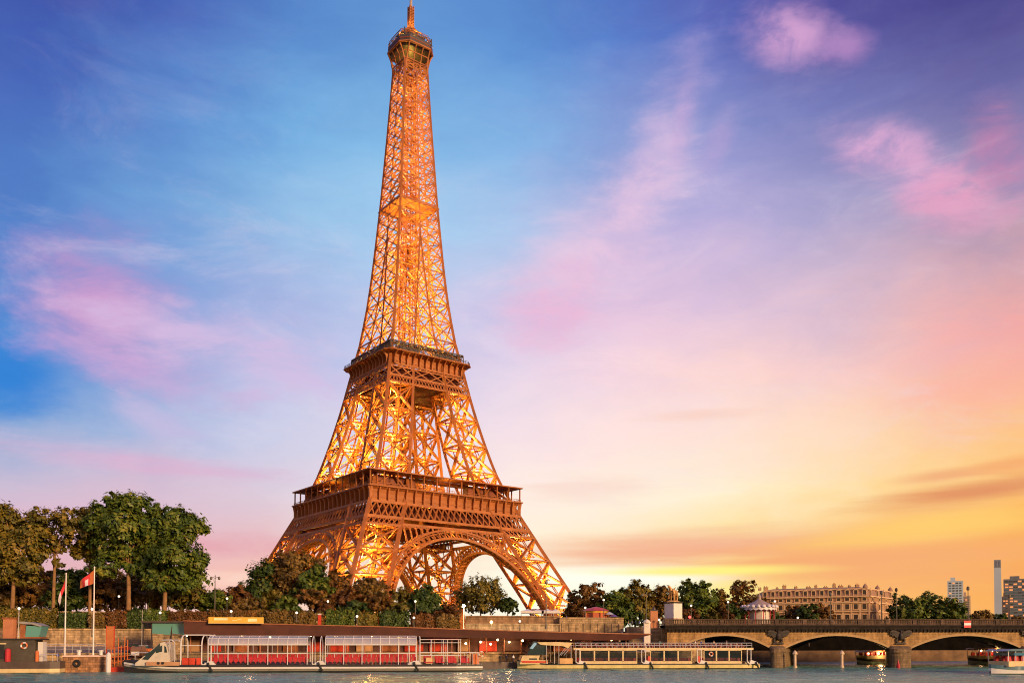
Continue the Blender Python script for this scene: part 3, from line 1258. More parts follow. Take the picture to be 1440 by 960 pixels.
xs = [-170 + 1.3 * i for i in range(262)]
ys = [84 + 0.8 * i for i in range(205)]
vs_ = [(x, y, wave(x, y) if (0 < i < len(xs) - 1 and 0 < j < len(ys) - 1) else 0.0) for j, y in enumerate(ys) for i, x in enumerate(xs)]
nx = len(xs)
mb.add(vs_, [(j * nx + i, j * nx + i + 1, (j + 1) * nx + i + 1, (j + 1) * nx + i) for j in range(len(ys) - 1) for i in range(nx - 1)])
X0, X1, Y0, Y1 = xs[0], xs[-1], ys[0], ys[-1]
for a in ((-6000, X0, -2500, 6000), (X1, 6000, -2500, 6000), (X0, X1, -2500, Y0), (X0, X1, Y1, 6000)):
    mb.quad((a[0], a[2], 0), (a[1], a[2], 0), (a[1], a[3], 0), (a[0], a[3], 0))
struct(mb.build('water', M_WATER, smooth=True, fix=False))

# ------------------------------------------------------------------ ground
M_GROUND = mat('ground_gravel', (0.16, 0.13, 0.09), 0.95, 0, 0.3, 0.15)
M_PAVE = mat('quay_stone', (0.26, 0.20, 0.15), 0.9, 0, 0.25, 0.5, bump=0.2)
M_WALL = stonemat('sandstone', (0.48, 0.33, 0.17), 1.6, 0.55, 0.28)
M_WALL2 = stonemat('pale_sandstone', (0.58, 0.44, 0.26), 1.8, 0.6, 0.2)
M_ASPH = mat('asphalt', (0.05, 0.05, 0.052), 0.9, 0, 0.2, 0.8)

EDGE = [(-420, 128), (-105, 190), (34, 220), (41, 226), (41, 258), (60, 288), (120, 306), (260, 352), (900, 620), (3000, 1500)]
UP = [(-420, 147), (-108, 208), (-6, 232), (24, 239), (39, 239.5)]          # foot of the upper retaining wall


def GZ(x, y):
    if y < 265:
        return 9.0
    return max(6.0, 9.0 - (y - 265) * 0.12) if y < 290 else 6.0


mb = MB()
# lower quay strip between the water edge and the retaining wall
low = [(-420, 128), (-105, 190), (34, 220), (41, 226), (41, 239.5)]
lz = 3.6
for (a, b_, c, d) in (((-420, 128), (-105, 190), (-108, 208), (-420, 147)), ((-105, 190), (34, 220), (24, 239), (-108, 208)), ((34, 220), (41, 226), (41, 239.6), (24, 239))):
    mb.quad((*a, lz), (*b_, lz), (*c, 5.2), (*d, 5.2))
struct(mb.build('quay_pavement', M_PAVE))
mb = MB()
for a, b_ in zip(EDGE[:-1], EDGE[1:]):
    if a[1] > 221:
        continue
    z = lz
    mb.quad((*a, -3), (*b_, -3), (*b_, z), (*a, z))
    mb.beam((a[0], a[1], z + 0.02), (b_[0], b_[1], z + 0.02), 0.8, 0.35)
tag(mb.build('embankment_wall', M_WALL), 'low stone embankment wall at the water edge behind the moored boats', 'wall')
# upper ground: one big sheet reaching the horizon
mb = MB()
gx = [-6000, -900, -420, -300, -200, -108, -57, -6, 24, 41, 60, 120, 260, 500, 900, 3000, 6000]


def front(x):
    if x <= 41:
        P = UP + [(41.0, 239.5)]
    else:
        P = [(41.0, 258.0)] + EDGE[5:]
    if x <= P[0][0]:
        return P[0][1] if x > -421 else 100
    for (x0, y0), (x1, y1) in zip(P[:-1], P[1:]):
        if x <= x1:
            return y0 + (y1 - y0) * (x - x0) / (x1 - x0)
    return P[-1][1] + (x - P[-1][0]) * 0.55


offs = [0, 8, 18, 30, 45, 60, 80, 120, 250, 600, 1500, 5000]
rows = []
for x in gx:
    y0 = front(x)
    rows.append([(x, y0 + o, GZ(x, y0 + o) if o > 0 else 9.0) for o in offs])
vs_, fs_ = [p for r in rows for p in r], []
m_ = len(offs)
for i in range(len(gx) - 1):
    for j in range(m_ - 1):
        fs_.append((i * m_ + j, (i + 1) * m_ + j, (i + 1) * m_ + j + 1, i * m_ + j + 1))
mb.add(vs_, fs_)
struct(mb.build('ground', M_GROUND))
# the near bank where the viewer stands
mb = MB()
mb.quad((-6000, -2500, 3.9), (6000, -2500, 3.9), (6000, -6, 3.9), (-6000, -6, 3.9))
mb.quad((-6000, -6, 3.9), (6000, -6, 3.9), (6000, -6, -3), (-6000, -6, -3))
struct(mb.build('near_bank_ground', M_PAVE))

# retaining wall with hedges above, in its visible stretches
def wall_run(pts, z0, z1, th, m, cap=0.35, capw=0.35):
    mb = MB()
    for a, b_ in zip(pts[:-1], pts[1:]):
        A, B = Vector((*a, 0)), Vector((*b_, 0))
        d = (B - A).normalized()
        n = Vector((-d.y, d.x, 0)) * th
        mb.prism([(A.x, A.y, z0), (B.x, B.y, z0), (B.x + n.x, B.y + n.y, z0), (A.x + n.x, A.y + n.y, z0)], (0, 0, z1 - z0))
        if cap:
            A2, B2 = A - n.normalized() * 0.18, B - n.normalized() * 0.18
            n2 = n.normalized() * (th + 0.4)
            mb.prism([(A2.x, A2.y, z1 + .003), (B2.x, B2.y, z1 + .003), (B2.x + n2.x, B2.y + n2.y, z1 + .003), (A2.x + n2.x, A2.y + n2.y, z1 + .003)], (0, 0, cap))
    return mb


tag(wall_run(UP[:3], 3.0, 8.9, 1.0, M_WALL).build('retaining_wall', M_WALL), 'long golden sandstone retaining wall under the clipped hedges', 'wall')
# terrace wall behind the hedges on the left
P0, P1, P2 = at(-60, 858, 216), at(290, 859, 223), at(400, 861, 226)
tag(wall_run([(P0.x, P0.y), (P1.x, P1.y), (P2.x, P2.y)], 8.5, 13.2, 0.8, M_WALL).build('terrace_wall', M_WALL),
    'ochre stone terrace wall showing between the left hedges below the plane trees', 'wall')
# parapet walls on the right of the long jetty roof
A, B = at(655, 864, 233), at(787, 868, 236)
M_WALL3 = stonemat('brown_sandstone', (0.34, 0.20, 0.10), 1.5, 0.6, 0.25)
w = wall_run([(A.x, A.y), (B.x, B.y)], 5.0, 12.6, 1.2, M_WALL2)
w.mi = [1] * len(w.f)
w.prism([(A.x, A.y - 1.6, 5), (B.x, B.y - 1.6, 5), (B.x, B.y - .01, 5), (A.x, A.y - .01, 5)], (0, 0, 5.597))
w.prism([(A.x, A.y - 1.9, 10.6), (B.x, B.y - 1.9, 10.6), (B.x, B.y - .01, 10.6), (A.x, A.y - .01, 10.6)], (0, 0, 0.3))
tag(w.build('parapet_wall', [M_WALL2, M_WALL3]), 'pale stepped stone parapet wall under the white tents', 'wall')
A, B = at(787, 867, 234), at(877, 872, 236)
w = wall_run([(A.x, A.y), (B.x, B.y)], 5.0, 12.2, 1.4, M_WALL)
for i in range(9):
    p = A.lerp(B, (i + .5) / 9)
    w.box(p.x - .35, p.x + .35, p.y - 0.25, p.y, 5, 11.0)
tag(w.build('parapet_wall', M_WALL), 'brown stone parapet wall with pilasters below the red roofed kiosk', 'wall')
# abutment block beside the bridge, with stairs in front
C0, C1 = at(884, 880, 229), at(984, 880, 226)
mb = MB()
mb.prism([(C0.x, C0.y, 1), (C1.x, C1.y, 1), (C1.x, C1.y + 8, 1), (C0.x, C0.y + 8, 1)], (0, 0, 9.0))
D0 = at(930, 880, 225)
mb.prism([(D0.x, C1.y - 1.2, 0), (C1.x + 1, C1.y - 1.2, 0), (C1.x + 1, C1.y - .01, 0), (D0.x, C1.y - .01, 0)], (0, 0, 9.6))
tag(mb.build('abutment_wall', M_WALL), 'brown stone abutment wall where the bridge meets the quay', 'wall')
mb = MB()
S0, S1 = at(852, 895, 226), at(884, 895, 226)
for i in range(14):
    x = S0.x + (S1.x - S0.x) * i / 14
    mb.box(x, S1.x, S0.y, S0.y + 6, 3.6, 4.0 + i * 0.33)
tag(mb.build('stair_flight', M_WALL2), 'stone stair flight crowded with people left of the bridge', 'stairs')
mb = MB()
p = at(906, 894, 223)
mb.prism([(p.x, p.y, 3.5), (p.x + 1.5, p.y, 3.5), (p.x + 1.5, p.y + 1.4, 3.5), (p.x, p.y + 1.4, 3.5)], (0, 0, 7.3))
mb.lathe([(1.0, 0), (1.1, .2), (0.6, .7), (.1, 1.0)], 10, (p.x + .75, p.y + .7, 10.8))
tag(mb.build('stone_post', mat('pale_stone', (0.72, 0.66, 0.55), 0.8)), 'pale stone gate post at the head of the stairs', 'post')

# ------------------------------------------------------------------ the stone bridge
BY = 222.0
M_BRIDGE = stonemat('bridge_stone', (0.46, 0.27, 0.10), 1.9, 0.62, 0.12, 0.75)
M_BRDARK = mat('bridge_shade_dark', (0.03, 0.024, 0.02), 0.95, 0, 0.4, 0.8, spec=0.1)  # shade under the vaults is put into this near-black; the dark cornice shares it
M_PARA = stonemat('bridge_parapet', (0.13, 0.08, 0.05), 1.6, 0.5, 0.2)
M_BRONZE = mat('old_bronze', (0.035, 0.026, 0.02), 0.6, 0.2, 0.3, 2.0)


def bx_(px):
    return (px - 720) / FPX * BY / (cos(PITCH)) * 1.0


def bX(px, py=905):
    return at(px, py, BY).x


def bZ(py):
    return at(1178, py, BY).z


bridge = thing('arch_bridge', 'long ochre stone bridge of low arches crossing the river on the right', 'bridge', (0, 0, 0))
DEP = 44.0
SKEW = 0.38


def skx(x, y):
    return x + (y - BY) * SKEW

zc, zs, ztop = bZ(893.5), bZ(911.5), bZ(884.5)
arches = [(955, 1083), (1104, 1251), (1281, 1436), (1466, 1626), (1656, 1820)]
ends = (938, 1850)


def arch_z(x, x0, x1):
    c, r = (x0 + x1) / 2, (x1 - x0) / 2
    u = max(-1.0, min(1.0, (x - c) / r))
    # low segmental arch
    s = zc - zs
    R = (r * r + s * s) / (2 * s)
    return zs + sqrt(max(0, R * R - (u * r) ** 2)) - (R - s)


fr = MB()
xsb = [bX(ends[0])]
cuts = []
for a, b_ in arches:
    x0, x1 = bX(a), bX(b_)
    n = 24
    pts = [(x0 + (x1 - x0) * i / n) for i in range(n + 1)]
    cuts.append((x0, x1, pts))
cur = bX(ends[0])
for x0, x1, pts in cuts:
    for Y, s in ((BY, 1), (BY + DEP, -1)):
        k_ = (Y - BY) * SKEW
        fr.quad((cur + k_, Y, zs), (x0 + k_, Y, zs), (x0 + k_, Y, ztop), (cur + k_, Y, ztop))
        for a, b_ in zip(pts[:-1], pts[1:]):
            fr.quad((a + k_, Y, arch_z(a, x0, x1)), (b_ + k_, Y, arch_z(b_, x0, x1)), (b_ + k_, Y, ztop), (a + k_, Y, ztop))
    for a, b_ in zip(pts[:-1], pts[1:]):
        za, zb_ = arch_z(a, x0, x1), arch_z(b_, x0, x1)
        k_ = DEP * SKEW
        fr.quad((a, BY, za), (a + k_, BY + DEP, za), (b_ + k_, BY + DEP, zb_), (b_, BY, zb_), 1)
        # projecting ring of voussoirs
        fr.prism([(a, BY - .12, za), (b_, BY - .12, zb_), (b_, BY - .12, zb_ + .55), (a, BY - .12, za + .55)], (0, .118, 0), 2)
    cur = x1
XE = bX(ends[1])
for Y in (BY, BY + DEP):
    fr.quad((cur + (Y - BY) * SKEW, Y, zs), (XE + (Y - BY) * SKEW, Y, zs), (XE + (Y - BY) * SKEW, Y, ztop), (cur + (Y - BY) * SKEW, Y, ztop))
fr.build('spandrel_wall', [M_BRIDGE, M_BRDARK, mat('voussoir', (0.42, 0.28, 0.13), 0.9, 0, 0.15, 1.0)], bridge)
edges_ = [bX(ends[0])] + [v for x0, x1, _ in cuts for v in (x0, x1)] + [XE]
for i in range(0, len(edges_), 2):
    x0, x1 = edges_[i], edges_[i + 1]
    p = MB()
    # long pier wall with rounded cutwaters and a hooded cap
    r = (x1 - x0) / 2
    c = (x0 + x1) / 2
    if r > 6:
        x1 = x0 + 6 if i else x1
    def outline(rr, ext):
        o = [(c + rr * cos(q), BY - 0.2 + ext * sin(q)) for q in [pi + pi * j / 10 for j in range(11)]]
        o += [(c + rr * cos(q), BY + DEP + 0.2 + ext * sin(q)) for q in [pi * j / 10 for j in range(11)]]
        return [(skx(x, y), y) for x, y in o]
    M_PIER = stonemat('pier_stone', (0.24, 0.16, 0.085), 1.6, .55, .2, .6)
    for rr, ext, za, zb_ in ((r - .02, 2.4, -3, zs - 0.9), (r + .35, 2.9, zs - 0.9, zs - 0.45), (r + .1, 2.6, zs - .45, zs)):
        o = outline(rr, ext)
        p.loft([[(x, y, za) for x, y in o], [(x, y, zb_) for x, y in o]])
    o, o2 = outline(r + .1, 2.6), outline(r - .3, 0.4)
    p.loft([[(x, y, zs + .003) for x, y in o], [(x, y, zs + .7) for x, y in o2]])
    p.build('pier', M_PIER, bridge)
cn = MB()
x0, x1 = bX(ends[0]) - 0.6, XE
cn.box(x0, x1, BY - 0.55, BY + DEP + 0.55, ztop, bZ(880.5))
n = int((x1 - x0) / 0.9)
for i in range(n):
    x = x0 + (x1 - x0) * i / n
    cn.box(x, x + 0.5, BY - 0.5, BY - 0.003, ztop - 0.62, ztop - .003)
cn.box(x0, x1, BY - 0.9, BY + DEP + .9, bZ(880.5) + .003, bZ(878.5))
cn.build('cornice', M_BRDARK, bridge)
pa = MB()
zp = bZ(878.5) + .003
for Y in (BY - 0.55, BY + DEP + 0.1):
    pa.box(x0, x1, Y, Y + 0.42, zp, zp + 0.35)
    pa.box(x0, x1, Y - .06, Y + 0.48, bZ(871.5), bZ(870.2))
    i, x = 0, x0
    while x < x1:
        if i % 14 == 0:
            pa.box(x, x + 1.0, Y - .1, Y + .52, zp, bZ(871.5) - .003)
            x += 1.25
        else:
            pa.box(x, x + 0.3, Y + .12, Y + .3, zp + .35, bZ(871.5) - .003)
            x += 0.42
        i += 1
pa.build('parapet', M_PARA, bridge)
dk = MB()
dk.box(x0, x1, BY - .1, BY + DEP + .1, ztop + 0.5, zp - .01)
dk.build('roadway', M_ASPH, bridge)


def wreath_eagle(px):
    mb = MB()
    c = Vector((bX(px), BY, bZ(894)))
    # spread wings, body, head, talons on a wreath
    for s in (-1, 1):
        w = [(0.0, 0.7), (0.9, 1.2), (2.0, 1.5), (2.75, 1.15), (2.55, 0.75), (2.75, 0.45), (2.2, 0.35), (2.2, 0.0), (1.6, 0.05), (1.35, -0.35), (0.8, -0.3), (0.3, -0.6)]
        pts = [(c.x + s * x, c.y - 0.55, c.z + z) for x, z in w]
        mb.prism(pts, (0, 0.5, 0))
        for j in range(5):
            mb.beam((c.x + s * 0.4, c.y - .6, c.z + 0.9 - j * .2), (c.x + s * (2.6 - j * .3), c.y - .62, c.z + 1.1 - j * .33), 0.16)
    mb.lathe([(0.15, -1.1), (0.5, -.7), (0.62, 0), (0.5, .6), (0.3, .9), (0.36, 1.2), (0.2, 1.5)], 10, (c.x, c.y - .55, c.z))
    mb.beam((c.x + .1, c.y - .7, c.z + 1.25), (c.x + .6, c.y - .8, c.z + 1.15), 0.22)
    for j in range(18):
        q = 2 * pi * j / 18
        mb.beam((c.x + .95 * cos(q), c.y - .3, c.z - 1.0 + .75 * sin(q)), (c.x + .95 * cos(q + .35), c.y - .3, c.z - 1.0 + .75 * sin(q + .35)), 0.4)
    mb.box(c.x - 1.3, c.x + 1.3, c.y - .45, c.y - .003, c.z - 1.95, c.z - 1.65)
    mb.build('eagle_relief', M_BRONZE, bridge)


for px in (1094, 1266, 1451):
    wreath_eagle(px)

# no-entry board fixed to the parapet
s = thing('navigation_sign', 'red board with a white bar on the bridge parapet over the third arch', 'sign', (bX(1358), BY - 1.0, bZ(877.2)))
mb = MB()
mb.box(-0.85, 0.85, -0.06, 0.0, -0.85, 0.85)
mb.build('board', mat('sign_red', (0.62, 0.02, 0.03), 0.4), s)
mb = MB()
mb.box(-0.84, 0.84, -0.09, -0.063, -0.26, 0.3)
mb.build('white_bar', mat('white_paint', (0.8, 0.8, 0.78), 0.45), s)

# upstream far embankment seen through the arches
mb = MB()
for a, b_ in zip(EDGE[4:-1], EDGE[5:]):
    d = Vector((b_[0] - a[0], b_[1] - a[1], 0)).normalized()
    n = Vector((-d.y, d.x, 0))
    mb.prism([(a[0] - n.x * 3, a[1] - n.y * 3, -3), (b_[0] - n.x * 3, b_[1] - n.y * 3, -3), (b_[0], b_[1], -3), (a[0], a[1], -3)], (0, 0, 6.6))
tag(mb.build('landing_quay', mat('damp_stone', (0.17, 0.095, 0.04), .9, 0, .4, .3)), 'low stone landing quay on the far side of the bridge arches', 'quay')
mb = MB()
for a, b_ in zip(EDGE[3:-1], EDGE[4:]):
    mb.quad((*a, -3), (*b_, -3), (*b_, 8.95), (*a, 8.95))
tag(mb.build('river_wall', mat('shade_black_stone', (0.007, 0.006, 0.005), .95, 0, .4, .4, spec=0.0)), 'tall river wall coloured black as deep shade seen through the bridge arches', 'wall')  # the gloom beyond the arches is put into this near-black colour
# ------------------------------------------------------------------ vegetation
M_BARK = mat('bark', (0.26, 0.14, 0.055), 0.9, 0, 0.35, 1.2, bump=0.4)
M_BARKD = mat('bark_dark', (0.10, 0.07, 0.045), 0.95, 0, 0.3, 1.2)
G_OLIVE = leafmat('leaf_olive', [(0.03163, 0.03542, 0.00759), (0.1012, 0.09488, 0.01518), (0.2404, 0.1771, 0.0253), (0.4301, 0.253, 0.04428)], .16)
G_RUST = leafmat('leaf_rust', [(0.03542, 0.0253, 0.00759), (0.1265, 0.07337, 0.01518), (0.253, 0.1202, 0.0253), (0.4174, 0.2024, 0.03795)])
G_GREEN = leafmat('leaf_green', [(0.01437, 0.03163, 0.008625), (0.0575, 0.1006, 0.01725), (0.1437, 0.1869, 0.023), (0.345, 0.2875, 0.04312)], .16)
G_DEEP = leafmat('leaf_deep', [(0.0125, 0.02375, 0.0075), (0.04, 0.0725, 0.015), (0.0875, 0.1313, 0.025), (0.1875, 0.2, 0.0375)])
G_RED = leafmat('leaf_red', [(0.04, 0.02, 0.008), (0.12, 0.055, 0.015), (0.21, 0.09, 0.02), (0.30, 0.14, 0.03)])
G_BROWN = leafmat('leaf_brown', [(0.03906, 0.02812, 0.009375), (0.1329, 0.08594, 0.02188), (0.2656, 0.1562, 0.03125), (0.4219, 0.25, 0.04688)])


def spray(mb, p, nrm, s, rng):
    """one leaf spray: a bent pair of irregular faces"""
    n = nrm.normalized()
    a = n.orthogonal().normalized()
    q = rng.uniform(0, 2 * pi)
    u = a * cos(q) + n.cross(a) * sin(q)
    v = n.cross(u)
    L, Wd = s * rng.uniform(0.7, 1.3), s * rng.uniform(0.4, 0.75)
    dr = n * (-0.25 * s * rng.random())
    mb.add((p - u * L * .5, p + v * Wd * .5 + dr, p + u * L * .5 + dr * 1.5, p - v * Wd * .5 + dr), ((0, 1, 2), (0, 2, 3)))


def crown_mesh(name, clumps, count, size, rng, m, gap=0.0, fill=0.5):
    """clumps: (centre, (rx, ry, rz)); sprays sit through the clump volumes, thicker near their skins"""
    mb = MB()
    tot = sum(c[1][0] * c[1][2] + c[1][1] * c[1][2] for c in clumps)
    for c, r in clumps:
        k = int(count * (r[0] * r[2] + r[1] * r[2]) / tot)
        # sub-tufts give the outline its bumps
        nt_ = max(6, int(k / 34))
        tufts = []
        for _ in range(nt_):
            d = Vector((rng.gauss(0, 1), rng.gauss(0, 1), rng.gauss(0, 1))).normalized()
            rr = rng.uniform(0.3, 1.25) ** fill
            tufts.append((Vector((c[0] + d.x * r[0] * rr, c[1] + d.y * r[1] * rr, c[2] + d.z * r[2] * rr)), d, rng.uniform(0.16, 0.34) * (r[0] + r[2]) / 2))
        for i in range(k):
            t, d, tr = tufts[i % nt_]
            o = Vector((rng.gauss(0, .5), rng.gauss(0, .5), rng.gauss(0, .42)))
            p = t + o * tr * 1.25
            spray(mb, p, d * 0.7 + o * 0.6 + Vector((0, 0, 0.55)), size * rng.choice((.55, .75, .95, 1.2, 1.5)), rng)
    return mb.mesh(name, m, fix=False)


def limb(mb, pts, r0, r1, n=7):
    for i, (a, b) in enumerate(zip(pts[:-1], pts[1:])):
        t0, t1 = i / (len(pts) - 1), (i + 1) / (len(pts) - 1)
        mb.tube(a, b, r0 + (r1 - r0) * t0, r0 + (r1 - r0) * t1, n, caps=False)


def tree(name, label, cat, px, base, top, bot, wpx, Y, m, count, size, seed, bark=None, blobs=None, fork=0.45, trunk_r=None, group=None, dense=1.0, lean=0.0, squash=0.8, low=False):
    """a tree standing at bearing px, its crown between picture rows top and bot at distance Y"""
    rng = random.Random(seed)
    pb = at(px, base, Y)
    gz = GZ(pb.x, Y)
    zt, zb = at(px, top, Y).z, at(px, bot, Y).z
    half = wpx / 2 / FPX * Y
    root = thing(name, label, cat, (pb.x, Y, gz), 0, group)
    zt -= gz
    zb -= gz
    H = zt - zb
    cz = (zt + zb) / 2
    if blobs is None:
        blobs = []
        nb = rng.randint(8, 11)
        for i in range(nb):
            q = 2 * pi * i / nb + rng.uniform(-.3, .3)
            lv = rng.choice((0.14, 0.3, 0.5)) if low else rng.choice((0.25, 0.45, 0.62))
            rr = half * rng.uniform(0.45, 0.75) * (1.0 if lv < 0.6 else 0.75)
            blobs.append(((rr * cos(q), rr * sin(q) * squash, zb + H * (lv + rng.uniform(-.07, .07))), half * rng.uniform(.38, .5), H * rng.uniform(.22, .3)))
        for i in range(4):
            blobs.append(((half * rng.uniform(-.4, .4), half * rng.uniform(-.4, .4), zb + H * rng.uniform(.68, .86)), half * rng.uniform(.3, .42), H * rng.uniform(.15, .2)))
        blobs.append(((0, 0, zb + H * .5), half * .5, H * .38))
        clumps = [((c[0], c[1], min(c[2], zt - rz * 1.0)), (r, r * squash, rz)) for c, r, rz in blobs]
    else:
        clumps = []
        for (bx, by, rx, rz) in blobs:      # picture offsets of each clump
            p = at(px + bx, by, Y)
            r1, r2 = rx / FPX * Y, rz / FPX * Y
            dy = rng.uniform(-.5, .5) * half * .5
            clumps.append(((p.x - pb.x, dy, p.z - gz), (r1, r1 * squash, r2)))
    tr = (trunk_r * .74) if trunk_r else max(0.18, H * 0.022)
    tk = MB()
    hf = max(zb + H * 0.12, 1.0) if blobs else zb
    hf = max(1.2, zb + H * fork * .35)
    sway = [Vector((lean * z / hf + rng.uniform(-.12, .12) * tr * 2, rng.uniform(-.1, .1), z)) for z in (-1.0, hf * .35, hf * .7, hf)]
    sway[0].z = -1.0
    limb(tk, sway, tr * 1.25, tr * .85, 9)
    for c, r in clumps:
        e = Vector(c)
        if e.z < hf * .8:
            continue
        mid = sway[-1].lerp(e, .5) + Vector((rng.uniform(-.5, .5), rng.uniform(-.5, .5), H * .05))
        limb(tk, [sway[-1] * 1.0, mid, e], tr * .55, tr * .12, 6)
    tk.build('trunk', bark or M_BARK, root, smooth=True, fix=False)
    me = crown_mesh('crown', clumps, int(count * dense * (2.5 if low else 2.2)), size * 0.98, rng, m)
    o = bpy.data.objects.new('crown', me)
    COL.objects.link(o)
    o.parent = root
    return root


PLANE = 'plane trees along the promenade'
tree('plane_tree', 'olive brown plane tree at the far left edge above the black boat', 'tree', 18, 856, 704, 824, 118, 222, G_OLIVE, 6500, .95, 1, group=PLANE,
     blobs=[(-40, 730, 30, 26), (-12, 735, 30, 28), (20, 738, 30, 24), (-30, 768, 34, 24), (8, 772, 34, 24), (34, 765, 24, 22), (-20, 800, 30, 20), (14, 806, 24, 16), (30, 792, 18, 16), (-5, 715, 12, 10), (30, 720, 14, 10)], trunk_r=.62)
tree('plane_tree', 'slim airy plane tree with a tall bare orange trunk, left of the first flag', 'tree', 75, 856, 712, 800, 90, 224, G_OLIVE, 3600, .9, 2, group=PLANE,
     blobs=[(-14, 732, 22, 17), (10, 726, 20, 16), (30, 736, 22, 18), (44, 750, 16, 15), (-8, 758, 24, 15), (22, 764, 24, 15), (40, 778, 16, 12), (-24, 780, 14, 10), (8, 790, 12, 8), (48, 722, 12, 10)], trunk_r=.5, fork=.7, dense=.72)
tree('plane_tree', 'narrow rusty plane tree directly behind the second flagpole', 'tree', 126, 856, 714, 806, 56, 228, G_OLIVE, 2600, .9, 3, group=PLANE,
     blobs=[(-8, 736, 18, 18), (8, 750, 20, 18), (-6, 774, 18, 16), (10, 790, 14, 12), (0, 722, 10, 9)], trunk_r=.5, dense=.8)
tree('plane_tree', 'tallest dark green plane tree with a pale forked trunk', 'tree', 180, 856, 694, 820, 118, 221, G_GREEN, 9500, .95, 4, group=PLANE,
     blobs=[(-22, 712, 22, 16), (6, 708, 24, 14), (28, 716, 22, 14), (-36, 736, 22, 18), (-4, 738, 32, 22), (34, 738, 28, 20), (-34, 766, 22, 20), (0, 768, 30, 20), (36, 770, 28, 22), (-26, 794, 20, 16), (12, 792, 20, 14), (-18, 698, 7, 6), (40, 800, 16, 14)], trunk_r=.68)
tree('plane_tree', 'broad green plane tree at the right end of the row beside the pink sky', 'tree', 232, 856, 708, 834, 116, 219, G_GREEN, 8500, .95, 5, group=PLANE,
     blobs=[(12, 726, 26, 16), (36, 738, 20, 14), (52, 744, 8, 7), (-16, 742, 24, 20), (12, 754, 28, 18), (-22, 776, 24, 18), (20, 780, 32, 18), (44, 790, 18, 15), (-18, 806, 22, 15), (14, 808, 28, 15), (42, 812, 16, 12), (-6, 824, 18, 8), (26, 824, 18, 8), (55, 796, 8, 6)], trunk_r=.66)

SHRUB = 'shrubs behind the terrace wall'
SHB = [
    (-8, 800, 848, 60, 233, G_BROWN, 'brown shrub at the left edge under the plane trees'),
    (42, 806, 850, 62, 236, G_RUST, 'rust brown shrub between the first and second plane trunks'),
    (96, 800, 852, 60, 234, G_DEEP, 'dark shrub behind the two flagpoles'),
    (150, 802, 852, 62, 237, G_RUST, 'rusty shrub left of the pale forked trunk'),
    (204, 806, 852, 56, 236, G_BROWN, 'brown shrub between the two biggest plane trunks'),
    (262, 814, 854, 66, 233, G_OLIVE, 'yellow green shrub right of the last plane trunk'),
    (300, 828, 858, 44, 232, G_GREEN, 'low green shrub under the tall street lamp'),
    (328, 820, 860, 50, 236, G_RED, 'reddish shrub left of the dark rounded trees'),
]
for i, (px, top, bot, w_, Y, m, lab) in enumerate(SHB):
    tree('shrub', lab, 'shrub', px, bot, top, bot, w_ * 1.12, Y, m, 2300, .85, 40 + i, M_BARKD, trunk_r=.16, group=SHRUB, low=True)

BACKT = 'trees closing the view behind the plane trees'
for i, (px, top, w_, m, lab) in enumerate([(-4, 790, 90, G_DEEP, 'dark tree filling the gap behind the far left plane tree'), (58, 796, 80, G_BROWN, 'brown tree behind the gap between the first two plane trunks'),
                                           (108, 792, 76, G_GREEN, 'green tree behind the two flags'), (156, 796, 80, G_BROWN, 'brown tree behind the pale forked trunk'),
                                           (208, 800, 84, G_DEEP, 'dark tree behind the gap of the two biggest plane trees'), (266, 818, 70, G_GREEN, 'green tree far behind the tall street lamp')]):
    tree('background_tree', lab, 'tree', px, 856, top, 852, w_, 262, m, 2400, 1.0, 200 + i, M_BARKD, group=BACKT, low=True)

MIDT = 'trees in front of the tower'
tree('dense_tree', 'dark green rounded tree at the left foot of the tower', 'tree', 362, 862, 786, 850, 56, 246, G_DEEP, 3600, .85, 60, M_BARKD, group=MIDT, low=True)
tree('dense_tree', 'big olive brown tree mound before the small left arch of the tower', 'tree', 412, 862, 771, 846, 92, 250, G_BROWN, 5200, .9, 61, M_BARKD, group=MIDT,
     blobs=[(0, 790, 26, 17), (24, 796, 22, 14), (-26, 800, 22, 18), (6, 812, 34, 18), (-20, 824, 28, 18), (30, 820, 20, 16), (8, 834, 34, 14)])
tree('dense_tree', 'round mid green tree beside the olive brown mound', 'tree', 442, 862, 793, 846, 56, 243, G_GREEN, 3200, .85, 62, M_BARKD, group=MIDT, low=True)
tree('dense_tree', 'small rust topped tree left of the near tower leg', 'tree', 480, 862, 800, 846, 46, 250, G_RUST, 2200, .8, 63, M_BARKD, group=MIDT, low=True)
tree('dense_tree', 'dark brown rounded tree against the foot of the near tower leg', 'tree', 520, 862, 809, 850, 58, 252, G_BROWN, 3000, .8, 64, M_BARKD, group=MIDT, low=True)
tree('conical_tree', 'nearly black green tree in front of the far tower leg', 'tree', 599, 866, 821, 862, 52, 240, G_DEEP, 3800, .75, 65, M_BARKD, group=MIDT,
     blobs=[(0, 828, 8, 7), (-6, 838, 14, 9), (8, 840, 14, 9), (-10, 850, 18, 10), (10, 852, 18, 10), (0, 858, 24, 8)])
tree('airy_tree', 'thin pale olive tree between the near leg and the black green tree', 'tree', 566, 866, 822, 858, 44, 262, G_OLIVE, 1300, .75, 66, M_BARKD, group=MIDT)
tree('airy_tree', 'loose olive tree standing alone under the great arch', 'tree', 676, 866, 810, 856, 72, 262, G_OLIVE, 3400, .8, 67, M_BARKD, group=MIDT,
     blobs=[(-8, 824, 20, 12), (12, 820, 18, 9), (-20, 838, 18, 13), (6, 838, 26, 14), (24, 842, 16, 12), (-4, 852, 26, 8)])
tree('dense_tree', 'small dark green tree at the right foot of the olive tree under the arch', 'tree', 714, 866, 838, 864, 30, 258, G_DEEP, 1300, .7, 68, M_BARKD, group=MIDT)

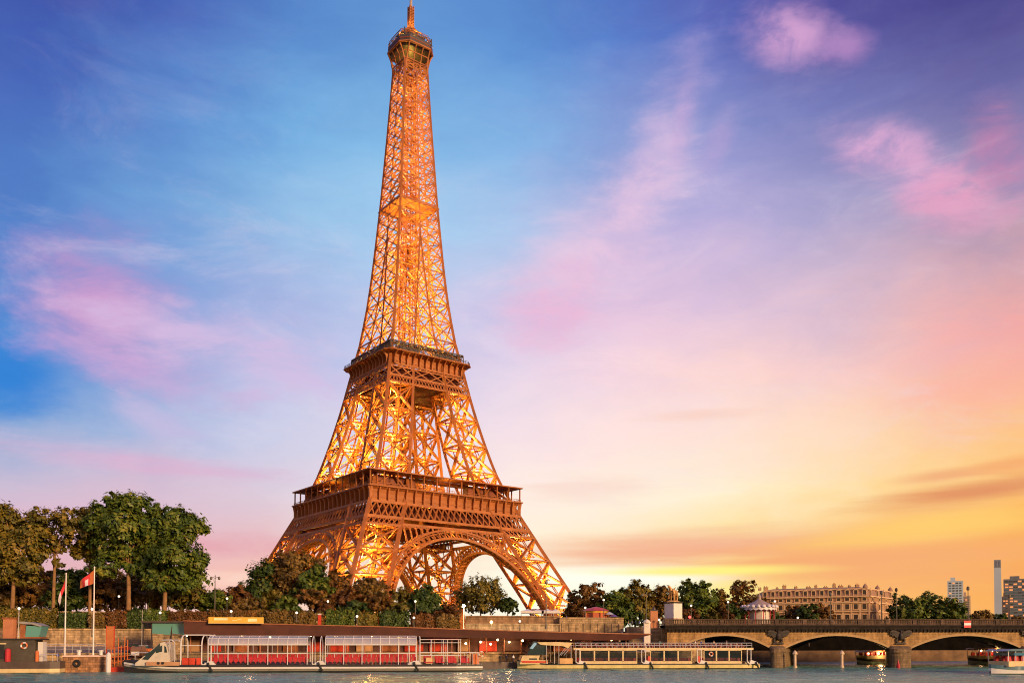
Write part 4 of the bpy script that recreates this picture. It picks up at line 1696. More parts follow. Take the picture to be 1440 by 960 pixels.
LOWS = 'low shrubs along the hedge tops'
LB = [(348, 838, 862, 44, 229, G_BROWN, 'brown low shrub left of the yellow billboard lamp'), (380, 826, 860, 42, 231, G_OLIVE, 'yellowish low shrub under the dark rounded tree'),
      (404, 836, 862, 44, 229, G_GREEN, 'bright green spiky low shrub under the olive mound'), (446, 826, 858, 62, 232, G_RUST, 'wide rust coloured low shrub behind the middle hedge'),
      (486, 824, 858, 50, 233, G_RED, 'reddest low shrub left of the near tower leg'), (500, 842, 864, 46, 228, G_DEEP, 'dark green low shrub above the long brown roof'),
      (530, 834, 860, 46, 231, G_RUST, 'rust low shrub at the foot of the near tower leg'), (560, 846, 864, 36, 229, G_OLIVE, 'flat olive low shrub left of the black green tree'),
      (630, 848, 866, 34, 234, G_RED, 'orange lit low shrub left of the starry lamp'), (456, 846, 862, 24, 227, G_RED, 'small orange low shrub below the white lamp globe')]
for i, (px, top, bot, w_, Y, m, lab) in enumerate(LB):
    tree('low_shrub', lab, 'shrub', px, bot, top, bot, w_ * 1.1, Y, m, 1500, .75, 80 + i, M_BARKD, trunk_r=.14, group=LOWS, low=True)

RIGHTT = 'trees between the tower and the bridge'
RT = [
    (846, 834, 870, 40, 290, G_OLIVE, 1800, 'olive tree in the gap right of the rust red tree'),
    (886, 856, 876, 40, 262, G_DEEP, 1300, 'dark low tree behind the people on the stairs'),
    (912, 838, 872, 44, 296, G_DEEP, 1800, 'dark tree closing the gap left of the brown column'),
    (1000, 842, 872, 46, 296, G_OLIVE, 1800, 'olive tree low between the pointed tree and the reddish tree'),
    (1074, 840, 872, 40, 310, G_BROWN, 1600, 'brown tree behind the spire of the white carousel'),
    (828, 817, 866, 50, 270, G_RUST, 2400, 'rust red tree touching the right foot of the tower'),
    (806, 830, 866, 28, 276, G_BROWN, 1000, 'small brown tree behind the right tower foot'),
    (866, 826, 872, 52, 262, G_GREEN, 2800, 'wide dark green tree right of the red roofed kiosk'),
    (893, 811, 868, 50, 268, G_OLIVE, 2600, 'tall olive green tree with a ragged top behind the double lamp'),
    (926, 820, 872, 44, 272, G_BROWN, 2200, 'brownish tree left of the horse statue'),
    (962, 811, 872, 40, 275, G_GREEN, 2000, 'ragged green tree right behind the horse statue'),
    (985, 813, 872, 46, 270, G_GREEN, 2600, 'bright green pointed tree right of the horse statue'),
    (1012, 826, 874, 40, 278, G_BROWN, 2000, 'brown green tree between the pointed tree and the reddish tree'),
    (1046, 814, 872, 62, 284, G_RUST, 3000, 'reddish brown tree left of the long stone mansion'),
    (1030, 846, 872, 30, 262, G_DEEP, 1000, 'small dark round tree left of the white carousel'),
    (1116, 850, 874, 46, 300, G_RUST, 1500, 'low rust tree in front of the left half of the mansion'),
    (1137, 848, 874, 30, 295, G_DEEP, 1000, 'small dark tree before the middle of the mansion'),
    (1156, 846, 874, 30, 302, G_RUST, 1000, 'little russet tree before the mansion next to its small dark neighbour'),
]
for i, (px, top, bot, w_, Y, m, cnt, lab) in enumerate(RT):
    tree('park_tree', lab, 'tree', px, bot, top, bot, w_ * 1.08, Y, m, cnt, .9, 120 + i, M_BARKD, group=RIGHTT, low=True)
for i, (px, top, bot, w_, Y, m, lab) in enumerate([
    (970, 852, 876, 36, 250, G_RED, 'red brown shrub at the bridge end beside the pedestal'), (1004, 856, 876, 24, 252, G_OLIVE, 'light green little shrub on the bridge end'),
    (1018, 853, 876, 26, 256, G_RED, 'red shrub left of the white carousel'), (1090, 858, 876, 26, 285, G_DEEP, 'dark shrub right of the white carousel')]):
    tree('bridge_shrub', lab, 'shrub', px, bot, top, bot, w_, Y, m, 900, .7, 150 + i, M_BARKD, low=True, trunk_r=.12, group='shrubs at the bridge end')
FARB = 'round trees beyond the bridge'
for i, (px, top, bot, w_, Y, m, cnt, lab) in enumerate([
    (1266, 833, 876, 34, 420, G_DEEP, 1600, 'leftmost tree of the green mound right of the mansion'),
    (1284, 840, 876, 44, 400, G_GREEN, 2200, 'second green tree of the mound beyond the bridge'),
    (1306, 830, 876, 52, 410, G_DEEP, 2800, 'highest dark green tree of the mound beyond the bridge'),
    (1330, 838, 876, 46, 405, G_GREEN, 2400, 'green tree of the mound below the two pale tower blocks'),
    (1352, 852, 876, 28, 415, G_DEEP, 1200, 'small tree at the right end of the green mound'),
    (1378, 856, 876, 34, 430, G_BROWN, 1200, 'brown low tree left of the tall chimney'),
    (1404, 862, 876, 34, 440, G_DEEP, 1000, 'dark low tree at the foot of the tall chimney'),
    (1432, 866, 876, 40, 440, G_BROWN, 900, 'brown low tree before the dark office block')]):
    tree('round_tree', lab, 'tree', px, bot, top, bot, w_ * 1.1, Y, m, cnt, 1.15, 170 + i, M_BARKD, group=FARB, low=True)

# clipped hedges: leafy blocks on the wall top
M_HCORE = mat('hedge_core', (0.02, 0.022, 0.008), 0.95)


def hedge(label, px0, px1, top, bot, Y, m, seed, depth=2.2):
    rng = random.Random(seed)
    a, b_ = at(px0, bot, Y), at(px1, bot, Y)
    z1 = at((px0 + px1) / 2, top, Y).z
    z0 = a.z
    root = thing('clipped_hedge', label, 'hedge', ((a.x + b_.x) / 2, Y, z0), radians(11), 'clipped hedges along the quay')
    hx, hz = (b_.x - a.x) / 2, z1 - z0
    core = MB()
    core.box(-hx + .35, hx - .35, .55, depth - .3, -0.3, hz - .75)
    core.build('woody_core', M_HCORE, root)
    mb = MB()
    n = int(150 * (hx * 2 * hz) ** 0.5 * 1.6)
    ph = rng.uniform(0, 6)
    n = int(n * 1.25)
    top_ = lambda x: hz * (0.93 + .06 * sin(x * 1.3 + ph) + .05 * sin(x * 3.1 + ph * 2)) - .35 * abs(x / hx) ** 4
    for i in range(n):
        f = rng.random()
        wob = lambda: rng.gauss(0, .22)
        if f < .5:
            x_ = rng.uniform(-hx, hx)
            p, nn = Vector((x_, 0 + wob() + .3 * sin(x_ * 2.1 + ph), rng.random() * top_(x_))), Vector((0, -1, .3))
        elif f < .75:
            x_ = rng.uniform(-hx, hx)
            p, nn = Vector((x_, rng.uniform(0, depth), top_(x_) + wob())), Vector((0, 0, 1))
        elif f < .9:
            s = rng.choice((-1, 1))
            p, nn = Vector((s * hx + wob(), rng.uniform(0, depth), rng.uniform(0, hz))), Vector((s, 0, .3))
        else:
            p, nn = Vector((rng.uniform(-hx, hx), depth + wob(), rng.uniform(0, hz))), Vector((0, 1, .3))
        spray(mb, p, nn + Vector((rng.gauss(0, .4), rng.gauss(0, .4), rng.gauss(0, .4))), .62, rng)
    o = mb.build('foliage', m, root, fix=False)
    return root


HG = [(-14, 30, 853, 882, G_OLIVE, 'olive hedge block at the left edge behind the black boat'), (33, 76, 854, 884, G_OLIVE, 'sunny olive hedge block behind the wheelhouse'),
      (84, 119, 860, 884, G_DEEP, 'dark hedge block behind the first flagpole'), (126, 146, 862, 884, G_BROWN, 'narrow brown hedge block beside the second flagpole'),
      (149, 178, 857, 882, G_RED, 'red creeper covered hedge block right of the flags'), (180, 200, 856, 886, G_DEEP, 'slim nearly black hedge block left of the green awning'),
      (201, 236, 857, 874, G_GREEN, 'green hedge block above the green awning'), (238, 292, 859, 873, G_RED, 'low russet hedge block left of the yellow billboard'),
      (295, 358, 857, 868, G_RUST, 'low orange brown hedge block behind the yellow billboard'),
      (362, 411, 857, 880, G_BROWN, 'brown hedge block right of the yellow billboard'), (414, 455, 859, 880, G_BROWN, 'brown hedge block before the orange low shrub'),
      (459, 498, 857, 881, G_GREEN, 'green topped hedge block below the near tower leg'), (502, 531, 861, 882, G_OLIVE, 'yellowish hedge block right of the green topped one'),
      (534, 575, 859, 883, G_DEEP, 'dark hedge block left of the rust red hedge'), (578, 611, 862, 884, G_RED, 'rust red hedge block below the black green tree'),
      (614, 646, 863, 885, G_BROWN, 'last brown hedge block left of the starry lamp')]
for i, (a, b_, t_, bt, m, lab) in enumerate(HG):
    Yh = 209.5 + ((a + b_) / 2 + 0) * 0.023 + (2.5 if a > 350 else 0)
    hedge(lab, a, b_, t_, bt, Yh, m, 300 + i)
# ------------------------------------------------------------------ boats and river furniture
M_WHITE = mat('white_enamel', (0.66, 0.64, 0.61), 0.35, 0, 0.06, 0.8)
M_CREAM = mat('cream_paint', (0.62, 0.48, 0.24), 0.4, 0, 0.16, 0.6)
M_GREYH = mat('grey_hull', (0.34, 0.31, 0.27), 0.5, 0, 0.15, 0.5)
M_BLACKH = mat('black_hull', (0.02, 0.02, 0.02), 0.5, 0, 0.3, 0.6)
M_BROWNH = mat('brown_hull', (0.085, 0.058, 0.045), 0.55, 0, 0.25, 0.4)
M_RED = mat('red_seat', (0.44, 0.018, 0.028), 0.5, 0, 0.2, 1.5)
M_REDP = mat('red_paint', (0.55, 0.05, 0.02), 0.45, 0, 0.2, 0.8)
M_ORANGE = mat('orange_paint', (0.58, 0.15, 0.035), 0.5, 0, 0.15, 0.8)
M_YELLOW = mat('yellow_sheet', (0.70, 0.43, 0.05), 0.5, 0, 0.12, 0.5)
M_RUBBER = mat('rubber', (0.02, 0.02, 0.02), 0.8)
M_FLOOR = mat('deck_planks', (0.10, 0.09, 0.07), 0.8, 0, 0.3, 1.0)
M_CANOPY = glassmat('canopy_glass', (0.62, 0.60, 0.66), 0.08, 0.5)
M_GLASS = glassmat('dark_glass', (0.03, 0.05, 0.05), 0.04)
M_TEAL = glassmat('teal_glass', (0.10, 0.30, 0.26), 0.15)
M_CHROME = mat('pale_rail', (0.62, 0.60, 0.58), 0.3, 0.4, 0.08, 1.0)
M_WOOD = mat('varnished_wood', (0.30, 0.10, 0.035), 0.45, 0, 0.3, 0.9)
M_ROOFB = mat('jetty_roof', (0.085, 0.028, 0.018), 0.5, 0, 0.3, 0.25)
M_SKIN = mat('skin', (0.50, 0.30, 0.20), 0.6, 0, 0.05, 2.0)
M_SHOE = mat('shoe', (0.03, 0.025, 0.02), 0.6)


class Rail:
    """a straight base line on the water between two bearings; maps picture columns to metres along it"""

    def __init__(self, pa, da, pb, db):
        a, b = at(pa, 940, da), at(pb, 940, db)
        self.A, self.B = Vector((a.x, da)), Vector((b.x, db))
        d = self.B - self.A
        self.L = d.length
        self.d = d / self.L
        self.rz = atan2(d.y, d.x)
        self.n = Vector((-self.d.y, self.d.x))

    def x(self, px):
        r = ray(px, 930)
        # solve A + d*s parallel to (r.x, r.y)
        return (self.A.y * r.x - self.A.x * r.y) / (self.d.x * r.y - self.d.y * r.x)

    def z(self, px, py, y=0.0):
        s = self.x(px)
        p = self.A + self.d * s + self.n * y
        return at(px, py, p.y).z


def hull_secs(L, hw, bow, stern, zd, zk=-0.6, rise=0.8, n=26, flare=0.85):
    """stations of a shallow passenger hull; x=0 is the bow tip"""
    out = []
    for i in range(n + 1):
        x = L * i / n
        f = 1.0
        if x < bow:
            f = max(0.02, (x / bow)) ** 0.6
        if x > L - stern:
            f = min(f, 0.72 + 0.28 * ((L - x) / stern))
        up = rise * max(0, 1 - x / bow) ** 2
        out.append((x, hw * f, up))
    return out


def boat_shell(root, secs, bands, deckmat):
    """bands: (name, z0, z1, flare0, flare1, material) running round the hull"""
    for name, z0, z1, k0, k1, m, swell in bands:
        mb = MB()
        loop0, loop1 = [], []
        for s in (-1, 1):
            ss = secs if s < 0 else secs[::-1]
            for x, w, up in ss:
                t = up
                loop0.append((x + 0.55 * up * (1 - k0), s * max(0.05, w * k0 + swell), z0 + (up if z0 > 0.3 else 0)))
                loop1.append((x + 0.55 * up * (1 - k1) * 0, s * max(0.05, w * k1 + swell), z1 + up))
        mb.loft([loop0, loop1], caps=True)
        mb.build(name, m, root)
    mb = MB()
    zt = bands[-1][2]
    loop = [(x, -w * .985, zt + up - 0.12) for x, w, up in secs] + [(x, w * .985, zt + up - 0.12) for x, w, up in secs[::-1]]
    mb.add(loop + [(x, y, z - .2) for x, y, z in loop], [tuple(range(len(loop))), tuple(range(2 * len(loop) - 1, len(loop) - 1, -1))])
    mb.build('deck', deckmat, root)


def fender(root, x, y, z0, z1, lean=0.5):
    mb = MB()
    mb.tube((x, y, z1), (x + lean, y - .1, z0), 0.2, 0.2, 8)
    mb.lathe([(0.05, -.1), (0.24, 0), (0.24, .25), (0.05, .35)], 8, (x, y, z1))
    mb.build('fender', M_RUBBER, root)


def life_ring(root, x, y, z, r=0.55, name='life_ring'):
    mb = MB()
    n = 20
    for i in range(n):
        a, b_ = 2 * pi * i / n, 2 * pi * (i + 1) / n
        mb.tube((x + r * cos(a), y, z + r * sin(a)), (x + r * cos(b_), y, z + r * sin(b_)), 0.17, 0.17, 6, 0 if (i // 3) % 2 else 1, caps=False)
    return mb.build(name, [M_WHITE, M_ORANGE], root)


# --- the glass-roofed sightseeing boat
R1 = Rail(175, 181, 677, 190)
boat = thing('sightseeing_boat', 'long low sightseeing boat with a curved glass roof and red seats', 'boat', (R1.A.x, R1.A.y, 0), R1.rz)
HW = 3.6
X = R1.x
ZN = lambda px, py: R1.z(px, py, -HW)
secs = hull_secs(R1.L, HW, X(262), 6.0, 1.2, rise=1.0)
boat_shell(boat, secs, [('keel', -0.7, 0.32, .78, .86, M_BLACKH, 0), ('hull', 0.32, 0.78, .86, .97, M_GREYH, 0), ('rub_rail', 0.78, 1.12, 1.0, 1.0, M_WHITE, 0.12), ('sheer_band', 1.12, 1.55, .99, .99, M_BLACKH, 0)], M_FLOOR)
DK = 1.45
# bow cabin: cream coaming, sloping windscreen
xa, xb, xc, xd = X(196), X(222), X(234), X(252)
mb = MB()
for s in (1,):
    prof = [(xa, DK + .5), (X(231), ZN(231, 903)), (X(236), ZN(236, 902)), (X(239), ZN(239, 907)), (X(242), ZN(242, 917)), (X(244), DK + .5), (X(244), DK), (xa, DK)]
    mb.prism([(x, -2.9, z) for x, z in prof], (0, 5.8, 0))
mb.build('bow_cabin', mat('bow_cream', (0.55, 0.50, 0.40), 0.35, 0, .12, .8), boat)
g = MB()
a, b_ = Vector((xa, 0, DK + .5)), Vector((X(231), 0, ZN(231, 903)))
nrm = Vector((-(b_ - a).z, 0, (b_ - a).x)).normalized() * .04
for i in range(3):
    p0, p1 = a.lerp(b_, .12 + .29 * i), a.lerp(b_, .38 + .29 * i)
    g.prism([Vector((p.x, y, p.z)) + nrm for p, y in ((p0, -2.6), (p1, -2.6), (p1, 2.6), (p0, 2.6))], nrm * .5)
for y in (-2.93, 2.90):
    g.prism([(a.x + 1.2, y, a.z + .75), (b_.x - .15, y, b_.z - .1), (b_.x - .1, y, b_.z - .75), (a.x + 2.4, y, a.z + .6)], (0, .03, 0))
for q in (((208, 922), (221, 918), (221, 913), (209, 919.5)), ((224, 918), (233, 915.5), (233, 906.5), (225, 911)), ((236, 917), (240, 917), (238.5, 909), (236, 907))):
    g.prism([(X(px), -2.905, ZN(px, py)) for px, py in q], (0, -.03, 0))
g.build('windscreen', M_GLASS, boat)
mb = MB()
z0, z1 = DK, ZN(240, 902)
mb.path([(X(232), -2.8, ZN(232, 899.5)), (X(246), -2.8, ZN(246, 899)), (X(250), -2.8, ZN(250, 903)), (X(250), -2.8, DK)], .12)
mb.path([(X(232), 2.8, ZN(232, 899.5)), (X(246), 2.8, ZN(246, 899)), (X(250), 2.8, ZN(250, 903)), (X(250), 2.8, DK)], .12)
mb.path([(X(243), -2.8, ZN(243, 900)), (X(243), -2.8, DK)], .1)
mb.path([(X(186), -1.9, DK + 2), (X(200), -2.6, ZN(200, 917)), (X(215), -2.8, ZN(215, 917))], .08)
mb.build('bow_rail', M_CHROME, boat)
mb = MB()
mb.box(X(212), X(258), -HW + .12, HW - .12, DK, DK + .75)
mb.build('bow_coaming', mat('bow_wood', (0.45, 0.24, 0.12), 0.5), boat)
for px in (229, 235):
    m2 = MB()
    m2.tube((X(px), -HW + .02, 1.95), (X(px), -HW + .1, 1.95), .28, .28, 10)
    m2.build('porthole', M_BLACKH, boat)


def hoop(px, pyt, wd=.13, hw=3.1):
    m = MB()
    zt, ze = ZN(px, pyt), ZN(px, pyt + 12)
    pts = [(X(px), -hw, DK), (X(px), -hw, ze - .5)]
    for j in range(9):
        q = pi - pi * j / 8
        pts.append((X(px), hw * cos(q), ze - .5 + (zt - ze + .5) * sin(q)))
    pts += [(X(px), hw, DK)]
    m.path(pts, wd)
    return m


for px in (259, 288, 301):
    hoop(px, 892).build('hoop_frame', M_WHITE, boat)
mb = MB()
mb.path([(X(259), 0, ZN(259, 892)), (X(288), 0, ZN(288, 892)), (X(301), 0, ZN(301, 892.5))], .12)
mb.path([(X(259), -3.1, ZN(259, 907)), (X(288), -3.1, ZN(288, 907))], .08)
mb.build('hoop_tie', M_WHITE, boat)
for px0, px1 in ((261, 270), (271, 279), (281, 287)):
    mb = MB()
    mb.box(X(px0), X(px1), -3.2, -2.4, DK, ZN(px0, 924.5))
    mb.box(X(px0) + .1, X(px1) - .1, -3.23, -3.203, DK + .3, ZN(px0, 926))
    mb.build('deck_locker', M_REDP, boat)


def glass_canopy(p0, p1, m, nb):
    x0, x1 = X(p0), X(p1)
    ze, zt = ZN((p0 + p1) / 2, 905.5), ZN((p0 + p1) / 2, 893.5)
    hw = 3.35
    N = 14

    def arc(x, dz=0.0, k=1.0):
        return [(x, hw * k * cos(pi - pi * j / N), ze + dz + (zt - ze) * k * (sin(pi * j / N) ** .75)) for j in range(N + 1)]
    mb = MB()
    steps = nb * 2
    S = [arc(x0 + (x1 - x0) * i / steps) for i in range(steps + 1)]
    mb.loft(S, closed=False)
    can = mb.build('glass_roof', m, boat, smooth=True)
    rb = MB()
    for i in range(steps + 1):
        a = arc(x0 + (x1 - x0) * i / steps, .04)
        rb.path(a, .07, 5)
    for j in (0, N, N // 2, 3, N - 3):
        rb.path([(S[0][j][0], S[0][j][1], S[0][j][2] + .03), (S[-1][j][0], S[-1][j][1], S[-1][j][2] + .03)], .11 if j in (0, N) else .05, 5)
    rb.build('roof_rib', M_WHITE, can, fix=False)
    fr = MB()
    for s in (-1, 1):
        for i in range(nb + 1):
            x = x0 + (x1 - x0) * i / nb
            fr.tube((x, s * 3.3, DK), (x, s * 3.3, ze), .09, .09, 6)
        zr = ZN((p0 + p1) / 2, 918.3)
        fr.tube((x0, s * 3.3, zr), (x1, s * 3.3, zr), .08, .08, 6)
        fr.tube((x0, s * 3.3, ze - .05), (x1, s * 3.3, ze - .05), .14, .14, 6)
        for i in range(nb):
            x = x0 + (x1 - x0) * (i + .5) / nb
            fr.tube((x, s * 3.3, zr), (x, s * 3.3, zr - .8), .05, .05, 5)
    fr.build('window_frame', M_WHITE, boat, fix=False)
    for i in range(nb):
        xa_, xb_ = x0 + (x1 - x0) * i / nb, x0 + (x1 - x0) * (i + 1) / nb
        for y, zt_ in ((-2.9, ZN(400, 923.3)), (2.3, ZN(400, 919.5))):
            sm = MB()
            k = 4
            for j in range(k):
                a_, b2 = xa_ + (xb_ - xa_) * (j + .08) / k, xa_ + (xb_ - xa_) * (j + .92) / k
                zl = zt_ - 1.15
                mid = (a_ + b2) / 2
                sm.prism([(a_, y, zl + .35), (mid, y, zl), (b2, y, zl + .35), (b2, y, zt_), (a_, y, zt_)], (0, .35, 0))
                sm.tube((mid, y + .2, DK), (mid, y + .2, zl + .1), .06, .06, 5)
            sm.build('bench', M_RED, boat)


glass_canopy(297, 434, M_CANOPY, 5)
glass_canopy(459, 585, M_CANOPY, 5)
for px in (289, 441, 573):
    mb = MB()
    for i in range(3):
        mb.box(X(px) + .0 + i * .5, X(px + 19) - .25 * i, -3.45, 3.2, DK + i * .28, DK + (i + 1) * .28 - .004)
    mb.build('step', M_WHITE, boat)
    fender(boat, X(px + 9), -HW - .15, .15, 1.75, .9)
for px in (441, 452, 575, 590):
    hoop(px, 894, .1, 3.2).build('hoop_frame', M_WHITE, boat)
# open stern deck: red seats inside white frames
for i, px in enumerate((596, 612, 629, 647)):
    for y in (-3.0, -.4, 2.4):
        mb = MB()
        for j in range(3):
            a_, b2 = X(px) + j * .6, X(px) + j * .6 + .5
            mb.box(a_, b2, y, y + .3, DK + .3, ZN(px, 924) + (0.3 if y > 0 else 0))
            mb.box(a_, b2, y - .6, y - .004, DK + .4, DK + .62)
        mb.box(X(px), X(px) + 1.7, y + .1, y + .2, DK + .3, DK + .5)
        mb.build('bench', M_RED, boat)
mb = MB()
for s in (-3.3, 3.3):
    for px in (590, 606, 622, 628, 646):
        mb.tube((X(px), s, DK), (X(px), s, ZN(px, 898.5)), .07, .07, 6)
    for py in (898.5, 903, 917, 921):
        mb.tube((X(590), s, ZN(600, py)), (X(647), s, ZN(600, py)), .07, .07, 6)
    for px in (655, 663, 670):
        mb.tube((X(px), s, DK), (X(px), s, ZN(px, 917)), .06, .06, 6)
    mb.tube((X(647), s, ZN(650, 917)), (X(672), s, ZN(650, 917)), .07, .07, 6)
for px in (590, 606, 628, 646):
    mb.tube((X(px), -3.3, ZN(px, 898.5)), (X(px), 3.3, ZN(px, 898.5)), .07, .07, 6)
mb.build('stern_rail', M_WHITE, boat, fix=False)
mb = MB()
mb.box(X(600), X(645), -1.0, 2.6, ZN(600, 899) + .02, ZN(600, 897.5))
mb.build('stern_awning', M_RED, boat)
mb = MB()
mb.box(X(663), X(672), -2.6, 1.5, DK, ZN(665, 919))
mb.box(X(664.5), X(669), -2.64, -2.603, DK + 1.0, ZN(665, 921))
mb.build('stern_locker', [M_ORANGE], boat)
life_ring(boat, X(675), -2.75, ZN(675, 919), .5)
mb = MB()
mb.box(X(598), X(607), -3.42, -3.36, DK + .25, ZN(600, 924))
mb.build('rail_board', mat('tan_board', (0.62, 0.42, 0.20), 0.6), boat)

# --- second sightseeing boat with an open upper deck
R2 = Rail(727, 206, 1063, 212)
boat2 = thing('excursion_boat', 'cream excursion boat with an open upper deck of railings near the bridge', 'boat', (R2.A.x, R2.A.y, 0), R2.rz)
X2 = R2.x
HW2 = 3.6
ZN2 = lambda px, py: R2.z(px, py, -HW2)
secs = hull_secs(R2.L, HW2, X2(776), 5.0, 1.2, rise=.9)
boat_shell(boat2, secs, [('keel', -0.7, 0.25, .8, .9, M_BLACKH, 0), ('hull', 0.25, 1.0, .9, 1.0, mat('yellow_cream', (0.80, 0.66, 0.30), 0.4), 0), ('sheer_band', 1.0, 1.25, 1.0, 1.0, M_BLACKH, 0.06)], M_FLOOR)
D2 = 1.2
# bow structure
mb = MB()
mb.prism([(X2(729), -2.7, D2), (X2(733), -2.7, ZN2(733, 921)), (X2(757), -2.7, ZN2(757, 921)), (X2(755), -2.7, ZN2(757, 927.5)), (X2(768), -2.7, ZN2(768, 928)), (X2(768), -2.7, D2)], (0, 5.4, 0))
mb.build('bow_bulwark', M_CREAM, boat2)
mb = MB()
mb.prism([(X2(731), -2.75, ZN2(731, 930)), (X2(731), -2.75, ZN2(731, 928.5)), (X2(768), -2.75, ZN2(768, 929)), (X2(767), -2.75, ZN2(768, 931.5)), (X2(733), -2.75, ZN2(733, 931.5))], (0, 5.5, 0))
mb.build('red_stripe', M_REDP, boat2)
mb = MB()
mb.box(X2(742), X2(753), -2.74, -2.703, ZN2(745, 927), ZN2(745, 925))
mb.prism([(X2(739), -2.5, ZN2(740, 920)), (X2(748), -2.5, ZN2(748, 901)), (X2(766), -2.5, ZN2(766, 903)), (X2(766), -2.5, ZN2(766, 920))], (0, 5.0, 0))
mb.build('wheelhouse_glass', M_GLASS, boat2)
mb = MB()
mb.prism([(X2(743), -2.55, ZN2(743, 911)), (X2(749), -2.55, ZN2(749, 903)), (X2(754), -2.55, ZN2(754, 903)), (X2(747), -2.55, ZN2(747, 912))], (0, .03, 0))
mb.build('windscreen_glint', mat('blue_screen', (0.25, 0.5, 0.75), 0.2), boat2)
mb = MB()
ze = ZN2(780, 905)
mb.prism([(X2(753), -3.0, ZN2(753, 902.5)), (X2(758), -3.0, ZN2(758, 906)), (X2(790), -3.0, ZN2(790, 908)), (X2(796), -3.0, ZN2(796, 911)), (X2(802), -3.0, ZN2(802, 903)), (X2(780), -3.0, ZN2(780, 902))], (0, 6.0, 0))
mb.build('wheelhouse_roof', M_CREAM, boat2)
mb = MB()
for px in (766, 777, 783, 800):
    for s in (-2.9, 2.9):
        mb.tube((X2(px), s, D2), (X2(px), s, ZN2(px, 906)), .08, .08, 6)
for a_, b2 in ((784, 792), (790, 799), (786, 796)):
    mb.tube((X2(a_), -2.9, ZN2(a_, 921)), (X2(b2), -2.9, ZN2(b2, 910)), .06, .06, 6)
mb.build('wheelhouse_post', M_CHROME, boat2)
mb = MB()
mb.box(X2(784), X2(802), -3.1, -1.2, D2, ZN2(790, 925))
mb.build('deck_locker', mat('orange_wood', (0.62, 0.36, 0.14), 0.6), boat2)
# lower saloon
UPZ = ZN2(930, 911.5)
mb = MB()
mb.box(X2(803), X2(1052), -3.35, 3.35, UPZ - .2, UPZ + .12)
mb.box(X2(803), X2(1052), -3.45, -3.35, UPZ - .28, UPZ + .2)
mb.build('upper_deck', M_CREAM, boat2)
segs = [(812, 891), (909, 967), (983, 1036)]
for p0, p1 in segs:
    mb = MB()
    zl = ZN2(p0, 930)
    mb.box(X2(p0), X2(p1), -3.4, -3.2, D2, zl)
    for k in range(6):
        x = X2(p0) + (X2(p1) - X2(p0)) * (k + .5) / 6
        mb.box(x - .04, x + .04, -3.43, -3.403, D2 + .1, zl - .1)
    mb.build('side_panel', M_CREAM, boat2)
    mb = MB()
    mb.box(X2(p0), X2(p1), 3.2, 3.4, D2, zl)
    mb.build('side_panel', M_CREAM, boat2)
    nbay = max(3, round((p1 - p0) / 20))
    for k in range(nbay):
        x0_, x1_ = X2(p0) + (X2(p1) - X2(p0)) * k / nbay, X2(p0) + (X2(p1) - X2(p0)) * (k + 1) / nbay
        w = MB()
        for x in (x0_ + .08, x1_ - .08):
            w.box(x - .08, x + .08, -3.42, -3.3, zl + .003, UPZ - .22)
        w.box(x0_, x1_, -3.42, -3.3, zl + .003, zl + .16)
        w.box(x0_, x1_, -3.42, -3.3, UPZ - .42, UPZ - .22)
        wf = w.build('window', M_CREAM, boat2)
        gl = MB()
        gl.quad((x0_, -3.33, zl + .1), (x1_, -3.33, zl + .1), (x1_, -3.33, UPZ - .3), (x0_, -3.33, UPZ - .3))
        gl.build('pane', glassmat('clear_pane', (0.02, 0.035, 0.035), 0.03, 0.62), wf)
        be = MB()
        for y in (-2.4, 1.6):
            for j in range(3):
                a_ = x0_ + (x1_ - x0_) * (j + .1) / 3
                be.box(a_, a_ + (x1_ - x0_) * .27, y, y + .3, D2 + .4, zl + .85)
        be.build('bench', M_RED, boat2)
for px in (806, 897, 974, 1043):
    mb = MB()
    # white boarding stair with a tall frame
    for s in (0, 1):
        mb.path([(X2(px) + s * .9, -3.5, ZN2(px, 930)), (X2(px) + s * .9, -3.5, ZN2(px, 912.8))], .12)
    mb.path([(X2(px), -3.5, ZN2(px, 912.8)), (X2(px) + .9, -3.5, ZN2(px, 912.8))], .12)
    mb.path([(X2(px), -3.5, ZN2(px, 930)), (X2(px + 5), -3.5, ZN2(px, 934))], .14)
    mb.prism([(X2(px + 3), -3.6, D2), (X2(px + 5), -3.6, D2 + .9), (X2(px + 14), -3.6, D2 + .4), (X2(px + 15), -3.6, D2)], (0, 1.2, 0))
    mb.build('boarding_frame', M_WHITE, boat2)
    fender(boat2, X2(px + 12), -HW2 - .12, .1, 1.3, .6)
# upper deck rails, posts and slatted seats
mb = MB()
zr = ZN2(930, 903.5)
for s in (-3.35, 3.35):
    n = 34
    for i in range(n + 1):
        x = X2(806) + (X2(1050) - X2(806)) * i / n
        mb.tube((x, s, UPZ), (x, s, zr), .055, .055, 5)
    for z in (zr, (zr + UPZ) / 2 + .1):
        mb.tube((X2(806), s, z), (X2(1050), s, z), .07, .07, 5)
mb.build('upper_rail', M_CHROME, boat2, fix=False)
for i in range(22):
    sx_ = X2(818) + (X2(1040) - X2(818)) * i / 21
    se = MB()
    for y in (-2.4, .5):
        se.prism([(sx_, y, UPZ + .12), (sx_ + .15, y, UPZ + .12), (sx_ - .2, y, zr - .15), (sx_ - .35, y, zr - .15)], (0, 1.9, 0))
        se.box(sx_, sx_ + .55, y, y + 1.9, UPZ + .45, UPZ + .55)
    se.build('seat', mat('seat_wood', (0.46, 0.16, 0.11), 0.5), boat2)
mb = MB()
mb.prism([(X2(1041), -3.3, D2), (X2(1041), -3.3, ZN2(1041, 930)), (X2(1046), -3.3, ZN2(1046, 929.5)), (X2(1057), -3.3, ZN2(1057, 931.5)), (X2(1061), -3.3, ZN2(1061, 935)), (X2(1060), -3.3, D2)], (0, 6.6, 0))
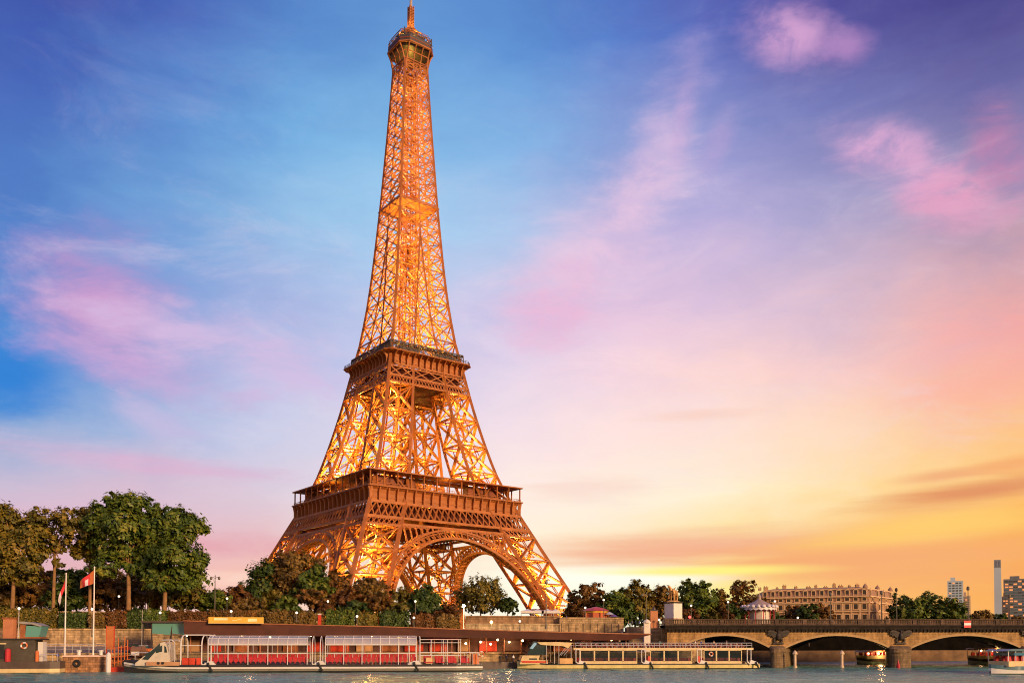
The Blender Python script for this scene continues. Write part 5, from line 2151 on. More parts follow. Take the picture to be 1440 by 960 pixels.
mb.build('stern_cowl', M_CREAM, boat2)
for px in (906, 975):
    mb = MB()
    mb.box(X2(px), X2(px + 3), -3.5, -3.1, D2, ZN2(px, 922))
    mb.build('red_locker', M_REDP, boat2)
life_ring(boat2, X2(993), -3.5, ZN2(993, 919), .42)

# --- black working boat at the left edge
R3 = Rail(-75, 178, 89, 181)
boat3 = thing('work_boat', 'black and brown barge with a cream rub strip at the far left edge', 'boat', (R3.A.x, R3.A.y, 0), R3.rz)
X3 = R3.x
ZN3 = lambda px, py: R3.z(px, py, -2.6)
secs = [(x, w, 0) for x, w, _ in hull_secs(R3.L, 2.7, 0.01, 2.0, 1)]
boat_shell(boat3, secs, [('keel', -.7, .12, .9, .96, M_BLACKH, 0), ('rub_strip', .12, .86, 1.0, 1.0, M_CREAM, .08), ('hull', .86, 2.3, 1.0, 1.02, M_BROWNH, 0)], M_FLOOR)
mb = MB()
mb.box(X3(-70), X3(54), -2.2, 2.2, 2.2, ZN3(20, 899))
mb.build('cabin', mat('cabin_brown', (0.07, 0.058, 0.04), 0.5, 0, .3, .6), boat3)
mb = MB()
mb.box(X3(-72), X3(62), -2.5, 2.5, ZN3(20, 899) + .003, ZN3(20, 897))
mb.build('cabin_roof', M_BLACKH, boat3)
w = MB()
w.box(X3(1), X3(12), -2.28, -2.203, ZN3(5, 926), ZN3(5, 906))
wf = w.build('doorway', M_BLACKH, boat3)
w = MB()
w.box(X3(1), X3(4), -2.32, -2.283, ZN3(5, 927), ZN3(5, 905))
w.box(X3(0), X3(15), -2.34, -2.283, ZN3(5, 905.2), ZN3(5, 903.6))
w.build('door_frame', M_CREAM, wf)
life_ring(boat3, X3(40), -2.4, ZN3(40, 907), .55)
for px0, px1, pt, m in ((14, 22, 911, M_RED), (56, 61, 914, M_ORANGE)):
    mb = MB()
    c = (X3(px0) + X3(px1)) / 2
    r = (X3(px1) - X3(px0)) / 2
    hh = ZN3(px0, pt) - 2.2
    mb.lathe([(r * .9, 0), (r, .1), (r, hh * .8), (r * .8, hh * .95), (r * .4, hh)], 12, (c, -2.45 + (-.0), 2.2))
    mb.build('drum', m, boat3)
# wheelhouse: raked glass and a curved roof
wh = MB()
zb_ = ZN3(40, 897)
wh.box(X3(33), X3(40), -1.9, 1.9, zb_, ZN3(40, 877))
wh.box(X3(40), X3(61), -1.9, 1.9, zb_, zb_ + .3)
wh.build('wheelhouse', M_WOOD, boat3)
gl = MB()
gl.prism([(X3(40), -1.88, zb_ + .3), (X3(59), -1.88, zb_ + .3), (X3(63), -1.88, ZN3(60, 880)), (X3(41), -1.88, ZN3(41, 879))], (0, 3.76, 0))
gl.build('wheelhouse_glass', M_TEAL, boat3)
rf = MB()
pr = [(X3(30), ZN3(31, 874)), (X3(38), ZN3(40, 873.2)), (X3(52), ZN3(52, 875)), (X3(64), ZN3(63, 879.2)), (X3(62), ZN3(63, 880.5)), (X3(50), ZN3(52, 877.2)), (X3(38), ZN3(40, 877)), (X3(31), ZN3(31, 875.5))]
rf.prism([(x, -2.3, z) for x, z in pr], (0, 4.6, 0))
rf.build('wheelhouse_roof', mat('grey_roof', (0.30, 0.28, 0.26), 0.4), boat3)
mb = MB()
mb.box(X3(56), X3(63), -1.2, 0.8, 2.3, ZN3(60, 902))
mb.build('white_cabinet', M_WHITE, boat3)
mb = MB()
for px in (64, 72, 80, 87):
    mb.tube((X3(px), -2.4, 2.3), (X3(px), -2.4, ZN3(px, 919.5)), .06, .06, 6)
mb.tube((X3(62), -2.4, ZN3(70, 919.5)), (X3(87), -2.4, ZN3(70, 919.5)), .06, .06, 6)
mb.build('deck_rail', M_CHROME, boat3)

# --- lit boat under the second arch and two on the right
def small_boat(name, label, p0, p1, d0, d1, rows, hullm, lit, top):
    R = Rail(p0, d0, p1, d1)
    b = thing(name, label, 'boat', (R.A.x, R.A.y, 0), R.rz)
    hw = 2.6
    zz = lambda px, py: R.z(px, py, -hw)
    s = hull_secs(R.L, hw, R.L * .25, R.L * .1, 1, rise=.4)
    boat_shell(b, s, [('keel', -.7, .15, .8, .9, M_BLACKH, 0), ('rub_strip', .15, .75, .95, 1, M_WHITE, .05), ('hull', .75, 1.5, 1, 1, hullm, 0)], M_FLOOR)
    x0, x1 = R.L * .12, R.L * .93
    z0, z1 = 1.45, zz((p0 + p1) / 2, top)
    m = MB()
    m.box(x0, x1, -2.3, 2.3, z0, z0 + 1.0)
    m.build('cabin_side', M_CREAM, b)
    n = max(4, int((x1 - x0) / 1.8))
    for i in range(n + 1):
        x = x0 + (x1 - x0) * i / n
        for y in (-2.25, 2.25):
            m = MB()
            m.box(x - .07, x + .07, y - .06, y + .06, z0 + 1.003, z1 - .25)
            m.build('cabin_post', M_WHITE, b)
    m = MB()
    m.prism([(x0 - .8, -2.5, z1 - .25), (x1 + .4, -2.5, z1 - .25), (x1, -2.5, z1 + .15), (x0 + .6, -2.5, z1 + .15)], (0, 5, 0))
    m.build('cabin_roof', hullm if not lit else M_ORANGE, b)
    for i in range(n):
        x = x0 + (x1 - x0) * (i + .5) / n
        m = MB()
        m.box(x - .55, x + .55, -1.6, -1.2, z0 + 1.0, z0 + 1.9)
        m.box(x - .55, x + .55, 1.0, 1.4, z0 + 1.0, z0 + 1.9)
        m.build('seat', M_RED, b)
    if lit:
        for i in range(0, n, 2):
            x = x0 + (x1 - x0) * (i + .5) / n
            m = MB()
            m.lathe([(.05, -.2), (.2, -.1), (.22, .1), (.05, .22)], 8, (x, -1.9, z1 - .65))
            m.build('cabin_lamp', emis('cabin_lamp_glow', (1.0, 0.62, 0.25), 30), b)
        l = bpy.data.lights.new('cabin_light', 'POINT')
        l.energy = lit
        l.color = (1, .6, .25)
        l.shadow_soft_size = .4
        lo = bpy.data.objects.new('cabin_light', l)
        COL.objects.link(lo)
        lo.parent = b
        lo.location = ((x0 + x1) / 2, -3.0, z1 - .3)
    return b, R, zz


small_boat('lit_boat', 'small lit boat with an orange roof under the second bridge arch', 1206, 1250, 260, 264, 1, M_BROWNH, 700, 915)
small_boat('lit_boat', 'brightly lit boat with glowing lamps under the third bridge arch', 1362, 1420, 259, 263, 1, M_BROWNH, 1500, 911)
b5, R5, z5 = small_boat('passing_boat', 'teal and white boat cut by the right picture edge in front of the bridge', 1392, 1490, 172, 178, 1, mat('teal_hull', (0.06, 0.14, 0.18), 0.35), 0, 913)
mb = MB()
mb.box(R5.L * .2, R5.L * .8, -2.35, 2.35, z5(1420, 921), z5(1420, 917))
mb.build('blue_window_band', glassmat('blue_band', (0.05, 0.16, 0.24), .1), b5)
# cream mooring posts by the piers
for px, lab in ((1118, 'pale mooring post beside the first bridge pier'), (1184, 'pale mooring post in the middle of the second arch')):
    p = at(px, 930, 218.5)
    mb = MB()
    mb.lathe([(0.34, -1.5), (0.34, 3.2), (0.62, 3.25), (0.62, 3.5), (0.4, 3.9), (.08, 4.2)], 10, (p.x, p.y, 0))
    mb.lathe([(0.5, -.2), (0.5, .3), (.36, .34)], 10, (p.x, p.y, 0.2))
    tag(mb.build('mooring_post', mat('post_cream', (0.62, 0.46, 0.30), 0.7)), lab, 'post', 'mooring posts at the bridge')
p = at(1263, 930, 216)
mb = MB()
mb.lathe([(.1, -.5), (.42, 0), (.45, .5), (.25, 1.1), (.1, 1.9), (.02, 2.0)], 12, (p.x, p.y, 0))
tag(mb.build('buoy', M_RED), 'small red buoy in front of the second bridge pier', 'buoy')
# ------------------------------------------------------------------ quay furniture
def pt(px, py, Y):
    return at(px, py, Y)


# long jetty roof
jet = thing('jetty_station', 'very long low jetty station with a deep red brown fascia roof behind the boats', 'station', (0, 0, 0))
FA = [(258, 872.5, 892, 195.5), (370, 877, 893.5, 198.5), (540, 881, 894.5, 203), (690, 886, 896.5, 207), (840, 890, 900, 210.5), (884, 891, 899.5, 211.5)]
mb = MB()
S = []
for px, t_, b_, Y in FA:
    a, c = pt(px, t_, Y), pt(px, b_, Y)
    S.append([(a.x, a.y, a.z), (c.x, c.y + .5, c.z), (c.x - 3, c.y + 11, c.z + .2), (a.x - 3, a.y + 11, a.z)])
tip = pt(916, 891.2, 211.5)
S.append([(tip.x, tip.y, tip.z), (tip.x, tip.y + .1, tip.z - .12), (tip.x - 2, tip.y + 9, tip.z - .1), (tip.x - 2, tip.y + 9, tip.z)])
mb.loft(S)
mb.build('roof', M_ROOFB, jet)
mb = MB()
for (q0, q1) in zip(S[:-1], S[1:]):
    mb.beam(Vector(q0[0]) + Vector((0, -.08, .06)), Vector(q1[0]) + Vector((0, -.08, .06)), .22)
mb.build('roof_edge', M_WOOD, jet)
rng = random.Random(5)
n = 26
for i in range(n):
    px = 268 + (880 - 268) * i / (n - 1)
    k = [f for f in FA if f[0] <= px][-1]
    Y = 195.5 + (px - 258) * .0256
    a = pt(px, 895, Y + 4)
    mb = MB()
    mb.tube((a.x, a.y, 3.4), (a.x, a.y, a.z + .6), .16, .16, 8)
    mb.build('column', M_WOOD, jet)
mb = MB()
a, b_ = pt(262, 890, 204), pt(870, 897, 219.5)
mb.prism([(a.x, a.y, 3.6), (b_.x, b_.y, 3.6), (b_.x, b_.y, 7.6), (a.x, a.y, 7.9)], (0, .4, 0))
mb.build('back_wall', mat('jetty_wall', (0.10, 0.035, 0.025), 0.7, 0, .4, .4), jet)
for i in range(18):
    px = 270 + 590 * i / 17
    Y = 203.2 + (px - 262) * .0255
    c = pt(px, 905, Y)
    mb = MB()
    w_ = rng.uniform(1.0, 2.2)
    mb.box(c.x - w_, c.x + w_, c.y - .25, c.y - .1, 4.0, rng.uniform(5.6, 6.9))
    mb.build('wall_panel', rng.choice([M_WOOD, M_REDP, M_ORANGE, M_ROOFB, mat('panel_tan', (0.45, 0.25, .12), .6)]), jet)
WARM = emis('warm_bulb', (1.0, 0.66, 0.28), 16)
for i, (px, py) in enumerate([(262, 893), (340, 893), (352, 890.5), (380, 895), (437, 893), (478, 892), (545, 891), (629, 893), (676, 902), (690, 905), (716, 902), (700, 899), (735, 900), (655, 904), (803, 898), (860, 899)]):
    p = pt(px, py, 197.5 + (px - 258) * .0256)
    mb = MB()
    mb.lathe([(.05, -.24), (.24, -.12), (.24, .1), (.05, .22)], 8, tuple(p))
    mb.tube((p.x, p.y, p.z + .2), (p.x, p.y, p.z + 1.0), .03, .03, 5, 1)
    mb.build('roof_lamp', [WARM, M_DARK], jet)
for px, py, pw in ((350, 896, 250), (520, 897, 200), (676, 901, 350), (716, 901, 500), (820, 900, 150)):
    p = pt(px, py, 199.5 + (px - 258) * .0256)
    l = bpy.data.lights.new('jetty_light', 'POINT')
    l.energy = pw
    l.color = (1, .55, .22)
    l.shadow_soft_size = .3
    o = bpy.data.objects.new('jetty_light', l)
    COL.objects.link(o)
    o.location = p
# floating landing stage behind the boats
mb = MB()
a, b_ = pt(262, 930, 190), pt(884, 930, 214)
d = (b_ - a).normalized()
mb.prism([(a.x, a.y, -.4), (b_.x, b_.y, -.4), (b_.x, b_.y + 6, -.4), (a.x, a.y + 6, -.4)], (0, 0, 2.0))
tag(mb.build('landing_stage', M_BROWNH), 'dark floating landing stage between the boats and the jetty station', 'pontoon')

# yellow billboard on the roof
s = thing('yellow_billboard', 'long yellow billboard standing on the left end of the jetty roof', 'sign', tuple(pt(332, 875.5, 196.2)), radians(9))
L_ = (370 - 295) / FPX * 196 / 2
mb = MB()
mb.box(-L_, L_, 0, .35, 0, 1.28)
mb.build('board', M_YELLOW, s)
for x0, x1, z0, z1 in ((-L_ + 1.2, -L_ + 4.0, .6, 1.08), (L_ - 3.3, L_ - 1.4, .35, .95), (-.9, .2, .5, .62), (.3, 1.2, .7, .82)):
    mb = MB()
    mb.box(x0, x1, -.03, -.003, z0, z1)
    mb.build('pale_patch', mat('pale_yellow', (0.86, 0.76, 0.42), .5), s)
mb = MB()
mb.box(-L_ - .06, L_ + .06, -.06, .4, -.1, -.004)
mb.build('lower_edge', M_CREAM, s)

# glass pavilion with teal screens
p0, p1 = pt(200, 905, 198), pt(262, 905, 199.5)
s = thing('glass_pavilion', 'small flat roofed pavilion with two teal glass screens left of the jetty roof', 'pavilion', (0, 0, 0))
mb = MB()
za, zb_ = pt(230, 873, 199).z, pt(230, 875, 199).z
mb.box(p0.x, p1.x, p0.y - .8, p0.y + 5, zb_, za)
mb.build('roof', M_BROWNH, s)
for px0, px1, lean in ((214, 239, .5), (242, 259, .2)):
    a, b_ = pt(px0, 890, 198), pt(px1, 892, 198)
    zt = pt(px0, 875.5, 198).z
    mb = MB()
    mb.prism([(a.x, 198, a.z), (b_.x, 198, b_.z), (b_.x + lean, 198, zt), (a.x, 198, zt)], (0, .08, 0))
    mb.build('glass_screen', M_TEAL, s)
for px in (201, 213, 240.5, 260):
    a = pt(px, 905, 198.2)
    mb = MB()
    mb.box(a.x - .1, a.x + .1, 198.15, 198.35, 3.6, zb_ - .003)
    mb.build('post', M_DARK, s)
mb = MB()
a, b_ = pt(214, 893, 198), pt(261, 893, 198)
mb.box(a.x, b_.x, 198.4, 198.8, 3.6, a.z)
mb.build('parapet', M_WALL, s)
a = pt(200, 860, 198)
mb = MB()
mb.tube((a.x, a.y, 4), (a.x, a.y, pt(200, 857, 198).z), .07, .05, 6)
mb.tube((a.x, a.y, a.z - 2.2), (a.x + 1.2, a.y, a.z - 2.4), .05, .05, 6)
mb.build('mast', M_CHROME, s)

# stone landing pontoon on the left with tyre fender
a, b_ = pt(88, 930, 182), pt(151, 930, 184)
s = thing('stone_pontoon', 'rusty stained landing pontoon with a white edge between the black boat and the red gangway', 'pontoon', (0, 0, 0))
zt = pt(120, 920, 183).z
mb = MB()
mb.prism([(a.x, a.y, -1), (b_.x, b_.y, -1), (b_.x, b_.y + 7, -1), (a.x, a.y + 7, -1)], (0, 0, zt + .6))
mb.build('block', stonemat('rusty_stone', (0.40, 0.20, 0.09), 1.1, .5, .35), s)
mb = MB()
mb.prism([(a.x, a.y - .15, zt - .397), (b_.x, b_.y - .15, zt - .397), (b_.x, b_.y + 1.6, zt - .397), (a.x, a.y + 1.6, zt - .397)], (0, 0, .3))
mb.build('edge', mat('pink_edge', (0.70, 0.50, 0.42), .6), s)
for px in (109, 140):
    q = pt(px, 918, 183)
    mb = MB()
    mb.lathe([(.35, 0), (.35, .7), (.5, .75), (.5, 1.0), (.1, 1.05)], 10, (q.x, q.y + .6, zt - .1))
    mb.build('bollard', M_WHITE, s)
q = pt(108, 932, 182.3)
mb = MB()
for i in range(18):
    t0, t1 = 2 * pi * i / 18, 2 * pi * (i + 1) / 18
    mb.tube((q.x + .55 * cos(t0), q.y, q.z + .55 * sin(t0)), (q.x + .55 * cos(t1), q.y, q.z + .55 * sin(t1)), .25, .25, 7, caps=False)
mb.build('tyre_fender', M_RUBBER, s)
# boundary bank pavement rails (left)
s = thing('quay_railing', 'grey railing along the lower quay behind the flagpoles', 'railing', (0, 0, 0))
a, b_ = pt(66, 908, 192), pt(160, 908, 196)
mb = MB()
for k in range(9):
    p = a.lerp(b_, k / 8)
    mb.tube((p.x, p.y, 3.5), (p.x, p.y, p.z + .4), .06, .06, 6)
for dz in (.4, -.1, -.6):
    mb.tube(a + Vector((0, 0, dz)), b_ + Vector((0, 0, dz)), .06, .06, 6)
mb.build('rail', M_CHROME, s)

# orange totem, white pile, red gangway
s = thing('orange_totem', 'tall orange brown board standing left of the red gangway', 'sign', tuple(pt(155, 912, 190)))
mb = MB()
h_ = pt(155, 880, 190).z - pt(155, 912, 190).z
mb.box(-.75, .75, -.15, .15, 0, h_)
mb.build('board', mat('totem_orange', (0.52, 0.17, 0.05), .5), s)
mb = MB()
mb.box(-.85, -.752, -.18, .18, -1, h_ + .1)
mb.box(.752, .85, -.18, .18, -1, h_ + .1)
mb.build('frame', M_REDP, s)
q = pt(152.5, 934, 181)
mb = MB()
mb.lathe([(.45, -1.5), (.5, .2), (.5, 3.0), (.3, 3.5), (.05, 3.7)], 8, (q.x, q.y, .4))
tag(mb.build('mooring_pile', M_WHITE), 'thick white mooring pile with a pointed top beside the red gangway', 'post')
s = thing('red_gangway', 'red steel gangway with thin posts leading down to the glass roofed boat', 'gangway', (0, 0, 0))
a, b_ = pt(152, 938, 184), pt(178, 940, 184)
mb = MB()
mb.prism([(a.x, a.y, -.4), (b_.x, b_.y, -.4), (b_.x, b_.y + 5, -.4), (a.x, a.y + 5, -.4)], (0, 0, 1.4))
mb.build('float', M_REDP, s)
mb = MB()
for px, pt_ in ((156, 912), (161, 909), (166, 896), (170, 907), (175, 895), (179, 899)):
    q = pt(px, 935, 185)
    mb.tube((q.x, q.y, .9), (q.x, q.y, pt(px, pt_, 185).z), .1, .1, 6)
for p0_, p1_ in (((154, 912), (180, 908)), ((154, 924), (182, 921)), ((156, 932), (184, 926))):
    mb.tube(pt(*p0_, 185), pt(*p1_, 185), .08, .08, 6)
mb.build('rail', M_ORANGE, s)
mb = MB()
q0, q1 = pt(158, 926, 186), pt(205, 920, 193)
mb.prism([(q0.x, q0.y, q0.z), (q1.x, q1.y, q1.z), (q1.x, q1.y + 2, q1.z), (q0.x, q0.y + 2, q0.z)], (0, 0, .3))
mb.build('ramp', M_ROOFB, s)
q = pt(194, 914, 189)
mb = MB()
mb.tube((q.x - 1.0, q.y, q.z - .3), (q.x + 1.2, q.y, q.z - .3), 1.15, 1.15, 18)
mb.tube((q.x - 1.05, q.y, q.z - .3), (q.x - .95, q.y, q.z - .3), 1.3, 1.3, 18)
mb.tube((q.x + 1.15, q.y, q.z - .3), (q.x + 1.25, q.y, q.z - .3), 1.3, 1.3, 18)
tag(mb.build('cable_drum', mat('rust_drum', (0.22, .11, .06), .8)), 'big brown cable drum between the red gangway and the boat bow', 'drum')
q = pt(190, 918, 186)
mb = MB()
mb.box(q.x - .8, q.x + .8, q.y, q.y + .08, q.z - .4, q.z + .35)
mb.box(q.x - .06, q.x + .06, q.y + .01, q.y + .07, q.z - 2.6, q.z - .403)
tag(mb.build('notice_board', M_WHITE), 'small blank white notice board in front of the cable drum', 'sign')


# ------------------------------------------------------------------ vehicles on the quay
def car(label, px, Y, rz, bodym, roofm, scale=1.0):
    p = pt(px, 905, Y)
    z0 = 3.6 + (Y - 192) * .09
    c = thing('parked_car', label, 'car', (p.x, Y, z0), rz)
    hw, L = .88 * scale, 2.15 * scale
    low = [(-L, .35), (-L, .75), (-L + .3, .95), (-.85 * scale, 1.02), (1.0 * scale, 1.05), (L - .2, .95), (L, .7), (L, .35)]
    mb = MB()
    mb.loft([[(x * 1, -hw + ins, z) for x, z in low] for ins in (0,)] + [[(x, hw, z) for x, z in low]])
    mb.build('body', bodym, c)
    cab = [(-.95 * scale, 1.0), (-.35 * scale, 1.5), (1.0 * scale, 1.5), (1.65 * scale, 1.0)]
    mb = MB()
    mb.loft([[(x, -hw + .08, z) for x, z in cab], [(x, hw - .08, z) for x, z in cab]])
    mb.build('window', M_GLASS, c)
    mb = MB()
    mb.prism([(-.4 * scale, -hw + .05, 1.5), (1.05 * scale, -hw + .05, 1.5), (.9 * scale, -hw + .1, 1.6), (-.25 * scale, -hw + .1, 1.6)], (0, 2 * hw - .15, 0))
    mb.build('roof', roofm, c)
    for sx in (-1.3 * scale, 1.3 * scale):
        for sy in (-hw + .02, hw - .02):
            w = MB()
            w.tube((sx, sy - .12, .34), (sx, sy + .12, .34), .34, .34, 14)
            wo_ = w.build('wheel', M_RUBBER, c)
            w = MB()
            w.tube((sx, sy - .14, .34), (sx, sy + .14, .34), .19, .19, 10)
            w.build('rim', M_CHROME, wo_)
    for sy in (-.6, .6):
        m = MB()
        m.lathe([(.04, -.06), (.13, -.02), (.13, .05), (.03, .07)], 8, (-L - .0, sy, .78))
        m.build('headlight', M_WHITE, c)
    return c


car('dark red car with a black roof parked on the quay left of the teal pavilion', 184, 197, radians(-24), mat('car_red', (0.22, 0.02, 0.03), .3), M_BLACKH, 1.15)
car('orange car with a white roof parked in front of the teal pavilion', 200, 194, radians(-14), M_ORANGE, M_WHITE, .95)

# terracotta kiosk behind the black boat
p = pt(11, 897, 196)
s = thing('terracotta_kiosk', 'terracotta coloured kiosk on the quay at the left edge', 'kiosk', tuple(p))
mb = MB()
mb.box(-1.1, 1.1, 0, 1.6, -1.6, 4.2)
mb.build('body', mat('terracotta', (0.50, 0.20, 0.09), .7), s)
mb = MB()
mb.box(-1.3, 1.3, -.2, 1.8, 4.203, 4.5)
mb.build('roof', M_WOOD, s)


# ------------------------------------------------------------------ lamps
GLOBE = emis('globe_glow', (1.0, 0.84, 0.64), 1.5)
STAR = emis('bright_globe_glow', (1.0, 0.72, 0.36), 60)
M_POLE = mat('lamp_pole', (0.10, 0.09, 0.07), .5)


def globe_lamp(label, px, py, base, Y, r=.27, glow=None, polem=None, pw=0, group='globe lamps along the promenade'):
    t_, b_ = pt(px, py, Y), pt(px, base, Y)
    s = thing('globe_lamp', label, 'street lamp', (b_.x, Y, b_.z), 0, group)
    h = t_.z - b_.z
    mb = MB()
    mb.lathe([(.2, 0), (.2, .25), (.1, .4), (.07, h - r), (.12, h - r + .05)], 8)
    mb.build('pole', polem or M_POLE, s)
    mb = MB()
    mb.lathe([(r * sin(pi * j / 10) + .01, h - r * cos(pi * j / 10)) for j in range(11)], 14)
    mb.build('globe', glow or GLOBE, s, smooth=True)
    if pw:
        l = bpy.data.lights.new('lamp_light', 'POINT')
        l.energy = pw
        l.color = (1, .62, .28)
        l.shadow_soft_size = r
        o = bpy.data.objects.new('lamp_light', l)
        COL.objects.link(o)
        o.parent = s
        o.location = (0, -r - .3, h)
    return s


for px, py, base, Y, lab in [
    (26, 855, 895, 196, 'white globe lamp on a pale pole behind the black boat'),
    (167, 838, 860, 226, 'small globe lamp left of the pale forked plane trunk'),
    (319, 841, 866, 222, 'globe lamp on a dark pole behind the yellow billboard'),
    (325, 859, 868, 204, 'squat globe lamp on top of the yellow billboard'),
    (225, 861, 873, 203, 'globe lamp above the teal pavilion roof'),
    (129, 856, 895, 204, 'globe lamp just behind the second flagpole'),
    (461, 845, 862, 226, 'globe lamp below the olive brown tree mound'),
    (417, 861, 874, 206, 'globe lamp in the gap between two brown hedge blocks'),
    (502, 866, 880, 208, 'globe lamp right of the green topped hedge'),
    (582, 868, 882, 209, 'globe lamp left of the rust red hedge'),
    (584, 845, 864, 228, 'globe lamp against the nearly black green tree'),
    (731, 873, 886, 226, 'globe lamp in front of the stepped parapet wall'),
    (849, 843, 870, 240, 'globe lamp between the rust tree and the dark green tree'),
    (823, 854, 870, 240, 'globe lamp left of the red kiosk roof'),
    (927, 871, 882, 222, 'globe lamp just left of the horse pedestal'),
    (972, 851, 872, 240, 'globe lamp between the pedestal and the pointed tree'),
    (1024, 846, 872, 246, 'globe lamp before the reddish brown tree'),
    (1090, 845, 872, 250, 'globe lamp above the right side of the white carousel'),
    (1122, 868, 874, 240, 'low globe lamp on the bridge before the mansion')]:
    globe_lamp(lab, px, py, base, Y, polem=M_CHROME if px == 26 else None)
globe_lamp('brightest starry street lamp on a pale pole at the right end of the hedges', 652, 851.5, 884, 212, .36, STAR, M_CHROME, 3500)
globe_lamp('glowing globe lamp on the pale parapet right of the starry lamp', 691, 874, 884, 216, .34, emis('amber_glow', (1, .6, .2), 10), None, 500)
globe_lamp('red glowing lamp right of the horse pedestal', 970, 867, 874, 236, .34, emis('red_glow', (1, .05, .04), 5))


def tall_lamp(label, px, top, base, Y, heads=2, group='tall street lamps'):
    t_, b_ = pt(px, top, Y), pt(px, base, Y)
    s = thing('tall_lamp', label, 'street lamp', (b_.x, Y, b_.z), 0, group)
    h = t_.z - b_.z
    mb = MB()
    mb.lathe([(.28, 0), (.28, .6), (.16, .9), (.09, h - .3), (.16, h - .2), (.03, h + .25)], 8)
    mb.build('pole', M_POLE, s)
    for i in range(heads):
        sg = -1 if i % 2 == 0 else 1
        mb = MB()
        if heads > 1:
            mb.path([(0, 0, h - .7), (sg * .5, 0, h - .35), (sg * .95, 0, h - .35)], .06)
            mb.lathe([(.1, -.55), (.34, -.35), (.3, .1), (.1, .3)], 8, (sg * 1.0, 0, h - .5))
        else:
            mb.lathe([(.1, -.5), (.4, -.3), (.36, .35), (.08, .6)], 8, (0, 0, h))
        mb.build('lantern', M_BRONZE if Y > 240 else M_POLE, s)
    return s


tall_lamp('tall double armed street lamp against the pink sky left of the tower', 302, 809, 862, 228)
tall_lamp('tall mast lamp in front of the right foot of the tower', 768, 818, 884, 226, 1)
tall_lamp('tall twin headed street lamp before the olive green tree', 909, 833, 876, 238)
tall_lamp('slim street lamp on the bridge before the left part of the mansion', 1168, 835, 874, 236, 1, 'lamps on the bridge')
tall_lamp('slim street lamp on the bridge before the right corner of the mansion', 1240, 833, 874, 236, 1, 'lamps on the bridge')
tall_lamp('slim street lamp with a round head just right of the mansion', 1261, 829, 874, 250, 1, 'lamps on the bridge')
tall_lamp('slim street lamp on the bridge right of the pale tower block', 1362, 827, 872, 230, 1, 'lamps on the bridge')
tall_lamp('slim street lamp on the bridge before the dark office block', 1420, 838, 872, 230, 1, 'lamps on the bridge')


# ------------------------------------------------------------------ flags
def flag(label, px, top, base, Y, shape, cols):
    t_, b_ = pt(px, top, Y), pt(px, base, Y)
    s = thing('flagpole', label, 'flagpole', (b_.x, Y, b_.z), 0, 'flagpoles on the quay')
    h = t_.z - b_.z
    mb = MB()
    mb.lathe([(.2, -.4), (.17, 1), (.11, h - .2), (.16, h - .15), (.16, h + .05), (.02, h + .2)], 10)
    mb.build('pole', mat('pole_white', (0.74, 0.66, 0.62), .4), s)
    mb = MB()
    N, M = 10, 5
    vs_ = []
    for j in range(M + 1):
        for i in range(N + 1):
            u, v = i / N, j / M
            x, z = shape(u, v)
            y = .35 * sin(u * 7 + v * 1.5) * u
            vs_.append((x, y, h + z))
    fs, mi = [], []
    for j in range(M):
        for i in range(N):
            fs.append((j * (N + 1) + i, j * (N + 1) + i + 1, (j + 1) * (N + 1) + i + 1, (j + 1) * (N + 1) + i))
            mi.append(cols(i / N, j / M))
    for f, k in zip(fs, mi):
        o = len(mb.v)
        mb.add([vs_[q] for q in f], ((0, 1, 2, 3),), k)
    mb.build('flag', [M_ORANGE, mat('flag_red', (0.6, .03, .04), .7), mat('flag_pale', (0.72, .6, .62), .7)], s, fix=False)


flag('right flagpole flying a swirling orange and red flag', 131, 797, 918, 190, lambda u, v: (-3.1 * u, -.4 - 2.6 * u ** .9 - (2.9 - 1.5 * u) * v), lambda u, v: 0 if u < .25 else (2 if (.35 < u < .55 and v > .25) else (1 if u < .8 else 0)))
flag('left flagpole with a limp red and white flag hanging down', 91, 806, 924, 189, lambda u, v: (-1.7 * u * (1 - .2 * v), -.6 - 5.2 * u - (2.2 - 1.2 * u) * v * .8), lambda u, v: 1 if u < .6 else 2)
q0, q1 = pt(449, 877, 206.5), pt(449, 864, 206.5)
mb = MB()
mb.box(q0.x - .34, q0.x + .34, q0.y, q0.y + .6, q0.z - .6, q1.z, 0)
mb.box(q0.x - .36, q0.x + .36, q0.y - .02, q0.y + .62, q1.z + .003, q1.z + .3, 1)
tag(mb.build('red_pillar', [M_REDP, M_WHITE]), 'short red pillar with a white cap before the hedges', 'pillar')
p = pt(919.5, 876, 224)
s = thing('brown_column', 'brown advertising column with a small cap left of the horse pedestal', 'column', (p.x, p.y, 9.6))
mb = MB()
h_ = pt(919, 858.5, 224).z - 9.6
mb.box(-.9, .9, -.7, .7, 0, h_)
mb.build('body', mat('column_brown', (0.46, 0.18, 0.07), .6), s)
mb = MB()
mb.box(-1.0, 1.0, -.8, .8, h_ + .003, h_ + .3)
mb.lathe([(.5, 0), (.4, .4), (.05, .7)], 8, (0, 0, h_ + .303))
mb.build('cap', M_DARK, s)


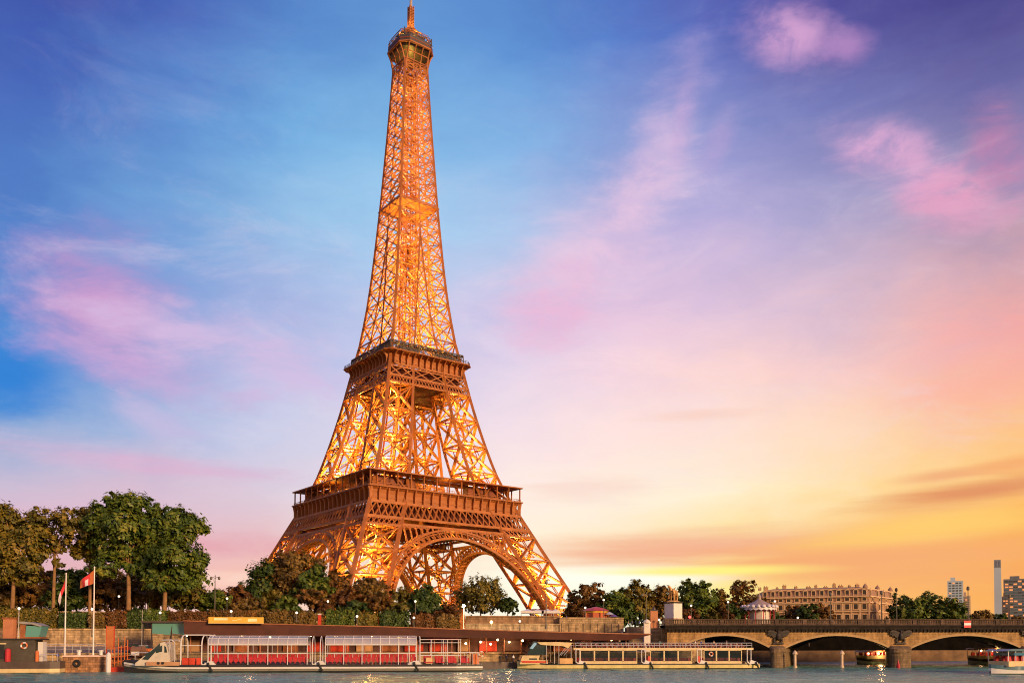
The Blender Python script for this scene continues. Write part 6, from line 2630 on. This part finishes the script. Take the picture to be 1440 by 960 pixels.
# ------------------------------------------------------------------ skinned figures
def skin_mesh(name, joints, bones, root, levels=1):
    me = bpy.data.meshes.new(name)
    names = list(joints)
    idx = {n_: i for i, n_ in enumerate(names)}
    me.from_pydata([joints[n_][0] for n_ in names], [(idx[a], idx[b]) for a, b in bones], [])
    ob = bpy.data.objects.new(name, me)
    COL.objects.link(ob)
    m = ob.modifiers.new('skin', 'SKIN')
    m.use_smooth_shade = True
    for i, n_ in enumerate(names):
        r = joints[n_][1]
        me.skin_vertices[0].data[i].radius = r if isinstance(r, tuple) else (r, r)
        me.skin_vertices[0].data[i].use_root = (n_ == root)
    s = ob.modifiers.new('sub', 'SUBSURF')
    s.levels = levels
    s.render_levels = levels
    dg = bpy.context.evaluated_depsgraph_get()
    ev = ob.evaluated_get(dg)
    out = bpy.data.meshes.new_from_object(ev)
    out.name = name
    bpy.data.objects.remove(ob)
    bpy.data.meshes.remove(me)
    return out


def person_mesh(name, stride, arm, mats):
    J = {
        'pelvis': ((0, 0, .95), (.16, .12)), 'waist': ((0, 0, 1.1), (.15, .11)), 'chest': ((0, -.01, 1.32), (.18, .13)), 'neck': ((0, 0, 1.5), .06),
        'jaw': ((0, -.02, 1.58), (.075, .085)), 'head': ((0, -.005, 1.68), (.08, .1)), 'crown': ((0, .0, 1.76), (.05, .06)),
        'shl': ((-.19, 0, 1.42), .075), 'ell': ((-.25, arm * .4, 1.15), .055), 'wrl': ((-.24, -abs(arm) * .5 - .05, .92), .042), 'hal': ((-.24, -abs(arm) * .6 - .08, .84), (.03, .045)),
        'shr': ((.19, 0, 1.42), .075), 'elr': ((.25, -arm * .2, 1.15), .055), 'wrr': ((.24, -arm * .3 - .05, .92), .042), 'har': ((.24, -arm * .4 - .08, .84), (.03, .045)),
        'hpl': ((-.1, 0, .88), .1), 'knl': ((-.11, -stride * .5, .5), .07), 'anl': ((-.11, -stride * .55, .1), .05), 'tol': ((-.12, -stride * .55 - .16, .04), .04),
        'hpr': ((.1, 0, .88), .1), 'knr': ((.11, stride * .35, .5), .07), 'anr': ((.11, stride * .9, .12), .05), 'tor': ((.12, stride * .9 - .15, .04), .04)}
    B = [('pelvis', 'waist'), ('waist', 'chest'), ('chest', 'neck'), ('neck', 'jaw'), ('jaw', 'head'), ('head', 'crown'), ('chest', 'shl'), ('shl', 'ell'), ('ell', 'wrl'), ('wrl', 'hal'),
         ('chest', 'shr'), ('shr', 'elr'), ('elr', 'wrr'), ('wrr', 'har'), ('pelvis', 'hpl'), ('hpl', 'knl'), ('knl', 'anl'), ('anl', 'tol'), ('pelvis', 'hpr'), ('hpr', 'knr'), ('knr', 'anr'), ('anr', 'tor')]
    me = skin_mesh(name, J, B, 'pelvis')
    me.materials.clear()
    for m in mats:
        me.materials.append(m)
    for p in me.polygons:
        c = p.center
        if c.z > 1.53:
            k = 4 if (c.z > 1.7 or c.y > .02) else 0
        elif c.z < .1:
            k = 3
        elif abs(c.x) > .19 and c.z < .9:
            k = 0
        elif c.z < .96:
            k = 2
        else:
            k = 1
        p.material_index = k
        p.use_smooth = True
    return me


M_HAIR = mat('hair_dark', (0.03, .02, .015), .6)
CLO = {'navy': (.02, .03, .07), 'blue': (.04, .09, .40), 'teal': (.03, .14, .16), 'white': (.7, .68, .66), 'red': (.45, .03, .03), 'black': (.015, .015, .017), 'tan': (.40, .27, .16), 'grey': (.2, .2, .2)}
CM = {k: mat('cloth_' + k, v, .85, 0, .1, 3) for k, v in CLO.items()}
PM = {}


def person(label, px, py_feet, Y, jacket, trousers='black', kind=0, face=0.0, group=None, z=None):
    key = (jacket, trousers, kind)
    if key not in PM:
        PM[key] = person_mesh('person', (.0, .28, .12)[kind], (.1, .35, -.2)[kind], [M_SKIN, CM[jacket], CM[trousers], M_SHOE, M_HAIR])
    o = bpy.data.objects.new('person', PM[key])
    COL.objects.link(o)
    p = pt(px, py_feet, Y)
    o.location = (p.x, p.y, p.z if z is None else z)
    o.rotation_euler = (0, 0, face)
    return tag(o, label, 'person', group)


UD = UPZ + .125
person('person in a teal jacket standing on the upper deck of the excursion boat', 928, 911, R2.A.y + 3.2, 'teal', 'navy', 0, .3, z=UD)
person('person in white on the upper deck of the excursion boat by the bridge arch', 978, 911, R2.A.y + 4.2, 'white', 'grey', 0, 1.2, z=UD)
person('person in a bright blue jacket on the upper deck by the bridge arch', 986, 911, R2.A.y + 4.6, 'blue', 'navy', 0, -1.0, z=UD)
person('person in tan walking on the upper deck under the first arch', 1004, 911, R2.A.y + 4.6, 'tan', 'navy', 1, .5, z=UD)
person('person in grey at the stern end of the upper deck', 1022, 911, R2.A.y + 4.8, 'grey', 'black', 0, .9, z=UD)
CROWD = 'people at the top of the stairs'
rng = random.Random(8)
for i, (px, dy, jk, lab) in enumerate([
    (862, 0, 'red', 'person in red at the foot of the stairs'), (869, 1, 'black', 'person in black on the stairs beside the person in red'), (875, 2, 'white', 'person in a white top in the middle of the stair crowd'),
    (880, .5, 'navy', 'person in navy on the stairs beside the white top'), (884, 2.5, 'tan', 'person in a tan coat on the stairs'), (889, 1.5, 'grey', 'person in grey high on the stairs'),
    (894, 3, 'teal', 'person in teal at the head of the stairs'), (899, 1, 'blue', 'person in blue beside the stone gate post')]):
    zz_ = 4.0 + max(0, min(13, int((pt(px, 895, 228).x - S0.x) / (S1.x - S0.x) * 14))) * .33 if px < 884 else 10.0
    person(lab, px, 885, 227.5 + dy * .6 + (4 if px >= 884 else 0), jk, 'black', i % 3, rng.uniform(-2, 2), CROWD, z=zz_)
for i, (px, jk, lab) in enumerate([(695, 'tan', 'person in tan behind the stepped parapet near its left end'), (712, 'white', 'person in white behind the stepped parapet before the small dark tree'), (728, 'navy', 'person in navy left of the white tents'),
                                   (741, 'black', 'person in black before the first white tent'), (753, 'red', 'person in red before the middle of the white tents'), (771, 'grey', 'person in grey before the last white tent'), (797, 'blue', 'person in blue right of the mast lamp')]):
    person(lab, px, 870, 240, jk, 'black', i % 3, rng.uniform(-2, 2), 'people behind the parapet', z=11.5)
person('crew member in black standing at the stern of the glass roofed boat', 703, 925, 197, 'black', 'black', 0, .4, z=1.63)
person('person in white on the landing stage between the two big boats', 722, 925, 203, 'white', 'navy', 1, 1.0, z=1.63)
person('person in navy on the landing stage near the hanging lamps', 712, 925, 203, 'navy', 'black', 0, -.6, z=1.63)
person('person in a blue jacket on the deck of the black barge', 81, 926, 180.5, 'blue', 'navy', 1, 1.3, z=2.3)
for i, (px, jk) in enumerate([(1170, 'tan'), (1192, 'black'), (1206, 'navy'), (1226, 'red'), (1250, 'white')]):
    person('person in %s crossing the bridge in front of the mansion' % jk, px, 876, BY + 2.5, jk, 'black', i % 3, rng.choice((-1.5, 1.5)), 'people crossing the bridge', z=zp + .05)

# ------------------------------------------------------------------ pedestal and horse statue
pc = pt(947, 874, 229)
s = thing('statue_pedestal', 'white block pedestal with a dark cap carrying the bronze horse', 'pedestal', (pc.x, pc.y, 10.2), radians(37))
zt = pt(947, 848, 229).z - 10.2
zb_ = pt(947, 869, 229).z - 10.2
mb = MB()
hw = 1.55
mb.box(-hw, hw, -hw, hw, zb_, zt)
mb.build('block', mat('pedestal_white', (0.72, 0.66, 0.60), .7, 0, .08, .5), s)
mb = MB()
mb.box(-hw - .5, hw + .5, -hw - .5, hw + .5, -1.6, zb_ - .5)
mb.box(-hw - .25, hw + .25, -hw - .25, hw + .25, zb_ - .497, zb_ - .003)
mb.build('base', M_WALL2, s)
mb = MB()
mb.box(-hw - .15, hw + .15, -hw - .15, hw + .15, zt + .003, zt + .35)
mb.build('cap', M_BRONZE, s)
M_GOLDB = mat('warm_bronze', (0.50, 0.27, 0.09), .5, .3, .3, 1.5)
J = {'hip': ((.95, 0, 1.75), (.42, .36)), 'belly': ((0, 0, 1.62), (.40, .38)), 'shoulder': ((-.85, 0, 1.8), (.42, .34)), 'neck': ((-1.25, 0, 2.3), (.28, .2)), 'poll': ((-1.5, 0, 2.8), (.2, .16)),
     'muzzle': ((-1.95, 0, 2.5), (.13, .11)), 'fla': ((-.95, -.25, 1.2), .16), 'flk': ((-1.1, -.26, .75), .1), 'flf': ((-1.0, -.26, .1), .1), 'fra': ((-.95, .25, 1.2), .16), 'frk': ((-1.4, .26, 1.0), .1), 'frf': ((-1.25, .26, .5), .09),
     'hla': ((1.0, -.27, 1.25), .2), 'hlk': ((1.25, -.27, .8), .11), 'hlf': ((1.12, -.27, .1), .1), 'hra': ((1.0, .27, 1.25), .2), 'hrk': ((1.35, .27, .8), .11), 'hrf': ((1.25, .27, .1), .1),
     'dock': ((1.4, 0, 1.9), .14), 'tail': ((1.65, 0, 1.4), .14), 'tip': ((1.7, 0, .9), .06)}
B = [('hip', 'belly'), ('belly', 'shoulder'), ('shoulder', 'neck'), ('neck', 'poll'), ('poll', 'muzzle'), ('shoulder', 'fla'), ('fla', 'flk'), ('flk', 'flf'), ('shoulder', 'fra'), ('fra', 'frk'), ('frk', 'frf'),
     ('hip', 'hla'), ('hla', 'hlk'), ('hlk', 'hlf'), ('hip', 'hra'), ('hra', 'hrk'), ('hrk', 'hrf'), ('hip', 'dock'), ('dock', 'tail'), ('tail', 'tip')]
st = thing('horse_statue', 'bronze statue of a horse led by a standing man on the white pedestal', 'statue', (pc.x, pc.y, 10.2 + zt + .45), radians(38))
J = {k: (p, tuple(c * 1.5 for c in r) if isinstance(r, tuple) else r * 1.45) for k, (p, r) in J.items()}
hm = skin_mesh('horse', J, B, 'hip')
hm.materials.clear()
hm.materials.append(M_GOLDB)
o = bpy.data.objects.new('horse', hm)
COL.objects.link(o)
o.parent = st
o.scale = (1.0, 1.15, 1.4)
pm = person_mesh('man', .12, .5, [M_GOLDB] * 5)
o = bpy.data.objects.new('man', pm)
COL.objects.link(o)
o.parent = st
o.location = (-.7, -.95, 0)
o.scale = (2.1, 2.1, 1.95)
mb = MB()
mb.lathe([(1.9, -.2), (1.8, .1), (1.2, .35), (.3, .45)], 14, (0, 0, .0), sy=.7)
mb.build('plinth', M_GOLDB, st)

# ------------------------------------------------------------------ carousel, kiosk, tents, parasol
c0 = pt(1068, 870, 262)
s = thing('white_carousel', 'white carousel with a scalloped canopy and a small spire beyond the bridge', 'carousel', (c0.x, c0.y, 8.8))
zs_ = lambda py: pt(1068, py, 262).z - 8.8
R_ = 23.5 / FPX * 262
mb = MB()
mb.lathe([(R_ * .97, zs_(853.5)), (R_ * .62, zs_(848.5)), (R_ * .3, zs_(845)), (R_ * .12, zs_(842.5)), (R_ * .1, zs_(841)), (.45, zs_(840)), (.5, zs_(838.5)), (.1, zs_(834.5)), (.02, zs_(832))], 20)
mb.build('canopy', mat('carousel_roof', (0.36, 0.26, 0.20), .5, 0, .3, .9), s)
mb = MB()
n = 20
for i in range(n):
    q0, q1 = 2 * pi * i / n, 2 * pi * (i + 1) / n
    P = lambda q, z, r=R_: (r * cos(q), r * sin(q), z)
    qm = (q0 + q1) / 2
    mb.add([P(q0, zs_(853.6)), P(q1, zs_(853.6)), P(q1, zs_(856.5)), P(qm, zs_(858.5), R_ * 1.02), P(q0, zs_(856.5))], ((0, 1, 2, 3, 4),))
    mb.lathe([(.05, -.5), (.5, -.2), (.5, .3), (.05, .6)], 8, P(q0, zs_(853.0), R_ * 1.0))
mb.build('scalloped_valance', mat('pink_white', (0.70, 0.64, 0.64), .4), s, fix=False)
mb = MB()
mb.lathe([(R_ * .6, -1), (R_ * .6, zs_(850))], 8)
mb.build('drum', mat('drum_white', (0.66, 0.58, 0.52), .6), s)
mb = MB()
mb.lathe([(R_ * .95, -1), (R_ * .95, .7), (R_ * .9, .75)], 20)
mb.build('platform', M_REDP, s)
for i in range(12):
    q = 2 * pi * i / 12
    mb = MB()
    mb.tube((R_ * .86 * cos(q), R_ * .86 * sin(q), .7), (R_ * .86 * cos(q), R_ * .86 * sin(q), zs_(853.6)), .12, .12, 6)
    mb.lathe([(.1, 0), (.5, .3), (.4, .9), (.1, 1.2)], 8, (R_ * .74 * cos(q), R_ * .74 * sin(q), 1.4), sy=.6)
    mb.build('ride_pole', M_RED, s)
c0 = pt(838, 872, 246)
s = thing('red_kiosk', 'round kiosk with a red roof and a yellow frieze right of the tower', 'kiosk', (c0.x, c0.y, 9.0))
zs_ = lambda py: pt(838, py, 246).z - 9.0
R_ = 20 / FPX * 246
mb = MB()
mb.lathe([(R_ * 1.0, zs_(858.6)), (R_ * .6, zs_(855)), (R_ * .2, zs_(853.2)), (.1, zs_(852.4))], 10)
mb.build('roof', mat('roof_red', (0.50, 0.06, 0.06), .5), s)
mb = MB()
mb.lathe([(R_ * .86, zs_(861.5)), (R_ * .9, zs_(858.8))], 10)
mb.build('frieze', mat('frieze_yellow', (0.72, .42, .06), .5), s)
mb = MB()
mb.lathe([(R_ * .8, -1), (R_ * .8, zs_(861.6))], 10)
mb.build('wall', mat('kiosk_red', (0.50, 0.12, 0.05), .6), s)
for i in range(10):
    q = 2 * pi * i / 10
    mb = MB()
    mb.tube((R_ * .86 * cos(q), R_ * .86 * sin(q), -1), (R_ * .86 * cos(q), R_ * .86 * sin(q), zs_(861.6)), .16, .16, 6)
    mb.build('column', M_ORANGE, s)
TENT = 'white tents behind the parapet'
tent0 = None
for px, wpx, lab in ((742, 19, 'first white tent from the left above the stepped parapet'), (756, 17, 'middle white tent above the stepped parapet'), (770, 17, 'white tent next to the mast lamp'), (781, 13, 'smallest white tent nearest the red lit tower foot')):
    c0 = pt(px, 866, 244)
    s = thing('white_tent', lab, 'tent', (c0.x, c0.y, 9.0), 0, TENT)
    w_ = wpx / 2 / FPX * 244
    za, zb2, zc2 = pt(px, 862, 244).z - 9, pt(px, 858.5, 244).z - 9, pt(px, 855.8, 244).z - 9
    mb = MB()
    mb.loft([[(-w_, -w_, za), (w_, -w_, za), (w_, w_, za), (-w_, w_, za)], [(-w_, -w_, zb2), (w_, -w_, zb2), (w_, w_, zb2), (-w_, w_, zb2)], [(-w_ * .5, -w_ * .5, (zb2 + zc2) / 2 - .1), (w_ * .5, -w_ * .5, (zb2 + zc2) / 2 - .1), (w_ * .5, w_ * .5, (zb2 + zc2) / 2 - .1), (-w_ * .5, w_ * .5, (zb2 + zc2) / 2 - .1)], [(-.1, -.1, zc2), (.1, -.1, zc2), (.1, .1, zc2), (-.1, .1, zc2)]])
    mb.build('canopy', M_WHITE, s)
    for x in (-w_ + .08, w_ - .08):
        for y in (-w_ + .08, w_ - .08):
            mb = MB()
            mb.tube((x, y, -.2), (x, y, za), .07, .07, 6)
            mb.build('leg', M_CHROME, s)
for px, m, lab in ((857, M_WHITE, 'white parasol right of the red kiosk'), (862, mat('parasol_violet', (.30, .16, .42), .7), 'violet parasol beside the white one')):
    c0 = pt(px, 866, 244)
    s = thing('parasol', lab, 'parasol', (c0.x, c0.y, 9))
    z_ = pt(px, 861 if m is M_WHITE else 864, 244).z - 9
    mb = MB()
    mb.lathe([(1.3, z_ - .5), (.8, z_ - .1), (.05, z_ + .25)], 8)
    mb.build('canopy', m, s)
    mb = MB()
    mb.tube((0, 0, 0), (0, 0, z_), .05, .05, 6)
    mb.build('pole', M_CHROME, s)

# ------------------------------------------------------------------ stone mansion
M_MANS = mat('mansion_stone', (0.36, 0.21, 0.115), .85, 0, .25, .18)
M_MANS2 = mat('mansion_trim', (0.62, 0.42, 0.24), .8, 0, .12, .3)
M_SLATE = mat('mansion_slate', (0.30, 0.18, 0.12), .75, 0, .2, .25)
M_PANE = glassmat('mansion_pane', (0.02, 0.012, 0.01), .2)
man = thing('stone_mansion', 'long ornate stone mansion with dormered attic and chimneys behind the bridge', 'building', (0, 0, 0))
MA, MBp, MC = pt(1070, 870, 446), pt(1222, 870, 424), pt(1259, 870, 452)
zrow = lambda py: pt(1222, py, 424).z
Zs = {'ground': 8.0, 'c1': zrow(858.5), 'c2': zrow(846), 'c3': zrow(837.5), 'attic': zrow(826.5), 'top': zrow(823.5)}
# body
A2, B2, C2 = Vector((MA.x, MA.y)), Vector((MBp.x, MBp.y)), Vector((MC.x, MC.y))
back = [C2 + Vector((-25, 35)), A2 + Vector((5, 30))]
foot = [A2, B2, C2] + back
mb = MB()
mb.prism([(p.x, p.y, 6) for p in foot], (0, 0, Zs['c3'] - 6))
mb.build('wall', M_MANS, man)
ctr = sum(foot, Vector((0, 0))) / 5
ins = lambda p, k: p + (ctr - p).normalized() * k
mb = MB()
mb.loft([[(ins(p, .8).x, ins(p, .8).y, Zs['c3'] + .003) for p in foot], [(ins(p, 1.8).x, ins(p, 1.8).y, Zs['attic']) for p in foot], [(ins(p, 7).x, ins(p, 7).y, Zs['top']) for p in foot]])
mb.build('roof', M_SLATE, man)
mb = MB()
for zc_, w_ in ((Zs['c1'], .55), (Zs['c2'], .7), (Zs['c3'], .9), (Zs['attic'], .5)):
    for p, q in ((A2, B2), (B2, C2)):
        if zc_ == Zs['attic']:
            p, q = ins(p, 1.8), ins(q, 1.8)
        d = (q - p).normalized()
        n_ = Vector((d.y, -d.x))
        mb.prism([(p.x + n_.x * .03, p.y + n_.y * .03, zc_ - .3), (q.x + n_.x * .03, q.y + n_.y * .03, zc_ - .3), (q.x + n_.x * w_, q.y + n_.y * w_, zc_ - .3), (p.x + n_.x * w_, p.y + n_.y * w_, zc_ - .3)], (0, 0, .55))
mb.build('cornice', M_MANS2, man)
# the windows: one frame-and-sill mesh and one pane mesh, copied along each storey
def window_meshes(w, h):
    f = MB()
    f.box(-w / 2 - .35, -w / 2, -.22, .1, 0, h)
    f.box(w / 2, w / 2 + .35, -.22, .1, 0, h)
    f.box(-w / 2 - .45, w / 2 + .45, -.3, .1, h + .003, h + .4)
    f.box(-w / 2 - .45, w / 2 + .45, -.4, .1, -.35, -.003)
    g = MB()
    g.box(-w / 2 + .003, w / 2 - .003, -.1, -.06, .003, h - .003)
    return f.mesh('window', M_MANS2), g.mesh('pane', M_PANE)


for (p, q, nb) in ((A2, B2, 13), (B2, C2, 4)):
    d = (q - p)
    rz = atan2(d.y, d.x)
    for zlo, hgt, wd in ((Zs['ground'] + 2.6, Zs['c1'] - Zs['ground'] - 4.2, 1.9), (Zs['c1'] + .9, Zs['c2'] - Zs['c1'] - 1.7, 1.8), (Zs['c2'] + .8, Zs['c3'] - Zs['c2'] - 1.5, 1.7)):
        fm, gm = window_meshes(wd, hgt)
        for i in range(nb):
            c = p + d * ((i + .5) / nb)
            o = bpy.data.objects.new('window', fm)
            COL.objects.link(o)
            o.parent = man
            o.location = (c.x, c.y, zlo)
            o.rotation_euler = (0, 0, rz)
            g = bpy.data.objects.new('pane', gm)
            COL.objects.link(g)
            g.parent = o
    # dormers
    dm_ = MB()
    w, h = 1.5, Zs['attic'] - Zs['c3'] - 1.0
    dm_.box(-w / 2 - .35, -w / 2, -.2, 1.6, 0, h)
    dm_.box(w / 2, w / 2 + .35, -.2, 1.6, 0, h)
    dm_.prism([(-w / 2 - .5, -.3, h), (w / 2 + .5, -.3, h), (0, -.3, h + .9)], (0, 2.2, 0))
    dmesh = dm_.mesh('dormer', M_MANS2)
    g_ = MB()
    g_.box(-w / 2 + .003, w / 2 - .003, 0, .1, 0, h - .003)
    pm_ = g_.mesh('pane', M_PANE)
    n_ = Vector((d.y, -d.x)).normalized()
    for i in range(nb):
        c = p + d * ((i + .5) / nb) - n_ * .75
        o = bpy.data.objects.new('dormer', dmesh)
        COL.objects.link(o)
        o.parent = man
        o.location = (c.x, c.y, Zs['c3'] + .3)
        o.rotation_euler = (0, 0, rz)
        g = bpy.data.objects.new('pane', pm_)
        COL.objects.link(g)
        g.parent = o
    # pilasters give the front its vertical rhythm
    for i in range(nb + 1):
        c = p + d * (i / nb)
        pb_ = MB()
        pb_.box(-.4, .4, -.25, -.003, 6, Zs['c2'] - .35)
        o = pb_.build('pilaster', M_MANS2, man)
        o.location = (c.x, c.y, 0)
        o.rotation_euler = (0, 0, rz)
for i, t_ in enumerate((.03, .09, .2, .27, .38, .5, .57, .66, .74, .8, .88, .95)):
    c = A2.lerp(B2, t_) + Vector((0, 7))
    mb = MB()
    hh = (1.3, 1.8, 1.1, 2.3, 1.5)[i % 5]
    w_ = (.6, 1.0, .5, .8)[i % 4]
    mb.box(-w_, w_, -.6, .6, 0, hh)
    mb.box(-w_ - .1, w_ + .1, -.7, .7, hh - .3, hh - .1)
    for x in (-w_ * .6, w_ * .5):
        mb.lathe([(.22, 0), (.16, .6)], 7, (x, 0, hh))
    o = mb.build('chimney', M_MANS, man)
    o.location = (c.x, c.y, Zs['top'] - .6)
for t_ in (0.0, .5, 1.0):
    c = B2.lerp(C2, t_)
    c = ins(c, 2.2)
    mb = MB()
    mb.lathe([(1.1, 0), (1.2, .8), (1.0, 1.3), (.5, 1.9), (.15, 2.2), (.05, 2.8)], 10)
    o = mb.build('corner_dome', M_SLATE, man)
    o.location = (c.x, c.y, Zs['attic'] + .0)

# ------------------------------------------------------------------ far towers
def block(name, label, px0, px1, top, Y, depth, wallm, cols, rows, lit, rz=0.0, wf=.62, hf=.5, side=0):
    a, b_ = pt(px0, 870, Y), pt(px1, 870, Y)
    zt = pt((px0 + px1) / 2, top, Y).z
    w = (b_.x - a.x)
    s = thing(name, label, 'building', (a.x, Y, 0), -atan2(a.x, Y))
    mb = MB()
    mb.box(0, w, 0, depth, -2, zt)
    mb.box(w * .2, w * .5, depth * .3, depth * .6, zt + .003, zt + 4)
    mb.build('wall', wallm, s)
    z0 = pt(px0, 872, Y).z
    dz, dx = (zt - z0 - 2) / rows, (w - 2) / cols
    wm = MB()
    wm.box(0, dx * wf, -.25, -.003, 0, dz * hf)
    meshes = [wm.mesh('window', M_GLASS), wm.mesh('window', mat('window_blue', (.10, .16, .18), .2)), wm.mesh('window', emis('window_glow', (1.0, .42, .14), .4))]
    rg = random.Random(len(label))
    for i in range(cols):
        for j in range(rows):
            k = 2 if rg.random() < lit else (1 if rg.random() < .5 else 0)
            o = bpy.data.objects.new('window', meshes[k])
            COL.objects.link(o)
            o.parent = s
            o.location = (1 + dx * (i + (1 - wf) / 2), 0, z0 + 1 + dz * (j + .2))
    return s


M_CONC = mat('pale_concrete', (0.52, 0.55, 0.55), .8, 0, .1, .02)
M_CONCB = mat('blue_concrete', (0.46, 0.56, 0.60), .8, 0, .08, .02)
block('tower_block', 'pale blue grey tower block with reddish window strips, taller of the two', 1333, 1353, 816.5, 1000, 16, M_CONCB, 4, 15, .16)
block('tower_block', 'lower beige block stuck to the right of the pale tower block', 1353.4, 1364, 837, 1012, 14, mat('beige_concrete', (.50, .36, .25), .8), 3, 11, .15, wf=.85, hf=.4)
block('office_tower', 'dark teal office tower with many lit windows at the right edge', 1412, 1452, 814, 1100, 30, mat('dark_facade', (.17, .19, .20), .6, 0, .2, .05), 7, 14, .34, wf=.8, hf=.5)
block('office_tower', 'lower dark annex at the left foot of the office tower', 1409.5, 1418, 838, 1090, 8, mat('dark_facade2', (.14, .11, .10), .7, 0, .2, .05), 2, 9, .3, wf=.8)
a = pt(1404, 870, 1250)
zt = pt(1404, 787, 1250).z
s = thing('tall_chimney', 'tall slim pale blue chimney with a darker top at the right', 'chimney', (a.x, a.y, 0), -atan2(a.x, a.y))
w_ = 4.7 / FPX * 1250
mb = MB()
mb.loft([[(x * w_ * k, y * w_ * k, z) for x, y in ((-1, -1), (1, -1), (1, 1), (-1, 1))] for k, z in ((1.12, -2), (1.0, zt * .5), (.92, zt - 11))])
mb.build('shaft', M_CONCB, s)
mb = MB()
mb.loft([[(x * w_ * k, y * w_ * k, z) for x, y in ((-1, -1), (1, -1), (1, 1), (-1, 1))] for k, z in ((.92, zt - 10.99), (.92, zt))])
for i in range(5):
    x = -w_ * .8 + w_ * 1.6 * i / 4
    mb.box(x - .35, x + .35, -w_ * .98, -w_ * .93, zt - 10, zt - 1)
mb.build('flue_top', mat('flue_grey', (.28, .31, .32), .8), s)
